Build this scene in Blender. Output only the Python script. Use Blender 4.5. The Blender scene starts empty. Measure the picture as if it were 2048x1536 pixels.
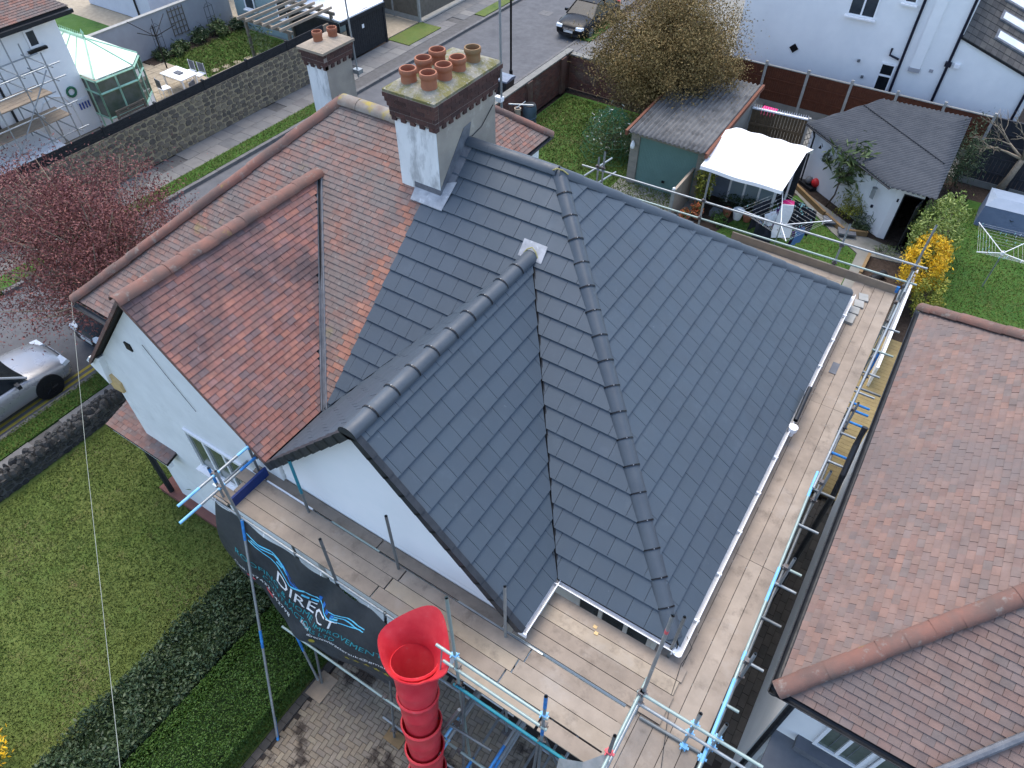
import bpy, math, random
import numpy as np
from mathutils import Vector, Matrix
random.seed(7); RNG = np.random.default_rng(7)
sc = bpy.context.scene
COL = sc.collection
R_ = math.radians
# ------------------------------------------------------------------ camera, sky, sun, exposure
cam = bpy.data.cameras.new('camera'); camo = bpy.data.objects.new('camera', cam); COL.objects.link(camo)
cam.sensor_width = 36.0; cam.lens = 1410.0 / 2048 * 36.0; cam.clip_end = 500; cam.clip_start = .1
camo.matrix_world = Matrix(((0.84047, -0.39928, 0.36631, 0), (0.54185, 0.61712, -0.57058, 0), (0.00176, 0.67804, 0.73502, 15), (0, 0, 0, 1)))
sc.camera = camo
wd = bpy.data.worlds.new('World'); sc.world = wd; wd.use_nodes = True
SUN_EL, SUN_AZ = R_(68), R_(-45)          # azimuth from +Y towards +X
nt = wd.node_tree; nt.nodes.clear()
sky = nt.nodes.new('ShaderNodeTexSky'); sky.sky_type = 'NISHITA'; sky.sun_disc = False
sky.sun_elevation = SUN_EL; sky.sun_rotation = SUN_AZ; sky.air_density = 1.0; sky.dust_density = 1.5; sky.ozone_density = 1.0
bg = nt.nodes.new('ShaderNodeBackground'); bg.inputs[1].default_value = 0.15
wo = nt.nodes.new('ShaderNodeOutputWorld'); nt.links.new(sky.outputs[0], bg.inputs[0]); nt.links.new(bg.outputs[0], wo.inputs[0])
sl = bpy.data.lights.new('sun', 'SUN'); sl.energy = 1.15; sl.angle = R_(45); sl.color = (1, .93, .82)
so = bpy.data.objects.new('sun', sl); COL.objects.link(so)
sd = Vector((math.sin(SUN_AZ) * math.cos(SUN_EL), math.cos(SUN_AZ) * math.cos(SUN_EL), math.sin(SUN_EL)))
so.rotation_euler = (-sd).to_track_quat('-Z', 'Y').to_euler()
sc.view_settings.view_transform = 'Standard'; sc.view_settings.look = 'None'
sc.view_settings.exposure = 1.4; sc.view_settings.gamma = 1.0; sc.view_settings.use_curve_mapping = False
CAM = Vector((0, 0, 15))
# ------------------------------------------------------------------ materials
def lin(r, g, b):
    f = lambda c: (c / 255 / 12.92) if c / 255 <= .04045 else ((c / 255 + .055) / 1.055) ** 2.4
    return (f(r), f(g), f(b))
MATS = {}
alb = lambda c: tuple(x * .78 for x in c) if max(c) < .56 else tuple(min(x * 1.09, .9) * k for x, k in zip(c, (1.0, .985, .96)))
def MAT(name, c1, c2=None, scale=3., rough=.8, bump=0., bscale=40., pal=None, spec=.3, metal=0., stains=(), amt=1., glass=False, bdist=.01, stretch=None, coat=0., emit=None, var=(.82, 1.12)):
    c1 = alb(c1); c2 = alb(c2) if c2 else None; pal = [alb(c) for c in pal] if pal else None; stains = [(alb(q[0]), *q[1:]) for q in stains]
    m = bpy.data.materials.new(name); m.use_nodes = True; MATS[name] = m
    N = m.node_tree.nodes; L = m.node_tree.links; b = N['Principled BSDF']
    b.inputs['Roughness'].default_value = rough; b.inputs['Metallic'].default_value = metal
    b.inputs['Specular IOR Level'].default_value = spec
    if coat: b.inputs['Coat Weight'].default_value = coat; b.inputs['Coat Roughness'].default_value = .08
    if glass: b.inputs['Transmission Weight'].default_value = glass
    geo = N.new('ShaderNodeNewGeometry'); pos = geo.outputs['Position']
    if stretch:
        mp = N.new('ShaderNodeMapping'); mp.inputs['Scale'].default_value = stretch; L.new(pos, mp.inputs[0]); pos = mp.outputs[0]
    def noise(s, det=5, rg=.6):
        n = N.new('ShaderNodeTexNoise'); n.inputs['Scale'].default_value = s; n.inputs['Detail'].default_value = det; n.inputs['Roughness'].default_value = rg
        L.new(pos, n.inputs['Vector']); return n.outputs['Fac']
    def mix(f, A, B, mode='MIX'):
        x = N.new('ShaderNodeMix'); x.data_type = 'RGBA'; x.blend_type = mode; x.clamp_factor = True
        for s, val in ((0, f), (6, A), (7, B)):
            if hasattr(val, 'is_linked') or hasattr(val, 'links'): L.new(val, x.inputs[s])
            elif s == 0: x.inputs[0].default_value = val
            else: x.inputs[s].default_value = (*val[:3], 1)
        return x.outputs[2]
    def ramp(f, stops, interp='LINEAR'):
        r = N.new('ShaderNodeValToRGB'); r.color_ramp.interpolation = interp; L.new(f, r.inputs[0]); e = r.color_ramp.elements
        while len(e) < len(stops): e.new(.5)
        for k, (p, c) in enumerate(stops): e[k].position = p; e[k].color = (*c[:3], 1) if len(c) >= 3 else (c[0],) * 3 + (1,)
        return r.outputs[0]
    c2 = c2 or tuple(x * .8 for x in c1)
    if pal:
        at = N.new('ShaderNodeAttribute'); at.attribute_name = 'rnd'
        base = ramp(at.outputs['Fac'], [(i / (len(pal) - 1), c) for i, c in enumerate(pal)])
        nf = ramp(noise(scale), [(.3, (var[0],) * 3), (.7, (var[1],) * 3)])
        col = mix(1., base, nf, 'MULTIPLY')
    else:
        col = mix(ramp(noise(scale), [(.35, (0, 0, 0)), (.65, (1, 1, 1))]), c1, c2)
    for (sc_, sscale, lo, hi, st) in stains:
        f = ramp(noise(sscale, 6, .65), [(lo, (0, 0, 0)), (hi, (st, st, st))])
        col = mix(f, col, sc_)
    L.new(col, b.inputs['Base Color'])
    if emit: b.inputs['Emission Color'].default_value = (*emit, 1); b.inputs['Emission Strength'].default_value = 1
    if bump:
        bn = N.new('ShaderNodeBump'); bn.inputs['Strength'].default_value = bump; bn.inputs['Distance'].default_value = bdist
        L.new(noise(bscale, 4, .7), bn.inputs['Height']); L.new(bn.outputs[0], b.inputs['Normal'])
    rr = ramp(noise(scale * 2.3, 4), [(.3, (max(rough - .12, .02),) * 3), (.7, (min(rough + .1, 1),) * 3)]); L.new(rr, b.inputs['Roughness'])
    return m
# greys / roof
MAT('slate', (.1, .12, .15), pal=[(.071, .094, .119), (.074, .098, .123), (.072, .096, .121), (.077, .102, .127), (.071, .095, .119)], scale=1.1, rough=.52, bump=.25, bscale=160, bdist=.002, spec=.4, var=(.94, 1.05),
    stains=[((.15, .185, .22), 2.3, .58, .80, .26), ((.36, .39, .42), 9., .68, .80, .32), ((.42, .44, .46), 34, .74, .78, .5)])
MAT('slate_ridge', (.066, .084, .105), (.08, .10, .122), 2.5, .48, .2, 120, bdist=.002, spec=.4, stains=[((.2, .23, .25), 4., .62, .8, .25)])
MAT('black_plastic', (.018, .02, .024), (.03, .033, .038), 5, .45)
MAT('verge_plastic', (.03, .035, .042), (.045, .05, .058), 6, .5)
MAT('clip', (.01, .01, .012), rough=.4); MAT('bolt', (.35, .36, .37), rough=.5, metal=.6)
MAT('lead', (.3, .31, .33), (.5, .51, .53), 6, .5, .2, 30, spec=.4, stains=[((.62, .64, .67), 8, .55, .7, .6)])
MAT('lead_dark', (.14, .15, .17), (.22, .23, .25), 6, .5, .2, 30)
MAT('foam', (.42, .36, .12), (.5, .45, .2), 10, .8)
RED = [(.34, .16, .13), (.42, .19, .15), (.28, .17, .15), (.46, .21, .155), (.36, .18, .155), (.24, .17, .165), (.38, .2, .175)]
MAT('red_tile', RED[0], pal=RED, scale=5, rough=.85, bump=.35, bscale=60, bdist=.006, spec=.2,
    stains=[((.115, .09, .092), .5, .485, .62, .85), ((.2, .15, .14), 2.1, .55, .7, .5), ((.38, .36, .33), 11, .64, .72, .7), ((.36, .31, .1), 1.3, .70, .78, .45)])
OLD = [(.27, .16, .13), (.33, .17, .13), (.23, .175, .155), (.37, .18, .135), (.29, .19, .16), (.26, .195, .175), (.36, .21, .165)]
MAT('old_tile', OLD[0], pal=OLD, scale=4, rough=.88, bump=.35, bscale=60, bdist=.006, spec=.2,
    stains=[((.21, .185, .17), .7, .45, .6, .8), ((.17, .14, .125), 2.4, .55, .7, .5), ((.4, .37, .32), 12, .6, .7, .65), ((.34, .29, .09), 1.1, .62, .76, .55)])
MAT('orange_tile', (.5, .2, .11), pal=[(.40, .18, .12), (.44, .22, .155), (.35, .165, .12)], scale=4, rough=.8, bump=.2, bscale=60)
NEI = [(.25, .175, .15), (.285, .19, .155), (.215, .17, .152), (.31, .19, .15), (.245, .185, .165), (.265, .165, .135), (.2, .158, .145)]
MAT('neighbour_tile', NEI[0], pal=NEI, scale=4, rough=.85, bump=.35, bscale=60, bdist=.006, spec=.25,
    stains=[((.20, .165, .155), .45, .48, .64, .7), ((.33, .19, .145), .8, .58, .72, .4), ((.45, .43, .4), 14, .70, .76, .6)])
MAT('red_ridge', (.29, .14, .105), (.18, .12, .1), 2.2, .85, .35, 50, bdist=.008, stains=[((.13, .095, .085), 1.3, .5, .68, .75), ((.33, .31, .27), 6, .58, .7, .7), ((.42, .33, .06), 2.3, .66, .76, .7)])
MAT('grey_lichen_ridge', (.33, .3, .26), (.26, .2, .16), 4, .9, .4, 50, bdist=.008, stains=[((.45, .34, .05), 3, .55, .68, .8)])
MAT('roof_deck', (.03, .028, .028), rough=.95)
MAT('mortar', (.34, .31, .27), (.42, .39, .33), 8, .95, .3, 60)
# walls
MAT('white_render', (.80, .81, .82), (.74, .755, .77), 1.2, .85, .12, 70, stains=[((.56, .56, .55), 1.0, .62, .85, .35)])
MAT('old_white_render', (.76, .77, .77), (.68, .69, .69), 1.5, .88, .25, 40, stains=[((.45, .45, .44), 1.6, .58, .8, .4)])
MAT('white_paint', (.80, .81, .82), (.75, .76, .78), 6, .4)
MAT('white_plastic', (.8, .81, .83), (.76, .77, .8), 6, .3)
MAT('cladding', (.79, .79, .79), (.76, .77, .77), 2, .45)
MAT('pebbledash', (.50, .44, .36), (.42, .37, .31), 3, .95, .5, 90, stains=[((.62, .58, .5), 2, .55, .75, .6)])
MAT('whitewash', (.78, .79, .78), (.66, .67, .66), 3, .9, .3, 40, stretch=(1, 1, .35), stains=[((.36, .36, .35), 3.2, .52, .66, .65), ((.42, .36, .2), 2.1, .62, .75, .4)])
MAT('grey_cladding', (.35, .46, .46), (.32, .42, .43), 2, .6)
MAT('pale_render', (.47, .47, .50), (.42, .42, .45), 2, .9, .2, 50)
MAT('blue_white_render', (.5, .54, .62), (.46, .5, .58), 2, .9, .2, 50)
MAT('chimney_brick', (.08, .03, .025), pal=[(.075, .04, .035), (.125, .06, .05), (.09, .05, .045), (.15, .075, .06), (.07, .042, .04)], scale=14, rough=.8, bump=.3, bscale=60)
MAT('brick_mortar', (.40, .32, .27), (.34, .28, .24), 12, .95, .2, 60)
MAT('flaunching', (.3, .28, .22), (.38, .36, .3), 9, .95, .7, 35, bdist=.02, stains=[((.22, .2, .06), 3.5, .42, .56, .9), ((.15, .14, .1), 9, .56, .66, .6), ((.5, .3, .03), 6, .64, .7, .8), ((.52, .5, .46), 18, .58, .66, .75)])
MAT('flaunching_pale', (.46, .37, .28), (.4, .33, .25), 5, .95, .5, 30, bdist=.015, stains=[((.32, .29, .1), 4, .62, .75, .6)])
MAT('terracotta', (.46, .18, .095), (.4, .15, .085), 5, .75, .1, 40, stains=[((.3, .26, .18), 4, .6, .8, .5)])
MAT('terracotta_green', (.36, .19, .09), (.3, .2, .1), 5, .8, .15, 40)
MAT('soot_and_bore_shade', (.01, .008, .008), rough=1)  # flue soot, and the painted dark inside scaffold tube ends
# timber, metal, plastics
MAT('board', (.37, .32, .275), pal=[(.39, .315, .245), (.33, .265, .205), (.42, .345, .27), (.36, .295, .235), (.48, .39, .28)], scale=2.5, rough=.85, bump=.3, bscale=30, bdist=.004, stretch=None,
    stains=[((.46, .41, .355), 1.7, .56, .74, .5), ((.17, .135, .105), 3.1, .55, .70, .6), ((.2, .165, .14), .9, .55, .7, .4), ((.42, .25, .12), 4.5, .70, .8, .5), ((.8, .8, .78), 26, .76, .8, .6)])
MAT('toe_board', (.42, .33, .235), (.34, .27, .2), 4, .85, .3, 30, stains=[((.22, .17, .12), 5, .62, .75, .6)])
MAT('galv', (.42, .45, .46), (.34, .37, .38), 6, .42, .1, 40, metal=.45, stains=[((.55, .6, .58), 9, .6, .7, .5)])
MAT('galv_green', (.42, .52, .48), (.36, .45, .42), 7, .45, metal=.3)
MAT('galv_dark', (.2, .22, .22), (.27, .28, .28), 7, .5, metal=.4)
MAT('blue_paint', (.03, .18, .52), (.04, .25, .6), 8, .45)
MAT('light_blue_paint', (.16, .42, .68), (.22, .48, .72), 8, .5)
MAT('teal_paint', (.02, .22, .32), (.03, .3, .36), 8, .5)
MAT('navy_board', (.012, .035, .16), (.015, .045, .2), 6, .45)
MAT('rust_coupler', (.2, .2, .21), (.12, .09, .07), 20, .6, metal=.4)
MAT('chute_red', (.57, .03, .045), (.65, .06, .07), 3, .42, .1, 20, stains=[((.55, .25, .24), 6, .62, .75, .4)])
MAT('rubber', (.025, .027, .028), (.05, .05, .05), 6, .75, stains=[((.2, .2, .2), 9, .64, .72, .5)])
MAT('banner', (.045, .05, .056), (.06, .066, .073), 3, .6)
MAT('print_white', (.8, .8, .8), (.78, .78, .78), 3, .55); MAT('print_teal', (.06, .42, .47), rough=.55); MAT('print_cyan', (.08, .5, .8), (.2, .65, .85), 4, .5)
MAT('print_blue', (.03, .13, .5), (.04, .2, .6), 4, .5); MAT('print_gold', (.5, .4, .05), rough=.5); MAT('print_pink', (.65, .1, .12), rough=.5)
# ground
MAT('asphalt', (.125, .125, .13), (.155, .155, .16), 2.5, .9, .4, 200, bdist=.003, stains=[((.10, .10, .105), .6, .5, .7, .6), ((.2, .2, .2), 120, .62, .7, .4)])
MAT('paving', (.19, .185, .18), pal=[(.20, .195, .19), (.235, .225, .21), (.17, .17, .17), (.27, .26, .24), (.19, .18, .175)], scale=2, rough=.92, bump=.3, bscale=90, stains=[((.13, .13, .125), 2, .55, .7, .5)])
MAT('pavement_base', (.11, .105, .10), (.15, .145, .14), 4, .95)
MAT('kerb', (.2, .195, .19), (.15, .145, .14), 4, .9, .2, 60)
MAT('yellow_line', (.5, .38, .05), (.38, .31, .07), 8, .85)
MAT('lawn', (.1, .155, .03), (.145, .185, .042), .9, .95, .6, 60, bdist=.02, stains=[((.14, .155, .04), .5, .48, .66, .75), ((.2, .155, .075), 1.7, .58, .70, .7), ((.045, .085, .016), 1.1, .58, .72, .6)])
MAT('lawn_lush', (.045, .125, .016), (.07, .15, .022), 1.2, .95, .6, 60, bdist=.02, stains=[((.02, .055, .01), .7, .52, .7, .6)])
MAT('lawn_bright', (.065, .16, .018), (.05, .12, .015), 2, .95, .5, 80, bdist=.02)
MAT('grass_blade', (.07, .14, .015), pal=[(.07, .125, .02), (.105, .17, .027), (.16, .2, .045), (.12, .165, .03), (.27, .23, .1)], scale=1, rough=.8)
MAT('soil', (.045, .03, .022), (.07, .05, .038), 9, .98, .8, 40, bdist=.03)
MAT('concrete', (.3, .29, .26), (.24, .235, .21), 2.5, .92, .3, 60, stains=[((.16, .17, .12), 1.3, .55, .75, .5)])
MAT('concrete_post', (.45, .44, .41), (.36, .36, .33), 6, .9, .2, 60)
MAT('drive_base', (.035, .03, .026), (.055, .045, .04), 6, .95)
MAT('paver', (.24, .2, .17), pal=[(.26, .215, .165), (.30, .25, .19), (.24, .2, .16), (.30, .24, .17), (.26, .22, .165), (.34, .285, .205)], scale=4, rough=.85, bump=.3, bscale=90, bdist=.004,
    stains=[((.045, .033, .026), .75, .545, .60, .9)])
MAT('alley_paver', (.1, .09, .08), pal=[(.1, .09, .08), (.13, .115, .1), (.085, .08, .072)], scale=4, rough=.9, bump=.3, bscale=90)
MAT('stone', (.16, .13, .1), pal=[(.17, .145, .115), (.25, .205, .15), (.13, .112, .095), (.29, .24, .17), (.21, .17, .13), (.15, .125, .098)], scale=7, rough=.9, bump=.5, bscale=40, bdist=.015)
MAT('stone_mortar', (.48, .39, .25), (.4, .33, .22), 4, .95, .5, 40)
MAT('dark_stone', (.05, .05, .048), pal=[(.05, .05, .048), (.085, .08, .072), (.04, .04, .04), (.12, .11, .1)], scale=9, rough=.9, bump=.6, bscale=40, bdist=.02, stains=[((.3, .31, .25), 12, .63, .72, .6)])
MAT('black_fence', (.018, .019, .022), (.028, .029, .033), 6, .7, .2, 40)
MAT('brown_fence', (.13, .042, .02), (.10, .033, .017), 5, .8, .3, 50)
MAT('grey_timber', (.22, .19, .15), (.16, .14, .11), 5, .9, .3, 40)
MAT('oak_timber', (.32, .21, .10), (.24, .16, .08), 5, .85, .3, 40)
MAT('gate_timber', (.2, .14, .08), (.14, .1, .06), 5, .9, .3, 40)
MAT('decking', (.33, .25, .11), (.27, .2, .09), 4, .85, .2, 40)
MAT('dark_fence', (.035, .037, .045), (.05, .052, .06), 5, .85, .2, 40)
MAT('asbestos', (.15, .15, .148), (.21, .21, .205), 3, .92, .4, 60, stains=[((.085, .085, .085), 2, .5, .65, .7), ((.55, .55, .5), 18, .70, .74, .8), ((.33, .3, .2), 4, .68, .76, .5)])
MAT('bitumen', (.06, .068, .08), (.08, .088, .10), 2.5, .85, .3, 60, stains=[((.45, .45, .42), 14, .74, .78, .6)])
MAT('brown_barge', (.25, .10, .06), (.2, .08, .05), 5, .8)
MAT('sage_paint', (.20, .34, .31), (.18, .31, .285), 2, .55); MAT('mint_paint', (.36, .60, .44), (.33, .55, .4), 2, .5)
MAT('pale_blue_panel', (.33, .41, .44), (.29, .37, .41), 2, .6)
MAT('tarp', (.82, .82, .83), (.78, .785, .80), 2, .5, .1, 8, bdist=.02)
MAT('poly_roof', (.72, .80, .70), (.68, .76, .66), 2, .35)
MAT('block_wall', (.36, .33, .28), (.3, .28, .24), 5, .9, .3, 60)
MAT('glass_dark', (.012, .016, .02), (.02, .025, .03), 3, .12, spec=.22)
MAT('glass_grey', (.07, .085, .095), (.04, .05, .06), 2, .12, spec=.6)
MAT('glass_green', (.10, .13, .09), (.16, .18, .15), 3, .12, spec=.6)
MAT('dark_door', (.03, .033, .038), rough=.5); MAT('black_metal', (.012, .012, .014), rough=.4)
MAT('drain_blue_black', (.01, .012, .03), rough=.4)
MAT('car_silver', (.5, .5, .51), (.48, .48, .49), 1, .32, metal=.5, coat=.6); MAT('car_black', (.006, .007, .009), rough=.35, spec=.2); MAT('car_white', (.75, .76, .78), rough=.2, coat=1.)
MAT('tyre', (.012, .012, .013), rough=.8); MAT('rim', (.35, .36, .38), rough=.3, metal=.8); MAT('rim_dark', (.02, .02, .022), rough=.4)
MAT('lamp_glass', (.7, .75, .8), rough=.1, spec=.6); MAT('plate', (.75, .75, .72), rough=.5); MAT('chrome', (.7, .7, .72), rough=.15, metal=1.)
# plants
MAT('bark', (.12, .09, .065), (.17, .13, .095), 9, .95, .6, 30); MAT('bark_pale', (.26, .21, .15), (.34, .28, .21), 9, .95, .6, 30)
MAT('leaf_purple', (.2, .06, .06), pal=[(.15, .05, .052), (.23, .08, .075), (.30, .11, .09), (.18, .07, .07), (.37, .15, .11)], scale=2, rough=.65)
MAT('leaf_bronze', (.2, .13, .05), pal=[(.17, .115, .04), (.25, .165, .06), (.33, .23, .085), (.2, .145, .05), (.28, .21, .075)], scale=2, rough=.7)
MAT('leaf_laurel', (.25, .35, .08), pal=[(.16, .25, .04), (.28, .37, .08), (.4, .46, .13), (.13, .2, .04), (.34, .42, .12)], scale=2, rough=.5)
MAT('leaf_yellow', (.7, .42, .02), pal=[(.62, .36, .01), (.74, .48, .02), (.5, .28, .01), (.78, .55, .05)], scale=2, rough=.6)
MAT('leaf_dark', (.04, .07, .03), pal=[(.032, .058, .022), (.058, .095, .036), (.09, .13, .055), (.04, .07, .036), (.11, .15, .072)], scale=2, rough=.5)
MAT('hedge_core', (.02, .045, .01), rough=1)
MAT('leaf_hedge', (.05, .1, .02), pal=[(.045, .105, .014), (.06, .13, .018), (.085, .16, .024), (.04, .09, .014)], scale=2, rough=.6)
MAT('leaf_mid', (.1, .15, .05), pal=[(.07, .11, .035), (.11, .16, .05), (.16, .21, .08), (.06, .09, .03)], scale=2, rough=.55)
MAT('leaf_lime', (.25, .3, .04), pal=[(.2, .25, .03), (.3, .33, .05), (.4, .36, .05), (.14, .18, .03)], scale=2, rough=.6)
MAT('leaf_pot', (.2, .1, .05), pal=[(.06, .12, .03), (.09, .15, .04), (.6, .12, .05), (.7, .3, .1)], scale=2, rough=.6)
MAT('net_green', (.05, .22, .12), rough=.7); MAT('blossom', (.75, .75, .68), rough=.7)
MAT('steel_blue', (.25, .30, .38), rough=.5); MAT('cover_blue', (.20, .25, .37), (.17, .215, .33), 3, .6, .5, 8, bdist=.03); MAT('cover_top', (.33, .4, .5), (.3, .37, .46), 3, .6)
MAT('water_butt', (.10, .15, .19), (.085, .13, .17), 4, .5); MAT('pink_plastic', (.75, .02, .2), rough=.4); MAT('blue_plastic', (.03, .1, .5), rough=.4); MAT('purple_bag', (.12, .03, .2), rough=.6)
MAT('red_toy', (.6, .03, .035), rough=.4); MAT('grey_plastic', (.2, .21, .22), rough=.5); MAT('slab_grey', (.17, .18, .2), (.14, .15, .17), 5, .8)
MAT('cloth_white', (.7, .74, .8), rough=.9); MAT('cloth_blue', (.1, .22, .45), rough=.9); MAT('cloth_navy', (.015, .018, .03), rough=.9); MAT('cloth_purple', (.15, .06, .2), rough=.9); MAT('cloth_aqua', (.3, .6, .6), rough=.9); MAT('line_wire', (.6, .62, .62), rough=.5)
MAT('alarm_yellow', (.65, .42, .06), rough=.5); MAT('cream_plastic', (.6, .42, .2), rough=.6); MAT('cable', (.4, .43, .37), rough=.6); MAT('cable_dark', (.05, .05, .05), rough=.6)
MAT('patio', (.4, .33, .23), pal=[(.42, .35, .25), (.46, .385, .28), (.37, .31, .22)], scale=4, rough=.9, bump=.2, bscale=60); MAT('red_tile_step', (.28, .12, .09), (.24, .1, .08), 4, .8)
MAT('brick_wall_dark', (.19, .10, .075), (.14, .075, .06), 5, .9, .3, 60, stains=[((.28, .26, .21), 1.1, .55, .75, .6)])
# ------------------------------------------------------------------ mesh builder
class MB:
    def __init__(s): s.v = []; s.f = []; s.r = []
    def add(s, vs, fs, r=None):
        o = len(s.v); r = random.random() if r is None else r
        s.v += [tuple(p) for p in vs]; s.f += [tuple(i + o for i in f) for f in fs]; s.r += [r] * len(fs); return s
    def bb(s, a, b, r=None):
        x0, y0, z0 = a; x1, y1, z1 = b
        return s.add([(x0, y0, z0), (x1, y0, z0), (x1, y1, z0), (x0, y1, z0), (x0, y0, z1), (x1, y0, z1), (x1, y1, z1), (x0, y1, z1)],
                     [(0, 3, 2, 1), (4, 5, 6, 7), (0, 1, 5, 4), (1, 2, 6, 5), (2, 3, 7, 6), (3, 0, 4, 7)], r)
    def ob(s, c, X, Y, Z, r=None):      # oriented box: centre + half vectors
        c, X, Y, Z = map(Vector, (c, X, Y, Z)); q = [c + a * X + b * Y + d * Z for d in (-1, 1) for a, b in ((-1, -1), (1, -1), (1, 1), (-1, 1))]
        return s.add(q, [(0, 3, 2, 1), (4, 5, 6, 7), (0, 1, 5, 4), (1, 2, 6, 5), (2, 3, 7, 6), (3, 0, 4, 7)], r)
    def prism(s, pts, ext, r=None):     # polygon extruded along ext
        pts = [Vector(p) for p in pts]; e = Vector(ext); n = len(pts); q = pts + [p + e for p in pts]
        return s.add(q, [tuple(range(n))[::-1], tuple(range(n, 2 * n))] + [(i, (i + 1) % n, n + (i + 1) % n, n + i) for i in range(n)], r)
    def tube(s, p0, p1, rad, n=8, r1=None, cap=True, r=None):
        p0, p1 = Vector(p0), Vector(p1); d = (p1 - p0).normalized(); a = Vector((0, 0, 1)) if abs(d.z) < .9 else Vector((1, 0, 0))
        u = d.cross(a).normalized(); w = d.cross(u); r1 = rad if r1 is None else r1
        q = [p + (u * math.cos(2 * math.pi * k / n) + w * math.sin(2 * math.pi * k / n)) * rr for p, rr in ((p0, rad), (p1, r1)) for k in range(n)]
        f = [(k, (k + 1) % n, n + (k + 1) % n, n + k) for k in range(n)]
        if cap: f += [tuple(range(n))[::-1], tuple(range(n, 2 * n))]
        return s.add(q, f, r)
    def path(s, pts, rad, n=6, rads=None):
        pts = [Vector(p) for p in pts]; q = []; r = random.random(); m = len(pts)
        for i, p in enumerate(pts):
            d = (pts[min(i + 1, m - 1)] - pts[max(i - 1, 0)]).normalized(); a = Vector((0, 0, 1)) if abs(d.z) < .9 else Vector((1, 0, 0))
            u = d.cross(a).normalized(); w = d.cross(u); rr = rads[i] if rads else rad
            q += [p + (u * math.cos(2 * math.pi * k / n) + w * math.sin(2 * math.pi * k / n)) * rr for k in range(n)]
        f = [(i * n + k, i * n + (k + 1) % n, (i + 1) * n + (k + 1) % n, (i + 1) * n + k) for i in range(m - 1) for k in range(n)]
        f += [tuple(range(n))[::-1], tuple(range((m - 1) * n, m * n))]
        return s.add(q, f, r)
    def lathe(s, c, prof, n=16, r=None, ax=None):   # prof: (radius, height) list, closed as given
        c = Vector(c); q = []
        for (rr, h) in prof: q += [c + Vector((rr * math.cos(2 * math.pi * k / n), rr * math.sin(2 * math.pi * k / n), h)) for k in range(n)]
        m = len(prof); f = [(i * n + k, i * n + (k + 1) % n, (i + 1) * n + (k + 1) % n, (i + 1) * n + k) for i in range(m - 1) for k in range(n)]
        if prof[0][0] > 0: f.append(tuple(range(n))[::-1])
        if prof[-1][0] > 0: f.append(tuple(range((m - 1) * n, m * n)))
        return s.add(q, f, r)
    def pipe(s, c, ro, ri, h, n=16, r=None):         # open pot / tube standing at c
        return s.lathe(c, [(ro, 0), (ro, h), (ri, h), (ri, h * .1), (0.001, h * .1)], n, r)
ORG = {}
def tagp(o, label=None, cat=None, group=None, kind=None):
    for k, v in (('label', label), ('category', cat), ('group', group), ('kind', kind)):
        if v: o[k] = v
    return o
def E(name, loc, label, cat, group=None):
    o = bpy.data.objects.new(name, None); COL.objects.link(o); o.location = loc; o.empty_display_size = .2
    ORG[o.name] = Vector(loc); return tagp(o, label, cat, group)
def mesh_of(name, mb, mat, c, smooth=False):
    me = bpy.data.meshes.new(name); me.from_pydata([(x - c[0], y - c[1], z - c[2]) for x, y, z in mb.v], [], mb.f)
    a = me.attributes.new('rnd', 'FLOAT', 'FACE'); a.data.foreach_set('value', mb.r)
    me.materials.append(MATS[mat])
    if smooth: me.polygons.foreach_set('use_smooth', [True] * len(me.polygons))
    return me
def O(name, mb, mat, parent=None, label=None, cat=None, group=None, kind=None, smooth=False, auto=None):
    xs = np.array(mb.v); lo = xs.min(0); hi = xs.max(0); c = (lo + hi) / 2
    if parent is None: c[2] = lo[2]
    c = Vector(c.tolist()); me = mesh_of(name, mb, mat, c, smooth)
    o = bpy.data.objects.new(name, me); COL.objects.link(o); ORG[o.name] = c
    if auto is not None:
        me.polygons.foreach_set('use_smooth', [True] * len(me.polygons)); me.set_sharp_from_angle(angle=R_(auto))
    if parent: o.parent = parent; o.location = c - ORG[parent.name]
    else: o.location = c
    return tagp(o, label, cat, group, kind)
def S(name, mb, mat, parent=None, **k): return O(name, mb, mat, parent, kind='structure' if parent is None else None, **k)
def kids(o): return [x for x in bpy.data.objects if x.parent == o]
def dup(o, loc, rotz=0, label=None, group=None, parent=None, tree=None):
    c = o.copy(); COL.objects.link(c); c.parent = parent
    if parent is None:
        c.location = loc; c.rotation_euler[2] = rotz; ORG[c.name] = Vector(loc)
        if label: c['label'] = label
        if group: c['group'] = group
    for ch in (tree[o.name] if tree else kids(o)): dup(ch, None, parent=c, tree=tree)
    return c
def npobj(name, V, F, mat, parent=None, rnd=None, **k):     # big numpy mesh, F (n,3|4)
    V = np.asarray(V, float); F = np.asarray(F); lo = V.min(0); hi = V.max(0); c = (lo + hi) / 2
    if parent is None: c[2] = lo[2]
    me = bpy.data.meshes.new(name); n = len(F); w = F.shape[1]
    me.vertices.add(len(V)); me.vertices.foreach_set('co', (V - c).astype(np.float32).ravel())
    me.loops.add(n * w); me.loops.foreach_set('vertex_index', F.astype(np.int32).ravel())
    me.polygons.add(n); me.polygons.foreach_set('loop_start', np.arange(0, n * w, w, dtype=np.int32))
    me.update(calc_edges=True)
    a = me.attributes.new('rnd', 'FLOAT', 'FACE'); a.data.foreach_set('value', (RNG.random(n) if rnd is None else rnd).astype(np.float32))
    me.materials.append(MATS[mat]); o = bpy.data.objects.new(name, me); COL.objects.link(o); cv = Vector(c.tolist()); ORG[o.name] = cv
    if parent: o.parent = parent; o.location = cv - ORG[parent.name]
    else: o.location = cv
    return tagp(o, **k)
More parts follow.
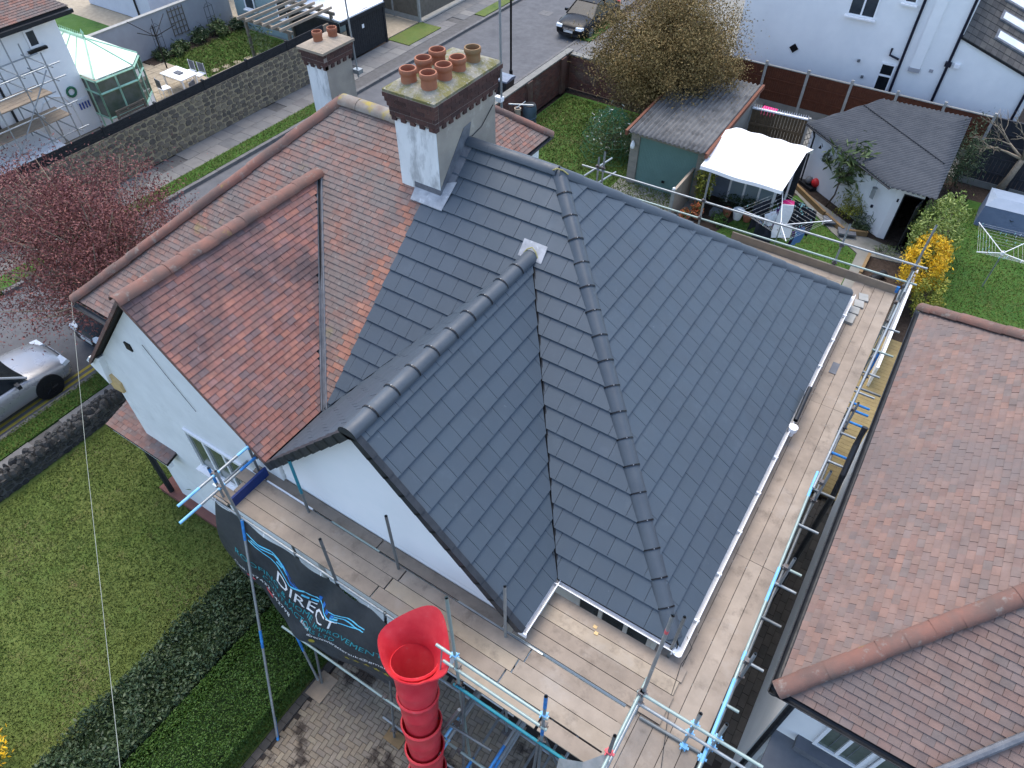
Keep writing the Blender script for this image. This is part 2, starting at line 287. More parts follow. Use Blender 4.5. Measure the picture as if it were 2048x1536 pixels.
# ------------------------------------------------------------------ roof tiles
def clip(poly, a, b, c):                # keep a*u+b*v<=c
    out = []
    for i in range(len(poly)):
        p, q = poly[i], poly[(i + 1) % len(poly)]; dp = a * p[0] + b * p[1] - c; dq = a * q[0] + b * q[1] - c
        if dp <= 0: out.append(p)
        if (dp < 0 < dq) or (dq < 0 < dp): t = dp / (dp - dq); out.append((p[0] + (q[0] - p[0]) * t, p[1] + (q[1] - p[1]) * t))
    return out
def area(p): return abs(sum(p[i][0] * p[(i + 1) % len(p)][1] - p[(i + 1) % len(p)][0] * p[i][1] for i in range(len(p)))) / 2
def halfplanes(poly):
    n = len(poly); s = sum(poly[i][0] * poly[(i + 1) % n][1] - poly[(i + 1) % n][0] * poly[i][1] for i in range(n)); h = []
    if s < 0: poly = poly[::-1]
    for i in range(n):
        (x0, y0), (x1, y1) = poly[i], poly[(i + 1) % n]; a, b = (y1 - y0), -(x1 - x0); h.append((a, b, a * x0 + b * y0))
    return h
class Plane:                            # u along eave, v up the slope
    def __init__(s, o, u, v): s.o = Vector(o); s.u = Vector(u).normalized(); s.v = Vector(v).normalized(); s.n = s.u.cross(s.v).normalized(); s.flip = s.n.z < 0; s.n = -s.n if s.flip else s.n
    def uv(s, p): d = Vector(p) - s.o; return (d.dot(s.u), d.dot(s.v))
    def P(s, u, v, h=0): return s.o + s.u * u + s.v * v + s.n * h
def tiles(pl, poly3, w, g, th, gap=.004, jit=.002, cutfn=None, bond=.5, overhang=.0, base=.012, minA=.12, u0=0., over=1.06, thk=None):
    """list of (MB, centre, area): every tile of the roof face cut to its outline"""
    pg = [pl.uv(p) for p in poly3]; hp = halfplanes(pg); us = [p[0] for p in pg]; vs = [p[1] for p in pg]; out = []
    nv = int((max(vs) - min(vs)) / g) + 1
    for j in range(nv):
        v0 = min(vs) + j * g - overhang; off = (j % 2) * bond * w + u0
        k0 = int((min(us) - off) / w) - 1
        for k in range(k0, int((max(us) - off) / w) + 2):
            a = off + k * w + gap / 2; rect = [(a, v0), (a + w - gap, v0), (a + w - gap, v0 + g * over), (a, v0 + g * over)]
            if overhang and j == 0: P0 = clip(rect, 0, 1, 1e9)
            else: P0 = rect
            for (A, B, C) in hp:
                if overhang and abs(A) < 1e-6 and B < 0: continue
                P0 = clip(P0, A, B, C)
                if len(P0) < 3: break
            if len(P0) < 3: continue
            for Q in (cutfn(P0) if cutfn else [P0]):
                if len(Q) < 3 or area(Q) < minA * w * g: continue
                m = MB(); hj = random.uniform(0, jit); tl = random.uniform(-jit, jit); n = len(Q)
                top = [pl.P(u, v, base + hj + th * (1 - (v - v0) / g) + tl * (u - a) / w) for u, v in Q]; bot = [pl.P(u, v, -.004) for u, v in Q] if thk is None else [p - pl.n * thk for p in top]
                f = [tuple(range(n))] + [(i, n + i, n + (i + 1) % n, (i + 1) % n) for i in range(n)]
                s_ = sum(Q[i][0] * Q[(i + 1) % n][1] - Q[(i + 1) % n][0] * Q[i][1] for i in range(n))
                if (s_ < 0) != pl.flip: f = [x[::-1] for x in f]
                m.add(top + bot, f); out.append((m, (top[0] + top[n // 2]) / 2, area(Q)))
    return out
def place_pieces(name, pcs, mat, parent, n=300, stuff=None, keep=None):
    """the n pieces that show largest become parts, the rest one stuff part"""
    def score(p):
        d = (p[1] - CAM).length; q = Vector((p[1].x * .84047 + p[1].y * .54185 + (p[1].z - 15) * .00176, p[1].x * -.39928 + p[1].y * .61712 + (p[1].z - 15) * .67804, -(p[1].x * .36631 + p[1].y * -.57058 + (p[1].z - 15) * .73502)))
        vis = q.z > 0 and abs(q.x / q.z) < .73 and abs(q.y / q.z) < .55
        return (p[2] / d / d) * (1 if vis else .01)
    if keep: pcs = [p for p in pcs if keep(p[1])]
    pcs = sorted(pcs, key=score, reverse=True)
    for m, c, a in pcs[:n]: O(name, m, mat, parent)
    rest = pcs[n:]
    if rest:
        m = MB()
        for q, c, a in rest:
            o = len(m.v); m.v += q.v; m.f += [tuple(i + o for i in f) for f in q.f]; m.r += q.r
        O(stuff or name + '_field', m, mat, parent, kind='stuff')
def slab(pts, th, r=None): return MB().prism(pts, (0, 0, -th), r)
def ridge_run(name, p0, p1, prof, L, mat, parent, lap=.03, rise=.012, clips=False, jit=.004, smooth=True, drop=0.):
    """run of ridge tiles; prof = (side, up) cross-section from left foot to right foot"""
    p0, p1 = Vector(p0), Vector(p1); d = (p1 - p0); T = d.length; d.normalize(); side = d.cross(Vector((0, 0, 1))).normalized(); up = side.cross(d)
    n = max(1, round(T / L)); l = T / n; res = []
    for i in range(n):
        a = p0 + d * (i * l); b = p0 + d * ((i + 1) * l + lap); h0 = random.uniform(-jit, jit) - drop; m = MB(); k = len(prof)
        js = random.uniform(-jit, jit)
        ring = lambda q, s, e: [q + side * (x * s + js) + up * (y * s + h0 + e) for x, y in prof]
        ri = lambda q, s, e: [q + side * (x * s + js) + up * ((y - .02) * s + h0 + e) for x, y in prof]
        A, B, A2, B2 = ring(a, 1, 0.), ring(b, 1.0, rise), ri(a, .93, 0.), ri(b, .93, rise)
        # p0 end is the upper end hidden under the neighbour
        f = [(j, j + 1, k + j + 1, k + j) for j in range(k - 1)] + [(2 * k + j + 1, 2 * k + j, 3 * k + j, 3 * k + j + 1) for j in range(k - 1)]
        f += [(j + 1, j, 2 * k + j, 2 * k + j + 1) for j in range(k - 1)] + [(k + j, k + j + 1, 3 * k + j + 1, 3 * k + j) for j in range(k - 1)]
        f += [(0, k, 3 * k, 2 * k), (k + k - 1, k - 1, 2 * k + k - 1, 3 * k + k - 1)]
        m.add(A + B + A2 + B2, f); t = O(name, m, mat, parent, auto=35)
        if clips and i < n - 1:
            q = b - d * lap * .4; mm = MB(); pts = [q + side * (x * 1.04 + js) + up * (y * 1.02 + h0 + rise + .006) for x, y in prof]; kk = len(pts)
            mm.add([p - d * .011 for p in pts] + [p + d * .011 for p in pts], [(j, j + 1, kk + j + 1, kk + j) for j in range(kk - 1)]); O('clip', mm, 'clip', t)
            tp = max(range(kk), key=lambda z: prof[z][1]); c0 = q + up * (max(y for x, y in prof) + h0 + rise + .004) + side * js
            O('bolt', MB().tube(c0, c0 + up * .012, .009, 8), 'bolt', t)
    return
def halfround(r, h=None, n=9, foot=0.): h = h or r; return [(-r * math.cos(math.pi * i / (n - 1)), h * math.sin(math.pi * i / (n - 1)) - foot) for i in range(n)]
def window(parent, o, ux, uz, w, h, cols=2, rows=1, fr=.06, glass='glass_dark', frame='white_plastic', name='window', out=(0, -1, 0), d=.05, sill=None):
    o, ux, uz, out = Vector(o), Vector(ux), Vector(uz), Vector(out); m = MB(); bars = [(0, fr, 0, h), (w - fr, w, 0, h), (fr, w - fr, 0, fr), (fr, w - fr, h - fr, h)]
    for i in range(1, cols): x = w * i / cols; bars.append((x - fr / 2, x + fr / 2, fr, h - fr))
    for j in range(1, rows): z = h * (1 - .34 * j); bars += [(fr, w - fr, z - fr / 2, z + fr / 2)]
    for a, b, c, e in bars:
        m.ob(o + ux * (a + b) / 2 + uz * (c + e) / 2 + out * d / 2, ux * (b - a) / 2, out * d / 2, uz * (e - c) / 2)
    f = O(name, m, frame, parent)
    for i in range(cols):
        x0 = w * i / cols + fr * .5; x1 = w * (i + 1) / cols - fr * .5
        O('pane', MB().ob(o + ux * (x0 + x1) / 2 + uz * h / 2 + out * .008, ux * (x1 - x0) / 2, out * .006, uz * (h / 2 - fr * .6)), glass, f)
    if sill: O('sill', MB().ob(o + ux * w / 2 - uz * .04 + out * .07, ux * (w / 2 + .06), out * .09, uz * .03), sill, f)
    return f
def leaves(c, rad, n, size, clumps=60, seed=1, spread=.22, shell=.55, flat=False, zmin=None, asp=.6):
    """leaf quads in clumps through an ellipsoid; returns V,F"""
    g = np.random.default_rng(seed); c = np.array(c); rad = np.array(rad)
    d = g.normal(size=(clumps, 3)); d /= np.linalg.norm(d, axis=1)[:, None]; q = d * (shell + (1 - shell) * g.random((clumps, 1)))
    k = g.integers(0, clumps, n); p = q[k] + g.normal(size=(n, 3)) * spread * (.5 + g.random(clumps)[k])[:, None]
    P = c + p * rad
    if zmin is not None: P[:, 2] = np.maximum(P[:, 2], zmin + g.random(n) * .1)
    a = g.normal(size=(n, 3)); a[:, 2] += .0; a /= np.linalg.norm(a, axis=1)[:, None]; b = np.cross(a, g.normal(size=(n, 3))); b /= np.linalg.norm(b, axis=1)[:, None]
    s = size * (.6 + .8 * g.random((n, 1)))
    V = np.stack([P - a * s, P + b * s * asp * .5 + a * s * .1, P + a * s, P - b * s * asp * .5 + a * s * .1], 1).reshape(-1, 3)
    return V, np.arange(4 * n).reshape(n, 4), c + q * rad
def tree(name, base, crown_c, rad, n, size, leafmat, label, cat='tree', bark='bark', tr=.12, clumps=70, seed=1, spread=.22, shell=.5, group=None, twigs=40, zmin=None, asp=.6, th=None):
    t = E(name, base, label, cat, group); base = Vector(base); cc = Vector(crown_c)
    V, F, q = leaves(crown_c, rad, n, size, clumps, seed, spread, shell, zmin=zmin, asp=asp); npobj('crown', V, F, leafmat, t)
    m = MB(); fork = base.lerp(cc, th or .55); mid = base.lerp(fork, .5) + Vector((random.uniform(-.1, .1), random.uniform(-.1, .1), 0))
    m.path([base, mid, fork], tr, 8, [tr * 1.2, tr, tr * .8])
    for i in range(twigs):
        e = Vector(q[i % len(q)].tolist()); s_ = fork if i % 3 else mid.lerp(fork, .7); md = s_.lerp(e, .5) + Vector([random.uniform(-.15, .15) * r for r in rad])
        m.path([s_, md, e], tr * .3, 5, [tr * .42, tr * .22, tr * .06])
    O('trunk', m, bark, t, smooth=True); return t
# ================================================================== GROUND
def sheet(name, x0, x1, y0, y1, z, mat, parent=None, th=.3): return S(name, MB().bb((x0, y0, z - th), (x1, y1, z), .5), mat, parent)
def polysheet(name, pts, z, mat, th=.1): return S(name, MB().prism([(x, y, z - th) for x, y in pts], (0, 0, th), .5), mat)
sheet('ground', -150, 150, -120, 180, -.13, 'soil')
sheet('front_lawn', -16.05, -6.42, -14, 5.4, 0, 'lawn')
sheet('road', -23.62, -18.0, -40, 120, -.105, 'asphalt')
def blades(name, x0, x1, y0, y1, z, n, h, mat='grass_blade', seed=3, poly=None, wid=.012):
    g = np.random.default_rng(seed); p = np.stack([x0 + (x1 - x0) * g.random(n), y0 + (y1 - y0) * g.random(n), np.full(n, z)], 1)
    if poly is not None:
        ok = np.ones(n, bool)
        for (A, B, C) in halfplanes(poly): ok &= (A * p[:, 0] + B * p[:, 1] <= C)
        p = p[ok]; n = len(p)
    a = g.random(n) * 6.283; d = np.stack([np.cos(a), np.sin(a), np.zeros(n)], 1) * wid * (.6 + g.random((n, 1))); t = g.normal(size=(n, 3)) * h * .7; t[:, 2] = h * (.4 + g.random(n))
    V = np.stack([p - d, p + d, p + t], 1).reshape(-1, 3)
    patch = .5 + .5 * np.sin(p[:, 0] * 1.3 + 2 * np.sin(p[:, 1] * .9)) * np.sin(p[:, 1] * 1.1 + 1.5 * np.sin(p[:, 0] * .7))
    return npobj(name, V, np.arange(3 * n).reshape(n, 3), mat, rnd=np.clip(.15 + .45 * patch + .4 * g.random(n), 0, 1), kind='stuff')
blades('grass', -15.9, -8.2, -3.4, 5.2, 0, 90000, .05)
# pavements with slabs, kerbs, verges
def pavement(name, x0, x1, y0, y1, sw, sl, z=0., stagger=True, hidey=None):
    p = sheet(name, x0, x1, y0, y1, z - .03, 'pavement_base'); pcs = []; nx = max(1, round((x1 - x0) / sw)); w = (x1 - x0) / nx
    for j in range(int((y1 - y0) / sl)):
        for i in range(nx):
            a = x0 + i * w; b = y0 + j * sl + (.5 * sl if (i % 2 and stagger) else 0)
            if random.random() < .06: continue
            m = MB().bb((a + .006, b + .006, z - .06), (a + w - .006, min(b + sl, y1) - .006, z + random.uniform(-.004, .004))); pcs.append((m, Vector((a + w / 2, b + sl / 2, z)), w * sl))
    place_pieces('paving_slab', pcs, 'paving', p, 300, 'paving_slab_field'); return p
pavement('far_pavement', -26.15, -24.55, 5, 60, .8, .62)
pavement('near_pavement', -17.25, -16.62, -8, 10, .63, .9, stagger=False)
pavement('near_pavement_north', -17.25, -15.75, 24, 60, .75, .62)
sheet('far_verge', -24.53, -23.8, 4, 23.4, 0.03, 'lawn_bright'); blades('verge_grass', -24.53, -23.8, 8, 23.4, .03, 9000, .06, seed=5)
sheet('near_verge', -17.95, -17.27, -10, 24, 0.02, 'lawn_lush'); blades('verge_grass_near', -17.95, -17.27, -1, 7, .02, 9000, .05, seed=6)
sheet('far_verge_north', -24.5, -23.85, 34.2, 40, .03, 'lawn'); sheet('far_pavement_edge', -24.53, -23.8, 23.42, 34.15, .0, 'pavement_base')
sheet('near_verge_north', -17.95, -17.3, 34.4, 37.4, .03, 'lawn_lush'); sheet('crossover', -17.95, -17.27, 31.4, 34.3, .0, 'kerb')
for nm, x0, x1, ys in (('far_kerb', -23.78, -23.62, range(6, 42)), ('near_kerb', -18.0, -17.87, list(range(-6, 8)) + list(range(27, 40)))):
    k = sheet(nm, x0, x1, min(ys), max(ys) + 1, -.02, 'kerb')
    for y in ys: O('kerbstone', MB().bb((x0 - .004, y + .006, -.1), (x1 + .004, y + .994, .025 + random.uniform(-.004, .004))), 'kerb', k)
for i, x in enumerate((-18.28, -18.5)): sheet('yellow_line', x - .05, x + .05, -8, 13, -.101, 'yellow_line', th=.02)
S('manhole_cover', MB().bb((-21.75, 36.45, -.12), (-21.05, 37.1, -.098)), 'kerb')
# rear gardens
sheet('rear_lawn', -15.4, -6.9, 14.6, 28.6, 0, 'lawn_lush'); blades('rear_lawn_grass', -15.3, -7, 17, 28.4, 0, 60000, .07, seed=8, wid=.018)
sheet('garden_soil', -6.85, 1.25, 14.6, 32.2, -.02, 'soil', th=.1)
LP = [(-6.3, 15.6), (-.62, 15.6), (-.62, 22.2), (-.75, 23.4), (-1.84, 24.2), (-3.5, 25.8), (-5.3, 22.2)]
polysheet('garden_lawn', [(-6.3, 15.6), (-.62, 15.6), (-.62, 22.2), (-.75, 23.4), (-1.84, 24.2), (-3.6, 25.9), (-4.4, 25.2), (-5.3, 22.2)], .0, 'lawn_lush')
blades('garden_lawn_grass', -6.3, -.6, 15.6, 25.9, 0, 30000, .05, seed=9, poly=[(-6.3, 15.6), (-.62, 15.6), (-.75, 23.4), (-1.84, 24.2), (-3.6, 25.9), (-5.3, 22.2)])
polysheet('garden_path', [(-.6, 15.6), (-.33, 15.6), (-.3, 23.5), (.9, 23.7), (.9, 24.3), (-.75, 24.6), (-3.9, 26.6), (-4.15, 26.3), (-3.6, 25.92), (-1.82, 24.22), (-.72, 23.42)], .01, 'concrete')
sheet('garage_apron', -9.9, -6.6, 21.9, 23.3, .012, 'concrete')
polysheet('gravel_strip', [(-7.4, 28.8), (-4.3, 28.2), (-2.3, 30.6), (1.2, 30.6), (1.2, 32.4), (-11, 32.4), (-11, 29.4)], -.005, 'concrete')
sheet('neighbour_lawn', 1.95, 14, 14.6, 29.2, 0, 'lawn_lush'); blades('neighbour_lawn_grass', 1.95, 6, 18, 28.6, 0, 26000, .05, seed=11)
sheet('neighbour_bed', 1.27, 14, 29.2, 30.4, -.01, 'soil')
sheet('side_passage', -.45, 1.5, 3.2, 12.55, -.02, 'drive_base')
# driveway with herringbone block paving
drv = sheet('driveway', -6.4, 1.5, -6, 5.2, -.02, 'drive_base')
pcs = []; ang = R_(4); ca, sa = math.cos(ang), math.sin(ang); w = .1
for i in range(-40, 40):
    for j in range(-30, 40):
        t = (i - j) % 4
        if t in (0, 3):
            kind = 0 if t == 0 else 1; a, b = (2 * w, w) if kind == 0 else (w, 2 * w); cx, cy = i * w + a / 2 - 3, j * w + b / 2 + 1.5
            X = ca * (cx + 3) - sa * (cy - 1.5) - 3; Y = sa * (cx + 3) + ca * (cy - 1.5) + 1.5
            if not (-6.2 < X < -.6 and .0 < Y < 3.9): continue
            z = random.uniform(-.004, .003); e = .006; bv = .012
            hx, hy = a / 2 - e / 2, b / 2 - e / 2; q = []
            for (k, zz) in ((0, -.06), (0, z - .008), (bv, z)):
                for sx, sy in ((-1, -1), (1, -1), (1, 1), (-1, 1)):
                    u, v_ = sx * (hx - k), sy * (hy - k); q.append((X + ca * u - sa * v_, Y + sa * u + ca * v_, zz))
            f = [(8, 9, 10, 11)] + [(4 + t, 4 + (t + 1) % 4, 8 + (t + 1) % 4, 8 + t) for t in range(4)] + [(t, (t + 1) % 4, 4 + (t + 1) % 4, 4 + t) for t in range(4)]
            m = MB().add(q, f); pcs.append((m, Vector((X, Y, 0)), a * b))
place_pieces('paver', pcs, 'paver', drv, 300, 'paver_field')
for k in range(-4, 26): O('edging_block', MB().bb((-6.4, k * .2 + .004, -.05), (-6.24, k * .2 + .196, .03 + random.uniform(-.004, .004))), 'alley_paver', drv)
alley = sheet('passage_paving', -.45, 1.5, 5.2, 12.55, -.015, 'drive_base', th=.02); pcs = []
for j in range(24):
    for i in range(13):
        a = -.45 + i * .15; b = 5.3 + j * .3 + (i % 2) * .15
        pcs.append((MB().bb((a + .005, b + .005, -.03), (a + .145, b + .295, random.uniform(-.003, .003))), Vector((a, b, 0)), .045))
place_pieces('paver', pcs, 'alley_paver', alley, 300, 'passage_paver_field')
dk = sheet('decking', .75, 1.95, 12.6, 19.4, .1, 'soil', th=.1)
for k in range(46): O('deck_board', MB().bb((.75, 12.6 + k * .148, .1), (1.95, 12.6 + k * .148 + .142, .135)), 'decking', dk)
# ================================================================== THE PAIR OF HOUSES
ZE, ZR, YF, YB, YR = 4.9, 8.65, 4.78, 14.22, 9.5
XR, XL, AR, AL, PX_ = -.2, -14.4, -5.15, -10.05, -7.38
KF = (ZR - ZE) / (YR - YF); GX, RX, ZG, YG = -4.95, -9.78, 7.75, 3.75; KG = (ZG - ZE) / 2.7
yg = YF + (ZG - .05 - ZE) / KF; XV = (GX + RX) / 2; ZV = ZG - KG * (GX - XV); YV = YF + (ZV - ZE) / KF
zf = lambda y: ZE + KF * (y - YF)
H1 = E('semi_detached_house', (-3.8, 5.05, 0), 'white semi-detached house with the new slate grey tiled roof inside the scaffold', 'house')
H2 = E('semi_detached_house', (-11, 5.05, 0), 'white semi-detached house with the old weathered red tiled roof on the street corner', 'house')
def gable_wall(x0, x1, y0, y1, xa, za, ze): return MB().prism([(x0, y0, 0), (x1, y0, 0), (x1, y0, ze), (xa, y0, za), (x0, y0, ze)], (0, y1 - y0, 0))
w = MB().bb((PX_ + .01, 5.05, 0), (-.45, 13.95, 4.85)); O('wall', w, 'white_render', H1)
O('bay_wall', MB().bb((XV + .1, 3.98, 0), (-2.5, 5.2, 4.75)), 'white_render', H1)
w = MB().bb((-14.1, 5.05, 0), (PX_ - .01, 13.95, 4.85)); O('wall', w, 'white_render', H2)
zs = lambda x, g: ZG - KG * abs(x - g) - .12
O('gable_wall', MB().prism([(-12.3, 3.92, 0), (XV - .0, 3.92, 0), (XV, 3.92, zs(XV, RX)), (RX, 3.92, zs(RX, RX)), (-12.3, 3.92, zs(-12.3, RX))], (0, 1.6, 0)), 'old_white_render', H2)
# white shiplap boards on the new gable
zb = 4.42
O('gable_backing', MB().prism([(XV + .05, 4.0, zb - .1), (-2.3, 4.0, zb - .1), (-2.3, 4.0, 4.85), (GX, 4.0, ZG - .15), (XV + .05, 4.0, zs(XV, GX))], (0, .3, 0)), 'cladding', H1)
for k in range(22):
    z0, z1 = zb + k * .15, zb + (k + 1) * .15
    def xr(z, s): h = (ZG - .13 - z) / KG; return max(GX - h, XV + .03) if s < 0 else min(GX + h, -2.3)
    if z0 > ZG - .25: break
    a, b, c, d = xr(z0, -1), xr(z0, 1), xr(min(z1, ZG - .15), 1), xr(min(z1, ZG - .15), -1)
    m = MB().add([(a, 3.965, z0), (b, 3.965, z0), (c, 3.998, z1), (d, 3.998, z1), (a, 4.01, z0), (b, 4.01, z0)], [(0, 1, 2, 3), (4, 5, 1, 0)]); O('cladding_board', m, 'cladding', H1)
# roof decks
def deck(polys, parent, name='roof'):
    m = MB()
    for p in polys: m.prism([Vector(q) - Vector((0, 0, .07)) for q in p], (0, 0, .05))
    return O(name, m, 'roof_deck', parent)
fr = lambda x, y: (x, y, zf(y)); kR = (ZR - ZE) / (XR - AR); kL = (ZR - ZE) / (AL - XL); kB = (ZR - ZE) / (YB - YR)
gr = lambda x, y: (x, y, ZG - KG * abs(x - GX)); rr_ = lambda x, y: (x, y, ZG - KG * abs(x - RX))
F1 = [fr(PX_, YF), (XR, YF, ZE), (AR, YR, ZR), (PX_, YR, ZR)]; F2 = [(XR, YF, ZE), (XR, YB, ZE), (AR, YR, ZR)]
GRp = [gr(-2.25, YG), gr(-2.25, 4.8), gr(GX, yg + .06), gr(GX, YG)]; GLp = [gr(GX, YG), gr(GX, yg), gr(XV, YV), gr(XV, YG)]
RRp = [rr_(RX, YG), rr_(RX, yg), rr_(XV, YV), rr_(XV, YG)]; RLp = [rr_(-12.48, YG), rr_(-12.48, 4.8), rr_(RX, yg), rr_(RX, YG)]
RF = [(XL, YF, ZE), fr(PX_, YF), (PX_, YR, ZR), (AL, YR, ZR)]
D1 = deck([F1, F2, [(PX_, YR, ZR), (AR, YR, ZR), (XR, YB, ZE), (PX_, YB, ZE)], GRp, GLp], H1)
D2 = deck([RF, [(XL, YF, ZE), (XL, YB, ZE), (AL, YR, ZR)], [(PX_, YR, ZR), (AL, YR, ZR), (XL, YB, ZE), (PX_, YB, ZE)], RRp, RLp], H2)
sx, sy = Vector((1, 0, 0)), Vector((0, 1, 0))
plF = Plane((XR, YF, ZE), sx, (0, 1, KF))
def valley_cut(pl, gx, xl, yl, xr_, yr, ya, off=.035):
    """remove the triangle under a gable: keep left of the left valley or right of the right valley"""
    A = pl.uv((gx, ya, ZE + KF * (ya - YF))); Lb = pl.uv((xl, yl, ZE + KF * (yl - YF))); Rb = pl.uv((xr_, yr, ZE + KF * (yr - YF)))
    def hp(p, q, sgn):
        a, b = (q[1] - p[1]), -(q[0] - p[0]); n = math.hypot(a, b); a, b = a / n * sgn, b / n * sgn; return a, b, a * p[0] + b * p[1] - off
    hl, hr = hp(Lb, A, 1), hp(Rb, A, 1)
    if hl[0] * (A[0] + 50) + hl[1] * A[1] < hl[2]: hl = tuple(-t for t in hl[:2]) + (-(hl[2] + off) - off,)
    if hr[0] * (A[0] - 50) + hr[1] * A[1] < hr[2]: hr = tuple(-t for t in hr[:2]) + (-(hr[2] + off) - off,)
    def cut(P):
        if min(p[1] for p in P) >= A[1] - .02: return [P]
        out = []
        l = clip(P, *hl); r = clip(P, *hr)
        if len(l) >= 3: out.append(l)
        if len(r) >= 3: out.append(r)
        return out
    return cut
cg = valley_cut(plF, GX, XV, YV, -2.25, 4.8, yg)
TW, TG = .31, .335
tl = tiles(plF, F1, TW, TG, .036, .006, .002, minA=.015, over=1.14, thk=.016, cutfn=cg, u0=.08)
plR = Plane((XR, YF, ZE), sy, (-1, 0, kR)); tl += tiles(plR, F2, TW, TG, .036, .006, .002, minA=.015, over=1.14, thk=.016)
plG = Plane((-2.25, YG, ZE), sy, (-1, 0, KG)); GRc = [gr(-2.25, YG + .02), gr(-2.25, 4.77), gr(GX, yg - .03), gr(GX, YG + .02)]
tl += tiles(plG, GRc, TW, TG, .036, .006, .002, minA=.015, over=1.14, thk=.016, overhang=0)
plGl = Plane(gr(XV, YG), sy, (1, 0, KG)); GLc = [gr(GX, YG + .02), gr(GX, yg - .06), gr(XV + .06, YV - .05), gr(XV + .06, YG + .02)]; tl += tiles(plGl, GLc, TW, TG, .036, .006, .002, minA=.015, over=1.14, thk=.016)
place_pieces('roof_tile', tl, 'slate', D1, 300, 'roof_tile_field')
# red roof tiles
cr = valley_cut(plF, RX, -12.48, 4.8, XV, YV, yg)
PW, PG = .165, .108
near_party = lambda c: PX_ - .3 < c.x
t1 = tiles(plF, RF, PW, PG, .014, .004, .004, cutfn=cr, minA=.2)
ora = [t for t in t1 if near_party(t[1]) and random.random() < .55 and t[1].y < 8.3]; ids = {id(t) for t in ora}
place_pieces('roof_tile', ora, 'orange_tile', D2, 60, 'replacement_tile_field')
plRR = Plane(rr_(XV, YG), sy, (-1, 0, KG)); RRc = [rr_(RX, YG), rr_(RX, yg - .08), rr_(XV - .05, YV - .06), rr_(XV - .05, YG)]
t2 = tiles(plRR, RRc, PW, PG, .014, .004, .004, minA=.2); t2 += tiles(Plane(rr_(-12.48, YG), sy, (1, 0, KG)), RLp, PW, PG, .014, .004, .004, minA=.2)
place_pieces('roof_tile', t2, 'red_tile', D2, 240, 'gable_tile_field')
place_pieces('roof_tile', [t for t in t1 if id(t) not in ids], 'old_tile', D2, 60, 'old_tile_field')
# ridges and hips
ang_prof = [(-.135, -.085), (-.115, -.04), (-.04, .008), (0, .016), (.04, .008), (.115, -.04), (.135, -.085)]
ridge_run('hip_tile', (AR, YR, ZR + .045), (XR - .1, YF + .08, ZE + .11), ang_prof, .43, 'slate_ridge', H1, clips=True, lap=.035, rise=.009)
ridge_run('hip_tile', (AR, YR, ZR + .06), (XR - .06, YB - .04, ZE + .095), ang_prof, .43, 'slate_ridge', H1, lap=.035, rise=.016)
ridge_run('ridge_tile', (PX_ + .35, YR, ZR + .07), (AR - .02, YR, ZR + .07), ang_prof, .45, 'slate_ridge', H1, lap=.0, rise=0)
ridge_run('ridge_tile', (GX, yg + .0, ZG + .015), (GX, YG - .02, ZG + .015), halfround(.14, .125, 11, .06), .45, 'slate_ridge', H1, clips=True, lap=.03, rise=.012)
O('foam_bead', MB().path([(AR - .16, YR - .05, ZR - .03), (AR - .06, YR - .1, ZR + .06), (AR, YR - .1, ZR + .1), (AR + .08, YR - .02, ZR + .05), (AR + .16, YR + .02, ZR - .02)], .012), 'foam', H1)
O('lead_saddle', MB().prism([fr(GX - .22, yg - .08), fr(GX + .24, yg - .08), fr(GX + .22, yg + .16), fr(GX - .24, yg + .16)], (0, 0, .064)), 'lead', H1)
O('foam_bead', MB().path([(GX - .15, yg - .02, ZG - .03), (GX - .08, yg - .0, ZG + .08), (GX, yg + .02, ZG + .13), (GX + .08, yg, ZG + .08), (GX + .16, yg - .03, ZG - .05)], .012), 'foam', H1)
hr_ = halfround(.14, .12, 9, .05)
ridge_run('ridge_tile', (RX, yg, ZG + .02), (RX, YG - .02, ZG + .02), hr_, .33, 'red_ridge', H2, lap=.02, rise=.006, jit=.008)
ridge_run('hip_tile', (AL, YR, ZR + .02), (XL - .03, YF - .04, ZE + .05), hr_, .34, 'red_ridge', H2, lap=.02, rise=.006, jit=.008)
ridge_run('ridge_tile', (AL, YR, ZR + .02), (PX_ - .5, YR, ZR + .02), halfround(.16, .14, 9, .06), .4, 'grey_lichen_ridge', H2, lap=.01, rise=.004, jit=.008)
ridge_run('hip_tile', (AL, YR, ZR + .02), (XL - .03, YB + .04, ZE + .05), hr_, .34, 'red_ridge', H2, lap=.02, rise=.006, jit=.008)
# valleys
def valley(p, q, wd, mat, parent, name='valley', h=.02):
    p, q = Vector(p), Vector(q); s = (q - p).cross(Vector((0, 0, 1))).normalized() * wd; O(name, MB().add([p - s + Vector((0, 0, h + .03)), p + Vector((0, 0, h - .02)), p + s + Vector((0, 0, h + .03)), q - s + Vector((0, 0, h + .03)), q + Vector((0, 0, h - .02)), q + s + Vector((0, 0, h + .03))], [(0, 1, 4, 3), (1, 2, 5, 4)]), mat, parent)
valley((-2.25, 4.8, ZE), (GX, yg, ZG - .05), .045, 'black_plastic', H1)
valley((XV, YV, ZV), (GX, yg, ZG - .05), .06, 'black_plastic', H1)
for s in (-1, 1):
    d = Vector((GX + 2.25, yg - 4.8, ZG - ZE)).cross(Vector((0, 0, 1))).normalized() * .035 * s
    O('valley_upstand', MB().tube(Vector((-2.25, 4.8, ZE + .05)) + d, Vector((GX, yg, ZG)) + d, .01, 6), 'black_plastic', H1)
valley((XV, YV, ZV), (RX, yg, ZG - .05), .075, 'lead_dark', H2, h=.03)
for s in (-1, 1):
    d = Vector((RX - XV, yg - YV, ZG - ZV)).cross(Vector((0, 0, 1))).normalized() * .045 * s
    O('valley_roll', MB().tube(Vector((XV, YV, ZV + .06)) + d, Vector((RX, yg, ZG + .01)) + d, .016, 6), 'lead_dark', H2)
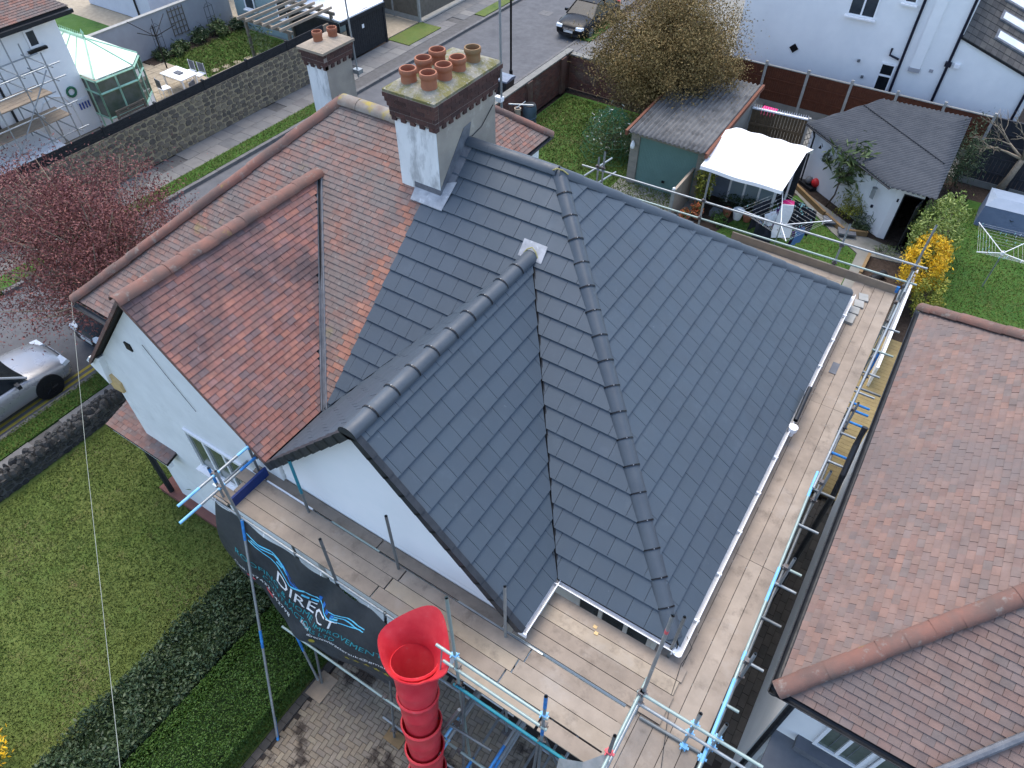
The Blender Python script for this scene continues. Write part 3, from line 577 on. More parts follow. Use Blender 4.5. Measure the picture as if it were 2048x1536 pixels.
O('centre_gutter', MB().add([(XV - .16, YG - .02, ZV + .08), (XV, YG - .02, ZV - .02), (XV + .16, YG - .02, ZV + .08), (XV - .16, YV + .1, ZV + .1), (XV, YV + .1, ZV), (XV + .16, YV + .1, ZV + .1)], [(0, 1, 4, 3), (1, 2, 5, 4)]), 'black_plastic', H1)
# dry verge units on the new gable, each unit a part; apex cap
for s, x_end in ((1, -2.25), (-1, XV)):
    L = abs(x_end - GX); n = 11 if s > 0 else 10; dirv = Vector((s, 0, -KG)).normalized(); T = L * math.hypot(1, KG) - .12
    for k in range(n):
        a = Vector((GX, YG - .03, ZG + .03)) + dirv * (.12 + T * k / n); b = a + dirv * (T / n + .03); up = Vector((s * KG, 0, 1)).normalized()
        m = MB().add([a + up * .03, b + up * .045, b - up * .12, a - up * .105, a + up * .03 + sy * .1, b + up * .045 + sy * .1, b - up * .12 + sy * .03, a - up * .105 + sy * .03],
                     [(0, 1, 2, 3), (4, 5, 1, 0), (1, 5, 6, 2), (3, 2, 6, 7), (0, 3, 7, 4)] if s < 0 else [(3, 2, 1, 0), (0, 1, 5, 4), (2, 6, 5, 1), (7, 6, 2, 3), (4, 7, 3, 0)]); O('verge_unit', m, 'verge_plastic', H1)
pr = [(x * 1.02, y + .0) for x, y in halfround(.165, .16, 11, .06)]
O('ridge_end_cap', MB().add([(GX, YG - .05, ZG - .12)] + [(GX + x, YG - .05, ZG + .015 + y) for x, y in pr], [(0, i, i + 1) for i in range(1, len(pr))] + [(0, len(pr), 1)]), 'verge_plastic', H1)
# red gable: barge edge in red brown, white fascia
for s, x_end in ((1, XV), (-1, -12.48)):
    O('verge_slip', MB().prism([(RX, YG - .015, ZG + .0), (x_end, YG - .015, ZG - KG * abs(x_end - RX)), (x_end, YG - .015, ZG - KG * abs(x_end - RX) - .07), (RX, YG - .015, ZG - .07)], (0, .06, 0)), 'red_ridge', H2)
# fascias, gutters, soffits (white plastic half-round gutter)
def gutter(p, q, out, mat, parent, r=.06, name='gutter'):
    p, q, out = Vector(p), Vector(q), Vector(out); m = MB(); n = 8; A = []
    for c in (p, q): A += [c + out * (r + r * math.cos(math.pi * k / n)) * 1 + Vector((0, 0, -r * math.sin(math.pi * k / n))) for k in range(n + 1)]
    B = [v + Vector((0, 0, .006)) * 0 + (Vector((0, 0, 1)) * .006) for v in A]; k = n + 1
    m.add(A, [(i, i + 1, k + i + 1, k + i) for i in range(n)]); m.tube(p + out * 2 * r, q + out * 2 * r, .009, 6); m.tube(p, q, .007, 6)
    O(name, m, mat, parent, smooth=False)
gutter((XR - .03, YF - .1, ZE - .02), (XR - .03, YB + .02, ZE - .02), (1, 0, 0), 'white_plastic', H1)
for y in np.arange(5.3, 14, .9): O('gutter_bracket', MB().bb((XR - .03, y, ZE - .1), (XR + .11, y + .03, ZE + .0)), 'white_plastic', H1)
O('fascia', MB().bb((XR - .06, YF - .06, ZE - .2), (XR - .035, YB + .06, ZE - .03)), 'white_plastic', H1)
O('soffit', MB().bb((-.46, YF + .02, ZE - .19), (XR - .06, YB, ZE - .17)), 'white_plastic', H1)
gutter((-2.22, YF + .03, ZE - .02), (XR + .0, YF + .03, ZE - .02), (0, -1, 0), 'white_plastic', H1)
O('fascia', MB().bb((-2.5, YF + .04, ZE - .2), (XR - .06, YF + .06, ZE - .03)), 'white_plastic', H1)
O('soffit', MB().bb((-2.4, YF + .06, ZE - .19), (-.3, 5.06, ZE - .17)), 'white_plastic', H1)
gutter((-2.28, YG, ZE - .02), (-2.28, 4.78, ZE - .02), (1, 0, 0), 'white_plastic', H1)
O('fascia', MB().bb((-2.31, YG + .04, ZE - .2), (-2.285, 4.8, ZE - .03)), 'white_plastic', H1)
O('gutter_stop', MB().bb((-2.28, YG - .02, ZE - .1), (-2.14, YG + .0, ZE + .01)), 'white_plastic', H1)
gutter((XL + .02, YF - .06, ZE - .02), (-12.5, YF - .06, ZE - .02), (0, -1, 0), 'black_plastic', H2)
gutter((XL + .02, YF - .1, ZE - .02), (XL + .02, YB, ZE - .02), (-1, 0, 0), 'black_plastic', H2)
# bedroom window under the front eave, gable windows
window(H1, (-1.95, 5.045, 3.3), (1, 0, 0), (0, 0, 1), 1.35, 1.05, 3, 1, .07, 'glass_grey', sill='white_plastic')
window(H1, (-6.2, 3.975, 2.9), (1, 0, 0), (0, 0, 1), 2.6, 1.2, 4, 1, .07, 'glass_grey', sill='white_plastic')
window(H2, (-10.25, 3.915, 2.9), (1, 0, 0), (0, 0, 1), 2.3, 1.25, 4, 1, .07, 'glass_green', sill='white_plastic')
O('vent_block', MB().bb((-10.78, 3.89, 6.05), (-10.62, 3.925, 6.22)), 'black_metal', H2)
O('wall_cable', MB().path([(-10.1, 3.9, 6.5), (-9.75, 3.9, 5.85), (-9.35, 3.9, 5.2)], .005), 'cable_dark', H2)
O('burglar_alarm', MB().prism([(-12.4, 3.86, 4.05), (-12.05, 3.86, 4.1), (-12.0, 3.86, 4.4), (-12.25, 3.86, 4.55), (-12.45, 3.86, 4.35)], (0, .08, 0)), 'cream_plastic', H2)
# bellcast kneeler of the red gable
O('kneeler', MB().prism([(-12.3, 3.8, 4.3), (-12.75, 3.8, 4.75), (-12.55, 3.8, 4.95), (-12.1, 3.8, 5.15)], (0, .5, 0)), 'old_white_render', H2)
# porch over the red house door
pp = Plane((-13.4, 3.62, 2.45), sx, (0, 1.0, .3)); PO = [(-13.4, 3.62, 2.45), (-11.3, 3.62, 2.45), (-11.3, 5.0, 2.864), (-13.4, 5.0, 2.864)]
pd = deck([PO], H2, 'porch_roof'); place_pieces('porch_tile', tiles(pp, PO, PW, PG, .014, .004, .004), 'old_tile', pd, 140, 'porch_tile_field')
O('porch_beam', MB().bb((-13.35, 3.66, 2.22), (-11.35, 3.76, 2.4)), 'white_paint', H2); O('porch_post', MB().tube((-12.6, 3.82, 0), (-12.6, 3.82, 2.3), .07, 8), 'dark_door', H2)
O('porch_wall', MB().bb((-13.2, 4.4, 0), (-12.3, 5.1, 2.6)), 'white_render', H2); O('porch_step', MB().bb((-12.95, 3.72, 0), (-10.6, 4.4, .16)), 'red_tile_step', H2)
# rear wing of the red house
rw = [(-9.4, 16.7, 4.9), (-13.2, 16.7, 4.9), (-11.3, 14.8, 6.4), (-11.3, 12.6, 6.4)]
O('rear_wing_wall', MB().bb((-13.0, 13.9, 0), (-9.65, 16.45, 4.8)), 'white_render', H2)
wa, wb, wc = (-9.4, 16.7, 4.9), (-11.3, 14.9, 6.4), (-11.3, 11.5, 6.4)
WR = [(-9.4, 16.7, 4.9), (-9.4, 13.0, 4.9), (-11.3, 13.0, 6.4), (-11.3, 14.9, 6.4)]; WB = [(-9.4, 16.7, 4.9), (-11.3, 14.9, 6.4), (-13.2, 16.7, 4.9)]
dw = deck([WR, WB, [(-13.2, 16.7, 4.9), (-11.3, 14.9, 6.4), (-11.3, 13, 6.4), (-13.2, 13, 4.9)]], H2, 'rear_wing_roof')
place_pieces('wing_tile', tiles(Plane((-9.4, 13, 4.9), sy, (-1.9, 0, 1.5)), WR, PW, PG, .014, .004, .004) + tiles(Plane((-9.4, 16.7, 4.9), sx, (0, -1.8, 1.5)), WB, PW, PG, .014, .004, .004), 'old_tile', dw, 100, 'wing_tile_field')
ridge_run('hip_tile', wb, (wa[0] + .02, wa[1] + .02, wa[2] + .03), hr_, .34, 'red_ridge', H2, lap=.02, rise=.006, jit=.006)
gutter((-9.42, 13, 4.86), (-9.42, 16.7, 4.86), (1, 0, 0), 'black_plastic', H2)
# ------------------------------------------------------------------ chimneys
def chimney(parent, x0, x1, y0, y1, z0, zb, zt, pots, flm, potr=.145, poth=.27):
    st = O('chimney', MB().bb((x0, y0 + .02, z0), (x1, y1, zb + .06)), 'pebbledash', parent)
    O('whitewashed_face', MB().bb((x0 + .001, y0, z0), (x1 - .001, y0 + .018, zb + .02)), 'whitewash', st)
    O('brick_core', MB().bb((x0 - .02, y0 - .02, zb + .05), (x1 + .02, y1 + .02, zt - .01)), 'brick_mortar', st)
    n = max(4, int(round((zt - zb) / .085))); ch = (zt - zb) / n; L = .23
    for k in range(n):
        z = zb + k * ch; g = .05 + (.0 if k < 3 else .02 * (k - 2)) if k else .035; X0, X1, Y0, Y1 = x0 - g, x1 + g, y0 - g, y1 + g; stag = (k % 2) * L / 2
        def run(a, b, fn):
            t = a - stag if stag else a
            while t < b - .01:
                p, q = max(t, a), min(t + L, b)
                if q - p > .03: fn(p + .005, q - .005)
                t += L
        if k == 0:   # toothed lowest course
            t = x0 - .03
            while t < x1: O('brick', MB().bb((t, y0 - g, z), (min(t + .1, x1 + g), y0 + .05, z + ch - .01)), 'chimney_brick', st); t += .2
            t = y0 - .03
            while t < y1: O('brick', MB().bb((x1 - .05, t, z), (x1 + g, min(t + .1, y1 + g), z + ch - .01)), 'chimney_brick', st); t += .2
            continue
        O('mortar_course', MB().bb((X0 + .007, Y0 + .007, z), (X1 - .007, Y1 - .007, z + ch)), 'brick_mortar', st)
        run(X0, X1, lambda p, q: O('brick', MB().bb((p, Y0, z + .005), (q, Y0 + .1, z + ch - .006)), 'chimney_brick', st))
        run(Y0 + .105, Y1, lambda p, q: O('brick', MB().bb((X1 - .1, p, z + .005), (X1, q, z + ch - .006)), 'chimney_brick', st))
        run(Y0 + .105, Y1, lambda p, q: O('brick', MB().bb((X0, p, z + .005), (X0 + .1, q, z + ch - .006)), 'chimney_brick', st))
    g = .1; a, b, c, d = x0 - g, x1 + g, y0 - g, y1 + g; e = .16
    m = MB(); nx, ny = 10, 16; q = []
    for j in range(ny + 1):
        for i in range(nx + 1):
            u, v = i / nx, j / ny; edge = min(u, 1 - u) * (b - a), min(v, 1 - v) * (d - c); h = min(1, min(edge) / .3)
            q.append((a + (b - a) * u, c + (d - c) * v, zt + .04 + .1 * math.sin(h * math.pi / 2) + random.uniform(-.008, .008)))
    f = [(j * (nx + 1) + i, j * (nx + 1) + i + 1, (j + 1) * (nx + 1) + i + 1, (j + 1) * (nx + 1) + i) for j in range(ny) for i in range(nx)]; m.add(q, f); m.bb((a, c, zt - .01), (b, d, zt + .045)); O('flaunching', m, flm, st)
    for k, (px, py, mt) in enumerate(pots):
        zz = zt + .1; r = potr; h = poth + random.uniform(-.02, .02)
        pt = O('chimney_pot', MB().lathe((px, py, zz - .04), [(r * .98, 0), (r * .93, .05), (r * .9, h - .07), (r * 1.02, h - .05), (r * 1.05, h), (r * .98, h + .03), (r * .84, h + .03), (r * .8, .1)], 20), mt, st, auto=40)
        O('flue', MB().lathe((px, py, zz + .04), [(r * .81, 0), (0.001, .001)], 20), 'soot_and_bore_shade', pt)
    return st
T_, TG_ = 'terracotta', 'terracotta_green'
ch1 = chimney(H1, -7.93, -7.05, 8.6, 10.38, 7.6, 9.2, 9.7, [(-7.28, 8.82, T_), (-7.7, 8.82, T_), (-7.28, 9.23, T_), (-7.7, 9.23, T_), (-7.28, 9.62, T_), (-7.7, 9.62, T_), (-7.28, 10.06, TG_)], 'flaunching')
ch2 = chimney(H2, -12.82, -12.22, 11.2, 12.05, 5.6, 8.08, 8.45, [(-12.55, 11.45, T_), (-12.45, 11.82, T_)], 'flaunching_pale', .115, .24)
# lead flashings of the big chimney
y0c = 8.6
O('apron_flashing', MB().prism([(-7.6, y0c - .2, zf(y0c - .2) + .062), (-6.9, y0c - .2, zf(y0c - .2) + .062), (-6.86, y0c + .25, zf(y0c + .25) + .062), (-7.62, y0c + .0, zf(y0c) + .062)], (0, 0, .014)), 'lead', H1)
O('apron_upstand', MB().bb((-7.62, y0c - .012, zf(y0c) - .02), (-7.045, y0c - .002, zf(y0c) + .17)), 'lead_dark', H1)
O('side_flashing', MB().prism([(-7.046, y0c, zf(y0c) + .0), (-7.046, YR, ZR), (-7.046, YR + .1, ZR + .32), (-7.046, YR - .12, ZR + .3), (-7.046, y0c + .1, zf(y0c + .1) + .2), (-7.046, y0c, zf(y0c) + .16)], (.008, 0, 0)), 'lead_dark', H1)
O('soaker_flashing', MB().prism([fr(-7.05, y0c + .02), fr(-6.9, y0c + .02), fr(-6.9, YR - .1), fr(-7.05, YR - .1)], (0, 0, .06)), 'lead_dark', H1)
# ------------------------------------------------------------------ right-hand neighbour
H3 = E('detached_house', (4, 7, 0), 'white house with brown-red hipped tile roof and leaded windows beyond the side passage', 'house')
ex, ey0, ey1 = 1.22, 5.0, 14.47; am = (ey0 + ey1) / 2; AX = ex + (am - ey0); NK = .79; NZ = ZE + NK * (am - ey0)
N1 = [(ex, ey0, ZE), (ex, ey1, ZE), (AX, am, NZ)]; N2 = [(ex, ey0, ZE), (AX + 4, ey0, ZE), (AX + 4, am, NZ), (AX, am, NZ)]
dn = deck([N1, N2, [(ex, ey1, ZE), (AX, am, NZ), (AX + 4, am, NZ), (AX + 4, ey1, ZE)]], H3)
nt1 = tiles(Plane((ex, ey0, ZE), sy, (1, 0, NK)), N1, .165, .112, .016, .004, .005, minA=.2)
nt2 = tiles(Plane((ex, ey0, ZE), sx, (0, 1, NK)), N2, .165, .112, .016, .004, .005, minA=.2)
inview = lambda c: c.x < 5.2
place_pieces('roof_tile', nt1 + nt2, 'neighbour_tile', dn, 300, 'roof_tile_field', keep=inview)
big = halfround(.13, .12, 11, .04)
ridge_run('hip_tile', (AX, am, NZ + .03), (ex - .02, ey0 - .04, ZE + .06), big, .36, 'red_ridge', H3, lap=.02, rise=.006, jit=.008)
ridge_run('hip_tile', (AX, am, NZ + .03), (ex - .02, ey1 + .04, ZE + .06), big, .36, 'red_ridge', H3, lap=.02, rise=.006, jit=.008)
O('wall', MB().bb((1.5, 5.3, 0), (AX + 4, 14.2, 4.85)), 'white_render', H3)
gutter((ex + .02, ey0 - .1, ZE - .02), (ex + .02, ey1 + .05, ZE - .02), (-1, 0, 0), 'black_plastic', H3, r=.065); gutter((ex - .1, ey0 + .02, ZE - .02), (AX + 4, ey0 + .02, ZE - .02), (0, -1, 0), 'black_plastic', H3, r=.065)
O('downpipe', MB().path([(1.3, 5.0, 4.75), (1.35, 5.1, 4.6), (1.55, 5.22, 4.3), (1.55, 5.22, 0)], .05, 8), 'black_plastic', H3)
for k, x in enumerate((2.1, 2.85, 3.6)): window(H3, (x, 5.295, 3.35), (1, 0, 0), (0, 0, 1), .68, .95, 2, 1, .05, 'glass_green')
for k in range(7):    # lead cames over the panes
    O('lead_came', MB().ob((2.3 + k * .27, 5.262, 3.85), (.004, 0, 0), (0, .003, 0), (0, 0, .4)), 'lead_dark', H3)
O('sill_course', MB().bb((1.9, 5.1, 3.12), (4.6, 5.3, 3.28)), 'slab_grey', H3)
O('bay_roof', MB().prism([(1.6, 4.3, 2.55), (5, 4.3, 2.55), (5, 5.3, 2.95), (1.6, 5.3, 2.95)], (0, 0, .05)), 'slab_grey', H3)
O('bay_wall', MB().bb((1.7, 4.5, 0), (5, 5.3, 2.55)), 'white_render', H3)
O('soil_stack', MB().path([(1.02, 9.2, 0), (1.02, 9.2, 4.2), (1.0, 9.35, 4.7), (.98, 9.75, 5.1), (.98, 9.9, 5.45)], .055, 10), 'black_plastic', H3)
# small front gable valley seen at the frame edge
O('valley_pipe', MB().path([(3.1, 4.86, 4.92), (3.36, 5.15, 5.12), (3.92, 5.78, 5.62), (4.9, 6.9, 6.5)], .055, 8), 'lead_dark', H3)
# ================================================================== SCAFFOLD
SC = E('scaffold', (-.3, 3.7, 0), 'galvanised tube scaffold with timber board walkways wrapped round the grey-roofed house', 'scaffold')
ZP = 4.56; TR = .0243
def bd(x0, y0, x1, y1, z=ZP, th=.038): O('board', MB().bb((x0 + .003, y0 + .003, z - th), (x1 - .003, y1 - .003, z + random.uniform(-.004, .004))), 'board', SC)
for k in range(3):                                              # front walkway, boards along x
    y = 3.05 + k * .228
    for x0, x1 in ((-8.2 + .25 * (k % 2), -4.62 + .1 * k), (-4.60 + .1 * k, -2.2 + .08 * k), (-2.18 + .08 * k, -.42 + .06 * k)): bd(x0, y, x1, y + .225)
for x0, x1 in ((-8.0, -5.1), (-5.08, -2.6)): bd(x0, 3.77, x1, 3.965, ZP - .02)
for k in range(4):
    y = 3.775 + k * .23; bd(-2.42 if k < 2 else -2.2, y, .06 - .03 * (k == 0) - .02 * k + (.05 if k == 3 else 0), y + .226, ZP + .045)
bd(-2.9, 2.8, -1.42, 3.03, ZP - .002); bd(-1.38, 2.8, -.3, 3.03, ZP + .002)
for k in range(5):                                              # side walkway, boards along y
    x = -.49 + k * .228
    ys = [2.0, 6.92, 10.95, 15.2] if k > 0 else [2.0, 6.92]
    for a, b in zip(ys, ys[1:]): bd(x, a + (.0 if k % 2 else .0), x + .225, b)
for k in range(3): bd(-8.2, 14.5 + k * .228, -.5, 14.725 + k * .228)
def tb(p, q, mat='galv', name='tube', r=TR): return O(name, MB().tube(p, q, r, 10), mat, SC, auto=50)
def std(x, y, z1, mat='galv', z0=0., top=None, y0=None):
    s = O('standard', MB().tube((x, y if y0 is None else y0, z0), (x, y, z1), TR, 10, cap=False).tube((x, y if y0 is None else y0, z0), (x, y, z1 - .001), TR * .8, 10, cap=False), mat, SC, auto=50)
    O('tube_bore', MB().lathe((x, y, z1 - .03), [(TR * .85, 0), (.001, .001)], 10), 'soot_and_bore_shade', s)  # black disc stands in for the shade down the hollow tube
    if top: O('painted_end', MB().tube((x, y, z1 - top[1]), (x, y, z1 + .001), TR * 1.06, 10, cap=False), top[0], s)
    if z0 == 0.: O('base_plate', MB().bb((x - .08, (y0 or y) - .08, 0), (x + .08, (y0 or y) + .08, .012)), 'rust_coupler', s)
    return s
def coup(x, y, z, mat='rust_coupler'):
    m = MB().bb((x - .04, y - .035, z - .035), (x + .04, y + .035, z + .035)); m.tube((x - .03, y - .07, z + .02), (x - .03, y + .03, z + .02), .009, 6); m.tube((x + .03, y - .05, z - .02), (x + .03, y + .06, z - .02), .009, 6); m.bb((x - .06, y - .02, z - .012), (x + .07, y + .015, z + .012))
    O('coupler', m, mat, SC)
# rear row
for x, z in ((.74, 6.42), (-.84, 5.85), (-4.2, 6.05), (-7.0, 5.75), (-7.15, 5.55)): std(x, 15.3, z, 'galv'); coup(x, 15.27, 5.3); coup(x, 15.27, 4.8)
tb((-7.6, 15.26, 5.2), (.98, 15.26, 5.4), 'galv', 'guard_rail'); tb((-6.9, 15.26, 4.72), (.95, 15.26, 4.93), 'galv_green', 'guard_rail')
tb((-7.3, 14.8, 5.2), (-7.1, 16.0, 5.2)); tb((-7.1, 14.9, 4.9), (-6.9, 15.9, 4.9))
O('toe_board', MB().bb((-3.3, 15.2, ZP - .02), (.66, 15.24, ZP + .2)), 'toe_board', SC)
O('toe_board_band', MB().bb((.6, 15.195, ZP + .05), (.667, 15.245, ZP + .205)), 'blue_paint', SC)
# long side
tb((.675, 3.2, 5.0), (.585, 8.9, 5.0), 'galv_green', 'guard_rail'); tb((.62, 8.5, 5.02), (.78, 15.7, 5.02), 'galv', 'guard_rail')
for a, b, m_ in ((3.5, 4.75, 'light_blue_paint'), (6.1, 6.75, 'light_blue_paint'), (8.3, 8.9, 'light_blue_paint'), (5.05, 5.2, 'light_blue_paint')):
    f = lambda y: .675 - .09 * (y - 3.2) / 5.7
    O('painted_band', MB().tube((f(a), a, 5.0), (f(b), b, 5.0), TR * 1.05, 10), m_, SC)
for y, z, t in ((14.3, 5.3, None), (12.3, 5.15, ('blue_paint', .45)), (10.69, 5.2, None), (8.72, 5.35, None), (6.82, 5.32, None), (5.09, 5.3, None)): std(.75, y, z, 'galv', top=t); coup(.70, y, 5.0); coup(.73, y, 4.47)
tb((.72, 2.4, 4.44), (.72, 15.6, 4.44), 'galv_dark', 'ledger'); tb((.72, 2.4, 2.4), (.72, 15.6, 2.4), 'galv_dark', 'ledger')
ends = [(14.0, 1.02), (13.15, 1.08), (12.37, .99), (11.86, 1.13), (11.73, 1.04), (11.38, 1.03), (11.19, 1.05), (10.85, 1.06), (10.49, .99), (9.92, .98), (9.69, .98), (8.92, 1.04), (8.06, 1.0), (7.13, 1.0), (6.78, 1.02), (6.11, 1.0), (5.31, 1.0), (4.56, .9)]
for i, (y, x) in enumerate(ends):
    t = tb((-.45, y, 4.49), (x, y + .02, 4.49), ('galv', 'galv_green', 'galv', 'galv_dark')[i % 4], 'transom')
    if i in (5, 6, 9, 7): O('painted_end', MB().tube((x - .3, y + .017, 4.49), (x + .002, y + .02, 4.49), TR * 1.05, 10), 'blue_paint', t)
# front right corner
std(-.33, 3.75, 7.7, 'galv', z0=0.); O('painted_band', MB().tube((-.33, 3.75, 7.25), (-.33, 3.75, 7.33), TR * 1.05, 10), 'print_pink', SC)
std(-.27, 4.74, 5.9, 'galv_dark'); std(.4, 3.75, 5.77, 'galv'); std(.71, 3.76, 5.88, 'galv')
tb((-.4, 3.71, 5.4), (1.3, 3.71, 5.43), 'galv_green', 'guard_rail'); tb((-.4, 3.71, 5.04), (1.2, 3.71, 5.07), 'galv', 'guard_rail')
tb((-.25, 3.72, ZP + .03), (.64, 3.75, ZP + .03), 'galv_dark', 'guard_rail')
for x in (-.33, .4, .71):
    for z in (5.4, 5.04): coup(x, 3.74, z, 'light_blue_paint' if x > 0 else 'rust_coupler')
coup(.42, 3.7, ZP + .05, 'light_blue_paint'); coup(.68, 3.7, ZP + .05, 'light_blue_paint')
tb((-.36, 3.95, 5.38), (-.35, 2.2, 5.38), 'galv_green', 'guard_rail'); tb((-.33, 3.9, 5.02), (-.33, 2.2, 5.02), 'galv', 'guard_rail')
std(-.37, 2.85, 6.05, 'galv_dark'); coup(-.37, 2.85, 5.4, 'print_pink'); coup(-.35, 3.72, 5.4)
O('debris_netting', MB().add([(-.9, 2.55, 5.0), (-.38, 2.85, 5.35), (-.36, 2.4, 5.2), (-.8, 2.2, 4.8), (-.6, 2.62, 5.22), (-.5, 2.3, 5.1)], [(0, 5, 4), (4, 5, 1), (1, 5, 2), (0, 3, 5), (3, 2, 5)]), 'galv_dark', SC)
# front row
for x, z, t, m_ in ((-2.68, 7.2, None, 'galv_green'), (-1.27, 6.16, ('blue_paint', .4), 'galv')):
    std(x, 2.76, z, m_, top=t); coup(x, 2.76, 5.5, 'light_blue_paint'); coup(x, 2.78, 5.05); coup(x, 2.77, 4.45)
tb((-2.98, 2.74, 5.5), (-1.2, 2.74, 5.5), 'galv_green', 'guard_rail'); tb((-2.9, 2.74, 5.05), (-1.2, 2.74, 5.05), 'galv_green', 'guard_rail')
O('painted_band', MB().tube((-1.27, 2.76, 4.7), (-1.27, 2.76, 4.95), TR * 1.06, 10), 'blue_paint', SC)
tb((-2.75, 2.72, 4.42), (-.2, 2.72, 4.42), 'teal_paint', 'ledger'); tb((-8.25, 3.0, 4.46), (-3.0, 3.0, 4.46), 'galv', 'ledger'); tb((-8.25, 3.74, 4.5), (-.4, 3.74, 4.5), 'galv', 'ledger')
O('white_strip', MB().bb((-7.6, 3.735, ZP - .03), (-6.5, 3.765, ZP + .008)), 'white_plastic', SC)
O('white_strip', MB().bb((-6.05, 3.735, ZP - .03), (-5.0, 3.765, ZP + .006)), 'galv_green', SC); O('white_strip', MB().bb((-3.4, 3.735, ZP - .03), (-1.85, 3.765, ZP + .006)), 'galv', SC)
for x, z, m_, t in ((-6.52, 6.04, 'galv_dark', ('teal_paint', .9)), (-4.54, 6.14, 'galv_dark', None), (-2.47, 6.18, 'galv', None)): std(x, 3.68, z, m_, top=t)
std(-5.3, 3.0, 5.76, 'galv_dark', z0=3.9); std(-7.5, 2.98, 5.83, 'galv'); std(-8.0, 3.1, 5.4, 'galv', top=('blue_paint', .4)); std(-7.9, 3.83, 5.6, 'galv_dark', top=('blue_paint', .4))
for z, x, a, b in ((5.5, -7.74, 2.3, 3.95), (5.1, -7.78, 2.2, 3.9)):
    t = tb((x, a, z), (x + .04, b, z), 'galv', 'guard_rail')
    for p, q, mm in ((a - .002, a + .42, 'light_blue_paint'), (b - .45, b + .002, 'blue_paint' if z < 5.3 else 'light_blue_paint'), (2.98, 3.12, 'light_blue_paint')):
        g = lambda y: x + .04 * (y - a) / (b - a)
        O('painted_end', MB().tube((g(p), p, z), (g(q), q, z), TR * 1.05, 10), mm, t)
    coup(x + .03, 3.83, z); coup(x, 3.05, z)
O('toe_board', MB().bb((-7.71, 3.06, ZP), (-7.665, 3.86, ZP + .22)), 'navy_board', SC); O('toe_board', MB().bb((-8.2, 3.0, ZP - .02), (-7.8, 3.03, ZP + .02)), 'board', SC)
tb((-8.3, 3.35, 4.47), (-8.3, 3.9, 4.47)); tb((-8.4, 3.2, 4.5), (-7.6, 3.2, 4.5), 'white_plastic', 'transom')
# outer lower bay that carries the banner
for x in (-6.2, -4.27, -2.6, -1.3): std(x, 3.0 if x < -3 else 2.76, 4.5, 'galv_dark', y0=2.38)
tb((-6.75, 2.44, 2.0), (-1.0, 2.52, 2.0), 'galv_green', 'ledger'); tb((-4.6, 2.5, .35), (-.8, 2.5, .35), 'galv', 'ledger'); tb((-4.4, 3.7, .35), (-.8, 3.7, .35), 'galv', 'ledger')
tb((-7.42, 2.96, 4.48), (-6.17, 1.1, .02), 'galv', 'raker'); O('painted_end', MB().tube((-7.42, 2.96, 4.48), (-7.32, 2.81, 4.12), TR * 1.06, 10), 'blue_paint', SC); O('painted_end', MB().tube((-6.31, 1.31, .5), (-6.17, 1.1, .02), TR * 1.06, 10), 'blue_paint', SC); O('painted_band', MB().tube((-6.83, 2.09, 2.4), (-6.73, 1.94, 2.05), TR * 1.06, 10), 'blue_paint', SC)
tb((-6.75, 2.6, 2.1), (-6.22, 2.35, .25), 'galv', 'brace'); O('painted_band', MB().tube((-6.6, 2.53, 1.6), (-6.48, 2.47, 1.15), TR * 1.06, 10), 'blue_paint', SC)
O('sole_board', MB().bb((-6.35, 2.05, 0), (-5.95, 2.6, .04)), 'toe_board', SC)
for i, (x, y0, y1, z) in enumerate(((-2.9, 2.2, 4.0, 2.0), (-2.4, 2.1, 4.0, 1.95), (-2.0, 2.2, 4.0, 2.0), (-1.6, 2.0, 4.0, 1.95), (-1.1, 2.2, 3.9, 2.0), (-3.3, 2.3, 4, .4), (-2.2, 2.1, 3.9, .4), (-1.5, 2.0, 3.9, .4), (-.9, 2.1, 3.8, .4), (-2.75, 2.35, 3.9, 3.0), (-1.9, 2.3, 3.9, 3.0))):
    t = tb((x, y0, z), (x + .03, y1, z), 'galv_dark' if i % 2 else 'galv', 'transom'); O('painted_end', MB().tube((x, y0 - .001, z), (x + .01, y0 + .35 + .1 * (i % 3), z), TR * 1.06, 10), 'blue_paint' if i % 3 else 'light_blue_paint', t)
for k, (p, q) in enumerate((((-3.6, 2.4, .1), (-2.5, 2.5, 4.3)), ((-1.2, 3.6, .1), (-2.4, 3.6, 4.3)), ((-3.0, 2.5, 3.1), (-2.0, 2.55, 3.15)))): tb(p, q, 'galv_dark', 'brace')
for x, y, z in ((-2.65, 2.5, 2.0), (-2.65, 2.45, .35), (-1.3, 2.5, 2.0), (-4.27, 2.5, 2.0), (-4.27, 2.42, .35), (-2.7, 2.6, 3.05)): coup(x, y, z)
O('sole_board', MB().bb((-2.2, 2.3, 0), (-1.7, 2.62, .04)), 'oak_timber', SC); O('sole_board', MB().bb((-4.45, 2.25, 0), (-4.05, 2.5, .04)), 'oak_timber', SC)
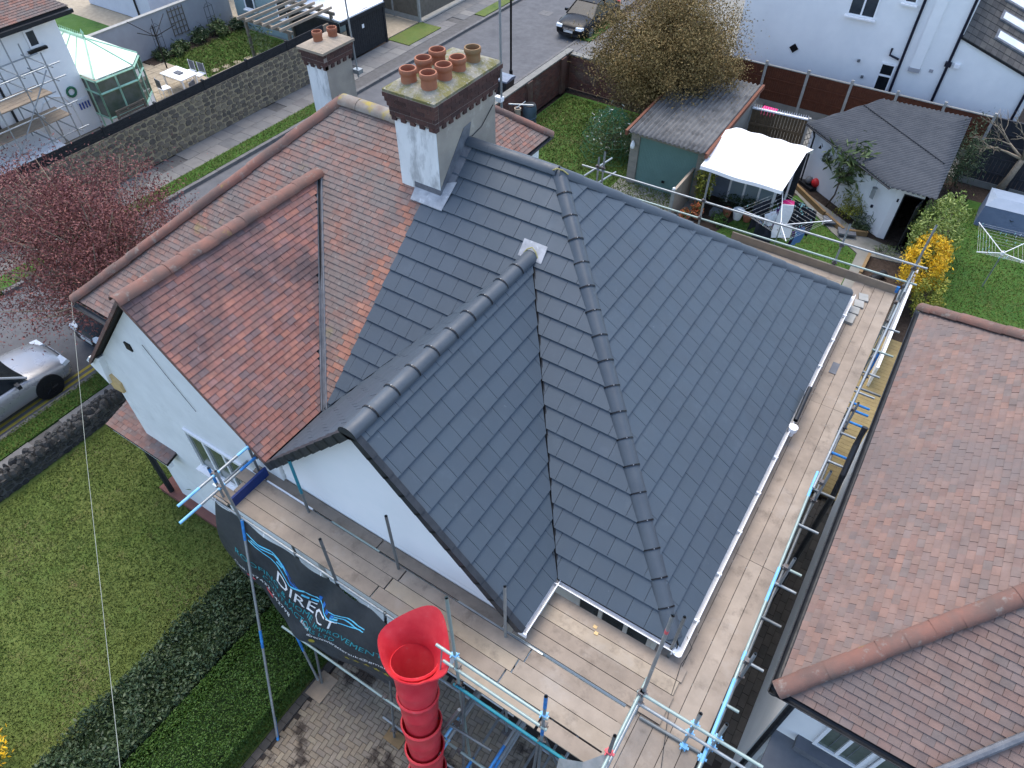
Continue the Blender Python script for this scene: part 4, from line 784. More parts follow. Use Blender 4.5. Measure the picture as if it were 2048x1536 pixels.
# ------------------------------------------------------------------ rubbish chute
CH = E('rubbish_chute', (-3.1, 2.1, 0), 'red plastic rubbish chute with wide hopper hanging off the front scaffold', 'rubbish chute')
pts = [Vector((-3.36, 2.62, 4.62)), Vector((-3.22, 2.42, 4.08)), Vector((-3.13, 2.28, 3.35)), Vector((-3.05, 2.15, 2.6)), Vector((-2.98, 2.03, 1.85)), Vector((-2.92, 1.92, 1.1)), Vector((-2.87, 1.83, .35))]
def ringpts(c, d, r, n=24):
    a = Vector((1, 0, 0)); u = d.cross(a).normalized(); w_ = d.cross(u).normalized(); return [c + (u * math.cos(2 * math.pi * k / n) + w_ * math.sin(2 * math.pi * k / n)) * r for k in range(n)]
def frustum(c0, c1, r0, r1, th=.012, lip=.015, n=24):
    d = (c1 - c0).normalized(); rings = [ringpts(c0, d, r0, n), ringpts(c0 + d * .03, d, r0 + lip, n), ringpts(c0 + d * .06, d, r0, n), ringpts(c0.lerp(c1, .45), d, r0 * .55 + r1 * .45, n), ringpts(c0.lerp(c1, .47), d, (r0 * .53 + r1 * .47) + .006, n), ringpts(c0.lerp(c1, .5), d, (r0 + r1) / 2, n), ringpts(c1, d, r1, n), ringpts(c1, d, r1 - th, n), ringpts(c0, d, r0 - th, n)]
    m = MB(); vs = [p for r in rings for p in r]; k = len(rings); m.add(vs, [(i * n + j, i * n + (j + 1) % n, ((i + 1) % k) * n + (j + 1) % n, ((i + 1) % k) * n + j) for i in range(k) for j in range(n)]); return m
for a, b in zip(pts[1:], pts[2:]):
    d = (b - a); O('chute_section', frustum(a, a + d * 1.22, .315, .245), 'chute_red', CH, auto=40)
d0 = (pts[1] - pts[0]).normalized()
O('chute_section', frustum(pts[0] - d0 * .04, pts[1] + d0 * .4, .365, .25), 'chute_red', CH, auto=40)
# hopper: flared tub, high back to the platform side, lip rounded
n = 40; rows = []
for (t, base, flare) in ((0, .30, 0), (.2, .32, .0), (.5, .345, .03), (.8, .375, .06), (1., .41, .1)):
    row = []
    for k in range(n):
        a = 2 * math.pi * k / n; cx, cy = math.cos(a), math.sin(a); back = max(0, cy) ** 1.5; side = abs(cx) ** 3
        rx = base * (1.12 + .35 * t * side); ry = base * (1.05 + .35 * t * back); h = t * (.36 + .42 * back + .1 * side * (cx > 0) - .06 * (cy < -.6))
        row.append(Vector((-3.4 + cx * rx + .05 * h, 2.62 + cy * ry + .06 * h, 4.52 + h)))
    rows.append(row)
m = MB(); inner = [[p + (Vector((-3.38, 2.64, p.z)) - p).normalized() * .022 for p in r] for r in rows]
allr = rows + [[p + Vector((0, 0, .02)) for p in [(a + b) / 2 for a, b in zip(rows[-1], inner[-1])]]] + inner[::-1]
m.add([p for r in allr for p in r], [(i * n + j, i * n + (j + 1) % n, (i + 1) * n + (j + 1) % n, (i + 1) * n + j) for i in range(len(allr) - 1) for j in range(n)])
O('hopper', m, 'chute_red', CH, auto=50)
m = MB(); lo = [p + (p - Vector((-3.38, 2.64, p.z))).normalized() * .014 for p in rows[0]]; hi = [p + (p - Vector((-3.38, 2.64, p.z))).normalized() * .014 + Vector((0, 0, -.02)) for p in rows[2]]
lo2 = [p + Vector((0, 0, -.12)) for p in lo]; m.add(lo2 + lo + hi, [(i * n + j, i * n + (j + 1) % n, (i + 1) * n + (j + 1) % n, (i + 1) * n + j) for i in range(2) for j in range(n)]); O('hopper_skirt', m, 'rubber', CH, smooth=True)
m = MB()
for i in range(70):
    t = i / 69; c = Vector((-3.05, 2.55, 4.55)).lerp(Vector((-2.66, 1.85, .6)), t); e = Vector((.018, 0, 0)) if i % 2 else Vector((0, .018, 0)); m.ob(c, e, Vector((0, 0, .03)), Vector((.006, .006, 0)))
O('chain', m, 'galv_dark', CH); m = MB().tube((-2.92, 2.66, 4.75), (-2.9, 2.76, 5.45), .012, 6); O('chute_bracket', m, 'galv', CH)
# ------------------------------------------------------------------ printed banner
BN = E('banner', (-6.1, 2.8, 1.9), 'dark printed roofing company banner tied below the front scaffold walkway', 'banner')
topx = [(-8.12, 2.98, 4.47), (-6.9, 2.96, 4.42), (-5.6, 2.95, 4.40), (-4.6, 2.94, 4.38), (-3.75, 2.9, 4.4)]; botx = [(-8.22, 2.78, 2.42), (-7.2, 2.66, 2.3), (-6.35, 2.44, 2.02), (-5.3, 2.58, 1.95), (-3.85, 2.8, 2.0)]
def sp(P, u):
    u = max(0, min(.9999, u)) * (len(P) - 1); i = int(u); t = u - i; g = lambda k: Vector(P[max(0, min(len(P) - 1, k))])
    a, b, c, d = g(i - 1), g(i), g(i + 1), g(i + 2); return .5 * ((2 * b) + (c - a) * t + (2 * a - 5 * b + 4 * c - d) * t * t + (3 * b - a - 3 * c + d) * t ** 3)
def BS(u, v, off=0.):
    p = sp(topx, u).lerp(sp(botx, u), v); fold = math.exp(-((u - .56 + .08 * v) / .045) ** 2) * .13 * math.sin(math.pi * min(v * 1.1, 1))
    return p + Vector((0, -.16 * math.sin(math.pi * v) * (.5 + .5 * math.sin(u * 9 + .6)) + fold - .02 * math.sin(u * 31 + v * 5) - off, 0))
nu, nv = 90, 26; q = [BS(i / nu, j / nv) for j in range(nv + 1) for i in range(nu + 1)]
O('sheet', MB().add(q, [(j * (nu + 1) + i, (j + 1) * (nu + 1) + i, (j + 1) * (nu + 1) + i + 1, j * (nu + 1) + i + 1) for j in range(nv) for i in range(nu)]), 'banner', BN, smooth=True)
BW, BHt = 4.35, 2.2
SAG = lambda x: .25 * BHt * math.exp(-((x / BW - .5) / .2) ** 2)
def bprint(name, shapes, mat, off=.006):        # shapes: polygons in metres on the banner face (x right, y down)
    m = MB()
    for P in shapes:
        n_ = len(P); m.add([BS(x / BW, (y + SAG(x)) / BHt, off) for x, y in P], [tuple(range(n_))])
    O(name, m, mat, BN)
def btext(txt, x, y, size, mat, curve=0., sx_=1., name='lettering'):
    cu = bpy.data.curves.new('t', 'FONT'); cu.body = txt; cu.size = size; cu.resolution_u = 2; ob = bpy.data.objects.new('t', cu); COL.objects.link(ob)
    bpy.context.view_layer.update(); me = ob.to_mesh(); vs = [v.co.copy() for v in me.vertices]; fs = [tuple(p.vertices) for p in me.polygons]; ob.to_mesh_clear(); bpy.data.objects.remove(ob); bpy.data.curves.remove(cu)
    m = MB().add([BS((x + v.x * sx_) / BW, (y - v.y + SAG(x + v.x * sx_)) / BHt, .007) for v in vs], fs); O(name, m, mat, BN)
btext('DIRECT', 1.36, .77, .44, 'print_white'); btext('ROOFING & HOME IMPROVEMENTS', .5, .98, .215, 'print_teal'); btext('CONTRACTORS LTD', 1.05, 1.2, .2, 'print_teal')
btext('Call: 07432 242798', .4, 1.47, .18, 'print_white'); btext('Email:', 2.1, 1.2, .11, 'print_white'); btext('directcontractorsuk@gmail.com', 2.35, 1.34, .14, 'print_white')
def strip(P, w_):                               # thick polyline as quads
    out = []
    for (x0, y0), (x1, y1) in zip(P, P[1:]):
        L = math.hypot(x1 - x0, y1 - y0); nx, ny = -(y1 - y0) / L * w_ / 2, (x1 - x0) / L * w_ / 2; k = max(1, int(L / .12))
        for i in range(k):
            a, b = i / k, (i + 1) / k; X0, Y0, X1, Y1 = x0 + (x1 - x0) * a, y0 + (y1 - y0) * a, x0 + (x1 - x0) * b, y0 + (y1 - y0) * b
            out.append([(X0 + nx, Y0 + ny), (X1 + nx, Y1 + ny), (X1 - nx, Y1 - ny), (X0 - nx, Y0 - ny)])
    return out
LZ = lambda P: [[(x, .01 + y * .44) for x, y in q] for q in P]
bprint('logo_line', LZ(strip([(.75, .42), (1.0, .42), (1.25, .15), (1.55, .45)], .06) + strip([(.85, .56), (1.05, .52), (1.3, .28), (1.6, .6)], .05)), 'print_cyan')
bprint('logo_line', LZ(strip([(.8, .68), (1.25, .66), (1.7, 1.0), (2.0, .45), (2.4, .78), (2.65, 1.05), (3.1, 1.1), (3.35, .95)], .06) + strip([(2.7, .72), (2.95, .72), (3.2, .98), (3.4, .98)], .06) + strip([(2.6, .58), (3.0, .58), (3.25, .82), (3.4, .82)], .055)), 'print_cyan')
bprint('logo_bar', LZ([[(1.45 + i * .09, .3 + i * .07), (1.5 + i * .09, .3 + i * .07), (1.75 + i * .06, .78 - i * .03), (1.7 + i * .06, .78 - i * .03)] for i in range(4)] + [[(2.25 + i * .14, .4 + .08 * i), (2.32 + i * .14, .4 + .08 * i), (2.32 + i * .14, .72 + .05 * i), (2.25 + i * .14, .72 + .05 * i)] for i in range(4)]), 'print_blue')
bprint('logo_window', LZ([[(1.95, .78), (2.1, .78), (2.1, .93), (1.95, .93)], [(2.13, .78), (2.28, .78), (2.28, .93), (2.13, .93)], [(2.68, .82), (2.84, .82), (2.84, .97), (2.68, .97)], [(1.35, .5), (1.48, .5), (1.48, .6), (1.35, .6)]]), 'print_cyan')
for k in range(5):
    cx, cy = 3.3 + k * .15, 1.55; O('printed_star', MB().add([BS((cx + (.07 if i % 2 == 0 else .03) * math.sin(i * math.pi / 5)) / BW, (cy + SAG(cx) - (.07 if i % 2 == 0 else .03) * math.cos(i * math.pi / 5)) / BHt, .007) for i in range(10)], [tuple(range(10))]), 'print_gold', BN)
bprint('printed_icon', [[(.75 + .09 * math.cos(a), 1.62 + .09 * math.sin(a)) for a in np.linspace(0, 6.28, 12, False)]], 'print_pink'); bprint('printed_icon', [[(1.1, 1.5), (1.3, 1.5), (1.3, 1.62), (1.1, 1.62)]], 'print_pink')
bprint('printed_icon', [[(2.5 + .07 * math.cos(a), 1.5 + .07 * math.sin(a)) for a in np.linspace(0, 6.28, 12, False)]], 'print_gold')
for u in (0., .25, .5, .75, 1.): p = BS(u, 0); O('cable_tie', MB().tube(p, p + Vector((0, .03, .06)), .008, 6), 'white_plastic', BN)
# ------------------------------------------------------------------ loose things on the walkways
for k, (x, y) in enumerate(((-.02, 13.75), (.0, 14.1), (.03, 14.38), (.06, 14.66))):
    m = MB(); a = .06 * k
    for j in range(3 if k == 0 else 2): m.ob((x, y, ZP + .012 + j * .022), (.1 * math.cos(a), .1 * math.sin(a), 0), (-.16 * math.sin(a), .16 * math.cos(a) if k == 0 else .12, 0), (0, 0, .01))
    O('tile_pile', m, 'concrete_post', label=['largest pile of spare grey tiles beside the white gutter, nearest the camera', 'pile of spare tiles second from the front beside the white gutter', 'pile of spare tiles third from the front beside the white gutter', 'pile of spare tiles at the far end against the rear toe board'][k], cat='tiles', group='spare tiles on the side walkway')
p, q = Vector((-.1, 9.85, 4.98)), Vector((-.12, 10.75, 5.04)); O('downpipe_offcut', MB().tube(p, q, .042, 14, cap=False).tube(p, q, .037, 14, cap=False), 'black_plastic', label='short black plastic pipe lying along the white gutter', cat='pipe', auto=40)
O('gutter_outlet', MB().lathe((-.08, 9.72, 4.72), [(.05, 0), (.05, .1), (.085, .13), (.085, .22), (.001, .22)], 14), 'white_plastic', label='white gutter outlet fitting at the end of the black pipe', cat='gutter fitting', auto=40)
O('roof_underlay_scrap', MB().bb((.06, 11.9, ZP + .006), (.2, 12.25, ZP + .012)), 'slab_grey', label='small grey slate offcut lying flat on the side walkway boards', cat='offcut')
for k, (x, y) in enumerate(((-1.42, 4.5), (-1.36, 4.42))): O('plastic_packer', MB().bb((x, y, ZP + .047), (x + .06, y + .05, ZP + .058)), 'cream_plastic', label=['cream plastic packer on the front boards nearer the window', 'cream plastic packer on the front boards farther from the window'][k], cat='packer', group='packers on the front boards')
O('tie_wire', MB().path([(-.15, 5.0, 4.9), (-.02, 4.95, 4.75), (-.06, 4.7, 4.62), (.0, 4.2, 4.6), (.3, 3.2, 4.6)], .005, 5), 'cable_dark', label='thin dark cable trailing from the gutter corner over the boards', cat='cable')
O('phone_cable', MB().path([(-14.35, 4.65, 4.95), (-10, 2.12, 5.22), (-5.3, -.57, 5.5), (-2.5, -2.2, 5.7)], .004, 5), 'cable', label='thin pale overhead phone cable running above the front lawn', cat='cable')
# ================================================================== ACROSS THE ROAD
def stones_wall(name, x, y0, y1, z0, z1, face, label, n=300, course=.19, mat='stone', mort='stone_mortar', th=.3, cap=None, lw=(.2, .42)):
    t = E(name, (x, (y0 + y1) / 2, z0), label, 'wall'); O('mortar_core', MB().bb((min(x, x - face * th), y0, z0), (max(x, x - face * th), y1, z1)), mort, t); pcs = []; z = z0
    while z < z1 - .05:
        h = course * random.uniform(.75, 1.25); y = y0 + random.uniform(-.2, 0)
        while y < y1:
            l = random.uniform(*lw); cy, cz = y + l / 2, z + h / 2 + random.uniform(-.03, .03); m = MB(); k = 7; a0 = random.random() * 6
            rim = []; rim2 = []
            for i in range(k):
                a = a0 + 2 * math.pi * i / k; ca_, sa_ = math.cos(a), math.sin(a); e = 1 / max(abs(ca_), abs(sa_)) ** .7 * random.uniform(.92, 1.06)
                ry, rz = l / 2 * .95 * ca_ * e, h / 2 * .95 * sa_ * e
                yy, zz = min(max(cy + ry, y0), y1), min(max(cz + rz, z0), z1 + .01)
                rim.append((x - face * .02, yy, zz)); rim2.append((x + face * random.uniform(.015, .045), cy + (yy - cy) * .86, cz + (zz - cz) * .86))
            f = [tuple(range(k, 2 * k))[::(1 if face < 0 else 1)]] + [(i, (i + 1) % k, k + (i + 1) % k, k + i) for i in range(k)]
            m.add(rim + rim2, f); pcs.append((m, Vector((x, cy, cz)), l * h)); y += l
        z += h
    place_pieces('stone', pcs, mat, t, n, 'stone_field')
    return t
SW = stones_wall('rubble_wall', -26.15, 5.5, 24.4, 0, 1.78, 1, 'long rubble stone garden wall across the road topped by black boarding')
FB = E('slatted_fence', (-26.25, 14, 1.78), 'black horizontal board fence fixed along the top of the rubble wall', 'fence')
for k in range(8):
    a = 5.5 + k * 2.36
    for j in range(3): O('fence_board', MB().bb((-26.24, a + .03, 1.79 + j * .125), (-26.2, a + 2.33, 1.79 + j * .125 + .115)), 'black_fence', FB)
    O('fence_post', MB().bb((-26.32, a - .04, 1.78), (-26.18, a + .04, 2.2)), 'black_fence', FB)
# white rendered house with its own scaffold
H4 = E('detached_house', (-34, 11, 0), 'white rendered house with brown tiled eaves behind the rubble wall at the left edge', 'house')
O('wall', MB().bb((-38, 5, 0), (-30.8, 14.83, 4.75)), 'white_render', H4); rf = O('roof', MB().prism([(-30.3, 4, 4.68), (-30.3, 15.3, 4.68), (-34.4, 11, 7.8), (-34.4, 4, 7.8)], (-.05, 0, .12)), 'roof_deck', H4)
pl = Plane((-30.3, 4, 4.85), sy, (-4.1, 0, 3.1)); place_pieces('roof_tile', [t for t in tiles(pl, [(-30.3, 9, 4.85), (-30.3, 15.3, 4.85), (-33, 12.6, 6.9), (-33, 9, 6.9)], .165, .1, .014)], 'old_tile', rf, 120, 'roof_tile_field')
O('gutter', MB().bb((-30.28, 4, 4.62), (-30.14, 15.35, 4.75)), 'black_plastic', H4); O('fascia', MB().bb((-30.34, 4, 4.55), (-30.3, 15.3, 4.75)), 'black_fence', H4)
window(H4, (-30.795, 13.45, 3.72), (0, 1, 0), (0, 0, 1), .46, .95, 1, 2, .07, 'glass_grey', out=(1, 0, 0)); O('window_ledge', MB().bb((-30.8, 13.3, 3.58), (-30.66, 14.05, 3.68)), 'black_metal', H4)
O('alarm_box', MB().bb((-30.8, 14.28, 4.42), (-30.72, 14.5, 4.68)), 'alarm_yellow', H4)
m = MB()
for k in range(9): a = math.pi * k / 8; m.add([], [])
O('arch_moulding', MB().path([(-30.78, 12.7, .6), (-30.78, 12.7, 1.4), (-30.78, 12.95, 1.75), (-30.78, 13.4, 1.85), (-30.78, 13.8, 1.7), (-30.78, 14.0, 1.3), (-30.78, 14.05, .3)], .035), 'old_white_render', H4)
O('downpipe', MB().path([(-30.75, 11.0, 2.6), (-30.75, 11.0, 0)], .05), 'black_plastic', H4); O('downpipe', MB().path([(-30.75, 11.7, 2.9), (-30.75, 11.7, 0)], .05), 'black_plastic', H4)
O('wreath', MB().path([(-30.76, 14.2 + .18 * math.cos(a), 1.75 + .18 * math.sin(a)) for a in np.linspace(0, 6.4, 14)], .05), 'net_green', H4)
O('key_rack', MB().bb((-30.79, 14.2, 1.2), (-30.75, 14.75, 1.36)), 'cloth_white', H4)
for k in range(4): O('hook_tool', MB().bb((-30.77, 14.26 + k * .13, .95), (-30.74, 14.31 + k * .13, 1.22)), 'blue_plastic', H4)
SC2 = E('scaffold', (-29.4, 11.5, 0), 'small tube scaffold tower with two timber decks on the far white house', 'scaffold')
for y in (9.4, 10.6, 11.8, 12.9):
    for x in (-28.9, -30.3): O('standard', MB().tube((x, y, 0), (x, y, 5.6 if y < 12.5 else 4.2), .026, 8), 'galv', SC2)
for z in (1.2, 2.2, 3.2, 3.7):
    for x in (-28.87, -30.27): O('ledger', MB().tube((x, 9, z), (x, 13.4, z), .026, 8), 'galv', SC2)
    for y in (9.4, 11.8, 12.9): O('transom', MB().tube((-30.5, y, z + .05), (-28.5, y, z + .05), .026, 8), 'galv', SC2)
for z, ys in ((2.72, (9, 12.7)), (1.75, (9, 13))):
    for k in range(4): O('board', MB().bb((-30.1 + k * .28, ys[0], z), (-29.84 + k * .28, ys[1], z + .04)), 'toe_board', SC2)
O('brace', MB().tube((-28.86, 9.5, .2), (-28.86, 12.8, 3.6), .026, 8), 'galv', SC2); O('brace', MB().tube((-28.86, 12.7, .2), (-28.86, 11.7, 2.4), .026, 8), 'galv_dark', SC2)
O('side_lean_to', MB().prism([(-30.7, 8, 1.0), (-28.0, 8, .75), (-28.0, 12.2, .75), (-30.7, 12.2, 1.0)], (0, 0, .05)), 'white_paint', label='low white lean-to roof behind the black fence at the left edge', cat='lean-to')
# conservatory
CO = E('conservatory', (-31.9, 16.1, 0), 'mint green framed conservatory with cream polycarbonate roof', 'conservatory')
B = [(-34, 14.85), (-29.85, 14.85), (-29.75, 16.6), (-30.6, 17.5), (-34, 17.5)]; r0, r1 = (-33.4, 16.1, 3.05), (-31.7, 16.1, 3.05); ze = 2.2
cf = [[(B[0][0], B[0][1], ze), (B[1][0], B[1][1], ze), r1, r0], [(*B[1], ze), (*B[2], ze), r1], [(*B[2], ze), (*B[3], ze), r1], [(*B[3], ze), (*B[4], ze), r0, r1]]
for p in cf: O('roof_panel', MB().prism(p, (0, 0, .03)), 'poly_roof', CO)
m = MB()
for a, b in ((B[1], r1), (B[2], r1), (B[3], r1)): m.tube((*a, ze + .04), (b[0], b[1], b[2] + .04), .035, 6)
for t in (.2, .45, .7): m.tube((B[0][0] + (B[1][0] - B[0][0]) * t, 14.85, ze + .05), (r0[0] + (r1[0] - r0[0]) * t, 16.1, 3.09), .025, 6)
m.tube((r0[0], r0[1], r0[2] + .05), (r1[0], r1[1], r1[2] + .05), .06, 8)
for k in range(12): m.tube((-33.3 + k * .14, 16.1, 3.1), (-33.3 + k * .14, 16.1, 3.28), .012, 5)
m.lathe((-31.7, 16.1, 3.1), [(.05, 0), (.03, .12), (.06, .18), (.001, .36)], 8); O('roof_bars', m, 'mint_paint', CO)
m = MB()
for a, b in zip(B, B[1:]):
    A, Bq = Vector((*a, 0)), Vector((*b, 0)); L = (Bq - A).length; n = max(2, round(L / .75)); d = (Bq - A).normalized()
    for z in (.55, 1.6, 2.12): m.tube(A + Vector((0, 0, z)), Bq + Vector((0, 0, z)), .05, 4)
    for k in range(n + 1): q = A + d * L * k / n; m.tube(q, q + Vector((0, 0, 2.15)), .045, 4)
O('frame', m, 'mint_paint', CO)
for a, b in zip(B, B[1:]): A, Bq = Vector((*a, 0)), Vector((*b, 0)); O('glazing', MB().add([A + Vector((0, 0, .55)), Bq + Vector((0, 0, .55)), Bq + Vector((0, 0, 2.1)), A + Vector((0, 0, 2.1))], [(0, 1, 2, 3)]), 'glass_green', CO); O('dwarf_wall', MB().prism([A, Bq, Bq + Vector((0, 0, .55)), A + Vector((0, 0, .55))], (.02, .02, 0)), 'white_render', CO)
# far garden ground and furniture
pt = sheet('far_patio', -34.2, -26.5, 14.9, 20.6, .0, 'patio'); pcs = []
for i in range(17):
    for j in range(12): pcs.append((MB().bb((-34.2 + i * .45 + .01, 15 + j * .45 + .01, -.02), (-34.2 + i * .45 + .44, 15 + j * .45 + .44, .012 + random.uniform(-.003, .003))), Vector((-34.2 + i * .45, 15 + j * .45, 0)), .2))
place_pieces('patio_slab', pcs, 'patio', pt, 200)
sheet('far_lawn', -34.2, -26.5, 20.62, 25.8, .0, 'lawn_bright'); blades('far_lawn_grass', -34, -27.5, 20.7, 25.6, 0, 14000, .08, seed=21, wid=.025)
sheet('far_bed', -34.9, -33.9, 20.0, 25.8, .02, 'soil'); sheet('far_ground', -60, -26.5, -10, 70, -.03, 'patio', th=.05)
sheet('far_lawn_west', -44, -36, 15, 22, .0, 'lawn_lush', th=.02)
for k in range(5): O('stepping_stone', MB().lathe((-31.0 + .1 * k, 21.3 + k * .62, .0), [(.2, 0), (.2, .03), (.001, .032)], 12), 'patio', label=('round stepping stone nearest the patio table', 'second round stepping stone from the patio', 'middle round stepping stone of the far lawn', 'fourth round stepping stone from the patio', 'round stepping stone nearest the pergola')[k], cat='stepping stone', group='stepping stones in the far lawn')
O('garden_edging', MB().bb((-30.4, 20.6, 0), (-30.25, 23.6, .14)), 'patio', label='pale stone edging strip along the far lawn', cat='edging')
GW = E('rendered_wall', (-34.7, 21, 0), 'pale rendered garden wall with trellis behind the far lawn', 'wall'); O('wall', MB().bb((-35.0, 17.6, 0), (-34.8, 26.0, 1.85)), 'pale_render', GW); O('coping', MB().bb((-35.03, 17.6, 1.85), (-34.77, 26.0, 1.9)), 'concrete_post', GW)
m = MB()
for k in range(5): m.bb((-34.78, 22.2 + k * .22, .5), (-34.75, 22.23 + k * .22, 1.8)); m.bb((-34.76, 22.2, .55 + k * .28), (-34.73, 23.1, .58 + k * .28))
O('trellis', m, 'grey_timber', GW)
for k, (y, x) in enumerate(((20.9, -34.2), (24.2, -34.2))):
    m = MB()
    for dx in (-.25, 0, .25): m.path([(x, y + dx, 0), (x, y + dx, 1.5), (x, y + dx * .3, 1.9 - abs(dx))], .012, 5)
    for z in (.5, 1., 1.5): m.tube((x, y - .25, z), (x, y + .25, z), .01, 5)
    O('plant_obelisk', m, 'black_metal', label=['wire plant obelisk on the far wall nearer the conservatory', 'wire plant obelisk on the far wall nearer the grey clad house'][k], cat='plant support')
for k, (x, y, r) in enumerate(((-34.3, 20.8, .45), (-34.3, 22.0, .4), (-34.3, 23.3, .55), (-34.2, 24.6, .6), (-34.0, 25.5, .4), (-33.9, 21.5, .3))):
    V, F, _ = leaves((x, y, r * .55), (r, r, r * .6), 800, .09, 30, 40 + k, .22, .2); npobj('border_plant', V, F, 'leaf_mid' if k % 2 else 'leaf_dark', label=('border plant nearest the conservatory against the pale wall', 'low border plant between obelisk and trellis', 'border plant below the trellis on the pale wall', 'largest border plant beside the far obelisk', 'border plant at the grey clad house corner', 'smallest border plant at the lawn edge')[k], cat='plant', group='border plants along the far wall')
RD = E('rotary_airer', (-33.2, 20.2, 0), 'black post rotary clothes airer between patio and far lawn', 'clothes airer'); m = MB().tube((-33.2, 20.2, 0), (-33.2, 20.2, 2.0), .035, 8); O('post', m, 'black_metal', RD); m = MB()
for a in (0.4, 2.0, 3.6, 5.1): m.tube((-33.2, 20.2, 1.5), (-33.2 + 1.2 * math.cos(a), 20.2 + 1.2 * math.sin(a), 2.1), .02, 6)
O('arms', m, 'black_metal', RD)
# table and chairs
TB = E('patio_table', (-30.65, 19.1, 0), 'white rectangular patio table on the far terrace', 'table'); O('table_top', MB().bb((-31.4, 18.65, .71), (-29.9, 19.6, .75)), 'white_paint', TB)
for x in (-31.3, -30.0):
    for y in (18.75, 19.5): O('leg', MB().bb((x - .03, y - .03, 0), (x + .03, y + .03, .71)), 'white_paint', TB)
O('tray', MB().bb((-30.85, 19.0, .752), (-30.45, 19.25, .8)), 'slab_grey', label='grey tray standing on the white patio table', cat='tray')
ch0 = E('patio_chair', (0, 0, 0), 'white patio chair', 'chair', 'white chairs round the patio table')
O('seat', MB().bb((-.22, -.22, .42), (.22, .22, .45)), 'white_paint', ch0); O('backrest', MB().bb((-.22, .2, .5), (.22, .23, .88)), 'slab_grey', ch0)
for x in (-.2, .2):
    for y in (-.2, .2): O('leg', MB().tube((x, y, 0), (x, y, .45 if y < 0 else .9), .016, 6), 'white_paint', ch0)
lab = ['white patio chair at the street end of the table', 'white patio chair at the camera side of the table', 'white patio chair behind the table on the left', 'white patio chair behind the table on the right']
for k, (x, y, a) in enumerate(((-29.4, 18.6, 1.2), (-30.6, 18.15, 3.3), (-31.0, 19.95, 0.), (-30.4, 20.0, 0.1))):
    if k == 0: ch0.location = (x, y, .012); ch0.rotation_euler[2] = -a; ch0['label'] = lab[0]
    else: dup(ch0, (x, y, .012), -a if k == 1 else a, lab[k])
def pot(x, y, r, h, mat, label, plant=None, z=0., group=None):
    t = E('plant_pot', (x, y, z), label, 'plant pot', group); O('pot', MB().lathe((x, y, z), [(r * .7, 0), (r, h * .9), (r * 1.05, h * .9), (r * 1.05, h), (r * .88, h), (r * .85, h * .8), (.001, h * .8)], 14), mat, t, auto=40)
    if plant: V, F, _ = leaves((x, y, z + h + r * .5), (r * .8, r * .8, r * .8), 220, r * .28, 14, int(abs(x * 97 + y * 31)), .3); npobj('foliage', V, F, plant, t)
pot(-29.0, 20.4, .28, .3, 'black_plastic', 'black bowl planter at the corner of the far lawn', 'leaf_mid')
BE = E('garden_bench', (-29.3, 15.6, 0), 'weathered grey timber bench in front of the conservatory', 'bench')
for k in range(4): O('seat_slat', MB().bb((-29.45 + k * .12, 14.95, .42), (-29.35 + k * .12, 16.4, .45)), 'grey_timber', BE); O('back_slat', MB().bb((-29.5, 14.95, .5 + k * .12), (-29.46, 16.4, .58 + k * .12)), 'grey_timber', BE)
for y in (15, 16.35): O('leg', MB().bb((-29.5, y - .04, 0), (-29.42, y + .04, .95)), 'grey_timber', BE); O('leg', MB().bb((-29.02, y - .04, 0), (-28.95, y + .04, .62)), 'grey_timber', BE)
WB_ = E('potting_bench', (-27.6, 15.4, 0), 'long pale timber potting bench just inside the rubble wall', 'bench'); O('bench_top', MB().bb((-28.0, 13.6, .8), (-27.4, 17.4, .85)), 'grey_timber', WB_); O('lower_shelf', MB().bb((-28.0, 13.6, .3), (-27.4, 17.4, .33)), 'grey_timber', WB_)
for y in (13.7, 15.5, 17.3): O('leg', MB().bb((-27.5, y - .04, 0), (-27.42, y + .04, .8)), 'white_paint', WB_)
for k in range(9): pot(-27.25 - .35 * (k % 2), 16.2 + k * .26, .11 + .03 * (k % 3), .2, 'terracotta', ('first', 'second', 'third', 'fourth', 'fifth', 'sixth', 'seventh', 'eighth', 'ninth')[k] + ' terracotta pot from the potting bench end inside the rubble wall', ('leaf_mid', 'leaf_pot', 'leaf_dark')[k % 3], group='terracotta pots inside the rubble wall')
pot(-28.6, 17.6, .22, .45, 'white_paint', 'tall white planter beside the mint conservatory corner', 'leaf_mid')
# pergola, grey clad house, canopy building, gate, fence
PG_ = E('pergola', (-28, 24, 0), 'bare timber pergola with open rafters beside the grey clad house', 'pergola')
for x in (-29.5, -26.65):
    for y in (22.65, 25.4): O('post', MB().bb((x - .06, y - .06, 0), (x + .06, y + .06, 2.2)), 'grey_timber', PG_)
for y in (22.65, 25.4): O('beam', MB().bb((-29.9, y - .05, 2.2), (-26.4, y + .05, 2.34)), 'grey_timber', PG_)
for k in range(6): O('rafter', MB().bb((-29.6 + k * .55, 22.3, 2.341), (-29.54 + k * .55, 25.7, 2.46)), 'flaunching_pale', PG_)
O('lattice_screen', MB().bb((-26.7, 22.7, .9), (-26.62, 25.4, 1.9)), 'toe_board', PG_)
V, F, _ = leaves((-28.8, 22.7, 1.2), (.5, .4, .9), 400, .08, 30, 61, .3); npobj('climbing_plant', V, F, 'leaf_mid', label='straggly climber on the near pergola post', cat='plant')
GH = E('clad_house', (-31.5, 28, 0), 'grey-green weatherboarded house at the top edge of the photo', 'house')
O('wall', MB().bb((-34.2, 25.9, 0), (-29.0, 32, 4.5)), 'grey_cladding', GH)
for k in range(28): O('weatherboard', MB().prism([(-34.22, 25.88, .1 + k * .155), (-34.22, 25.9, .25 + k * .155), (-34.22, 25.9, .1 + k * .155)], (5.23, 0, 0)), 'grey_cladding', GH)
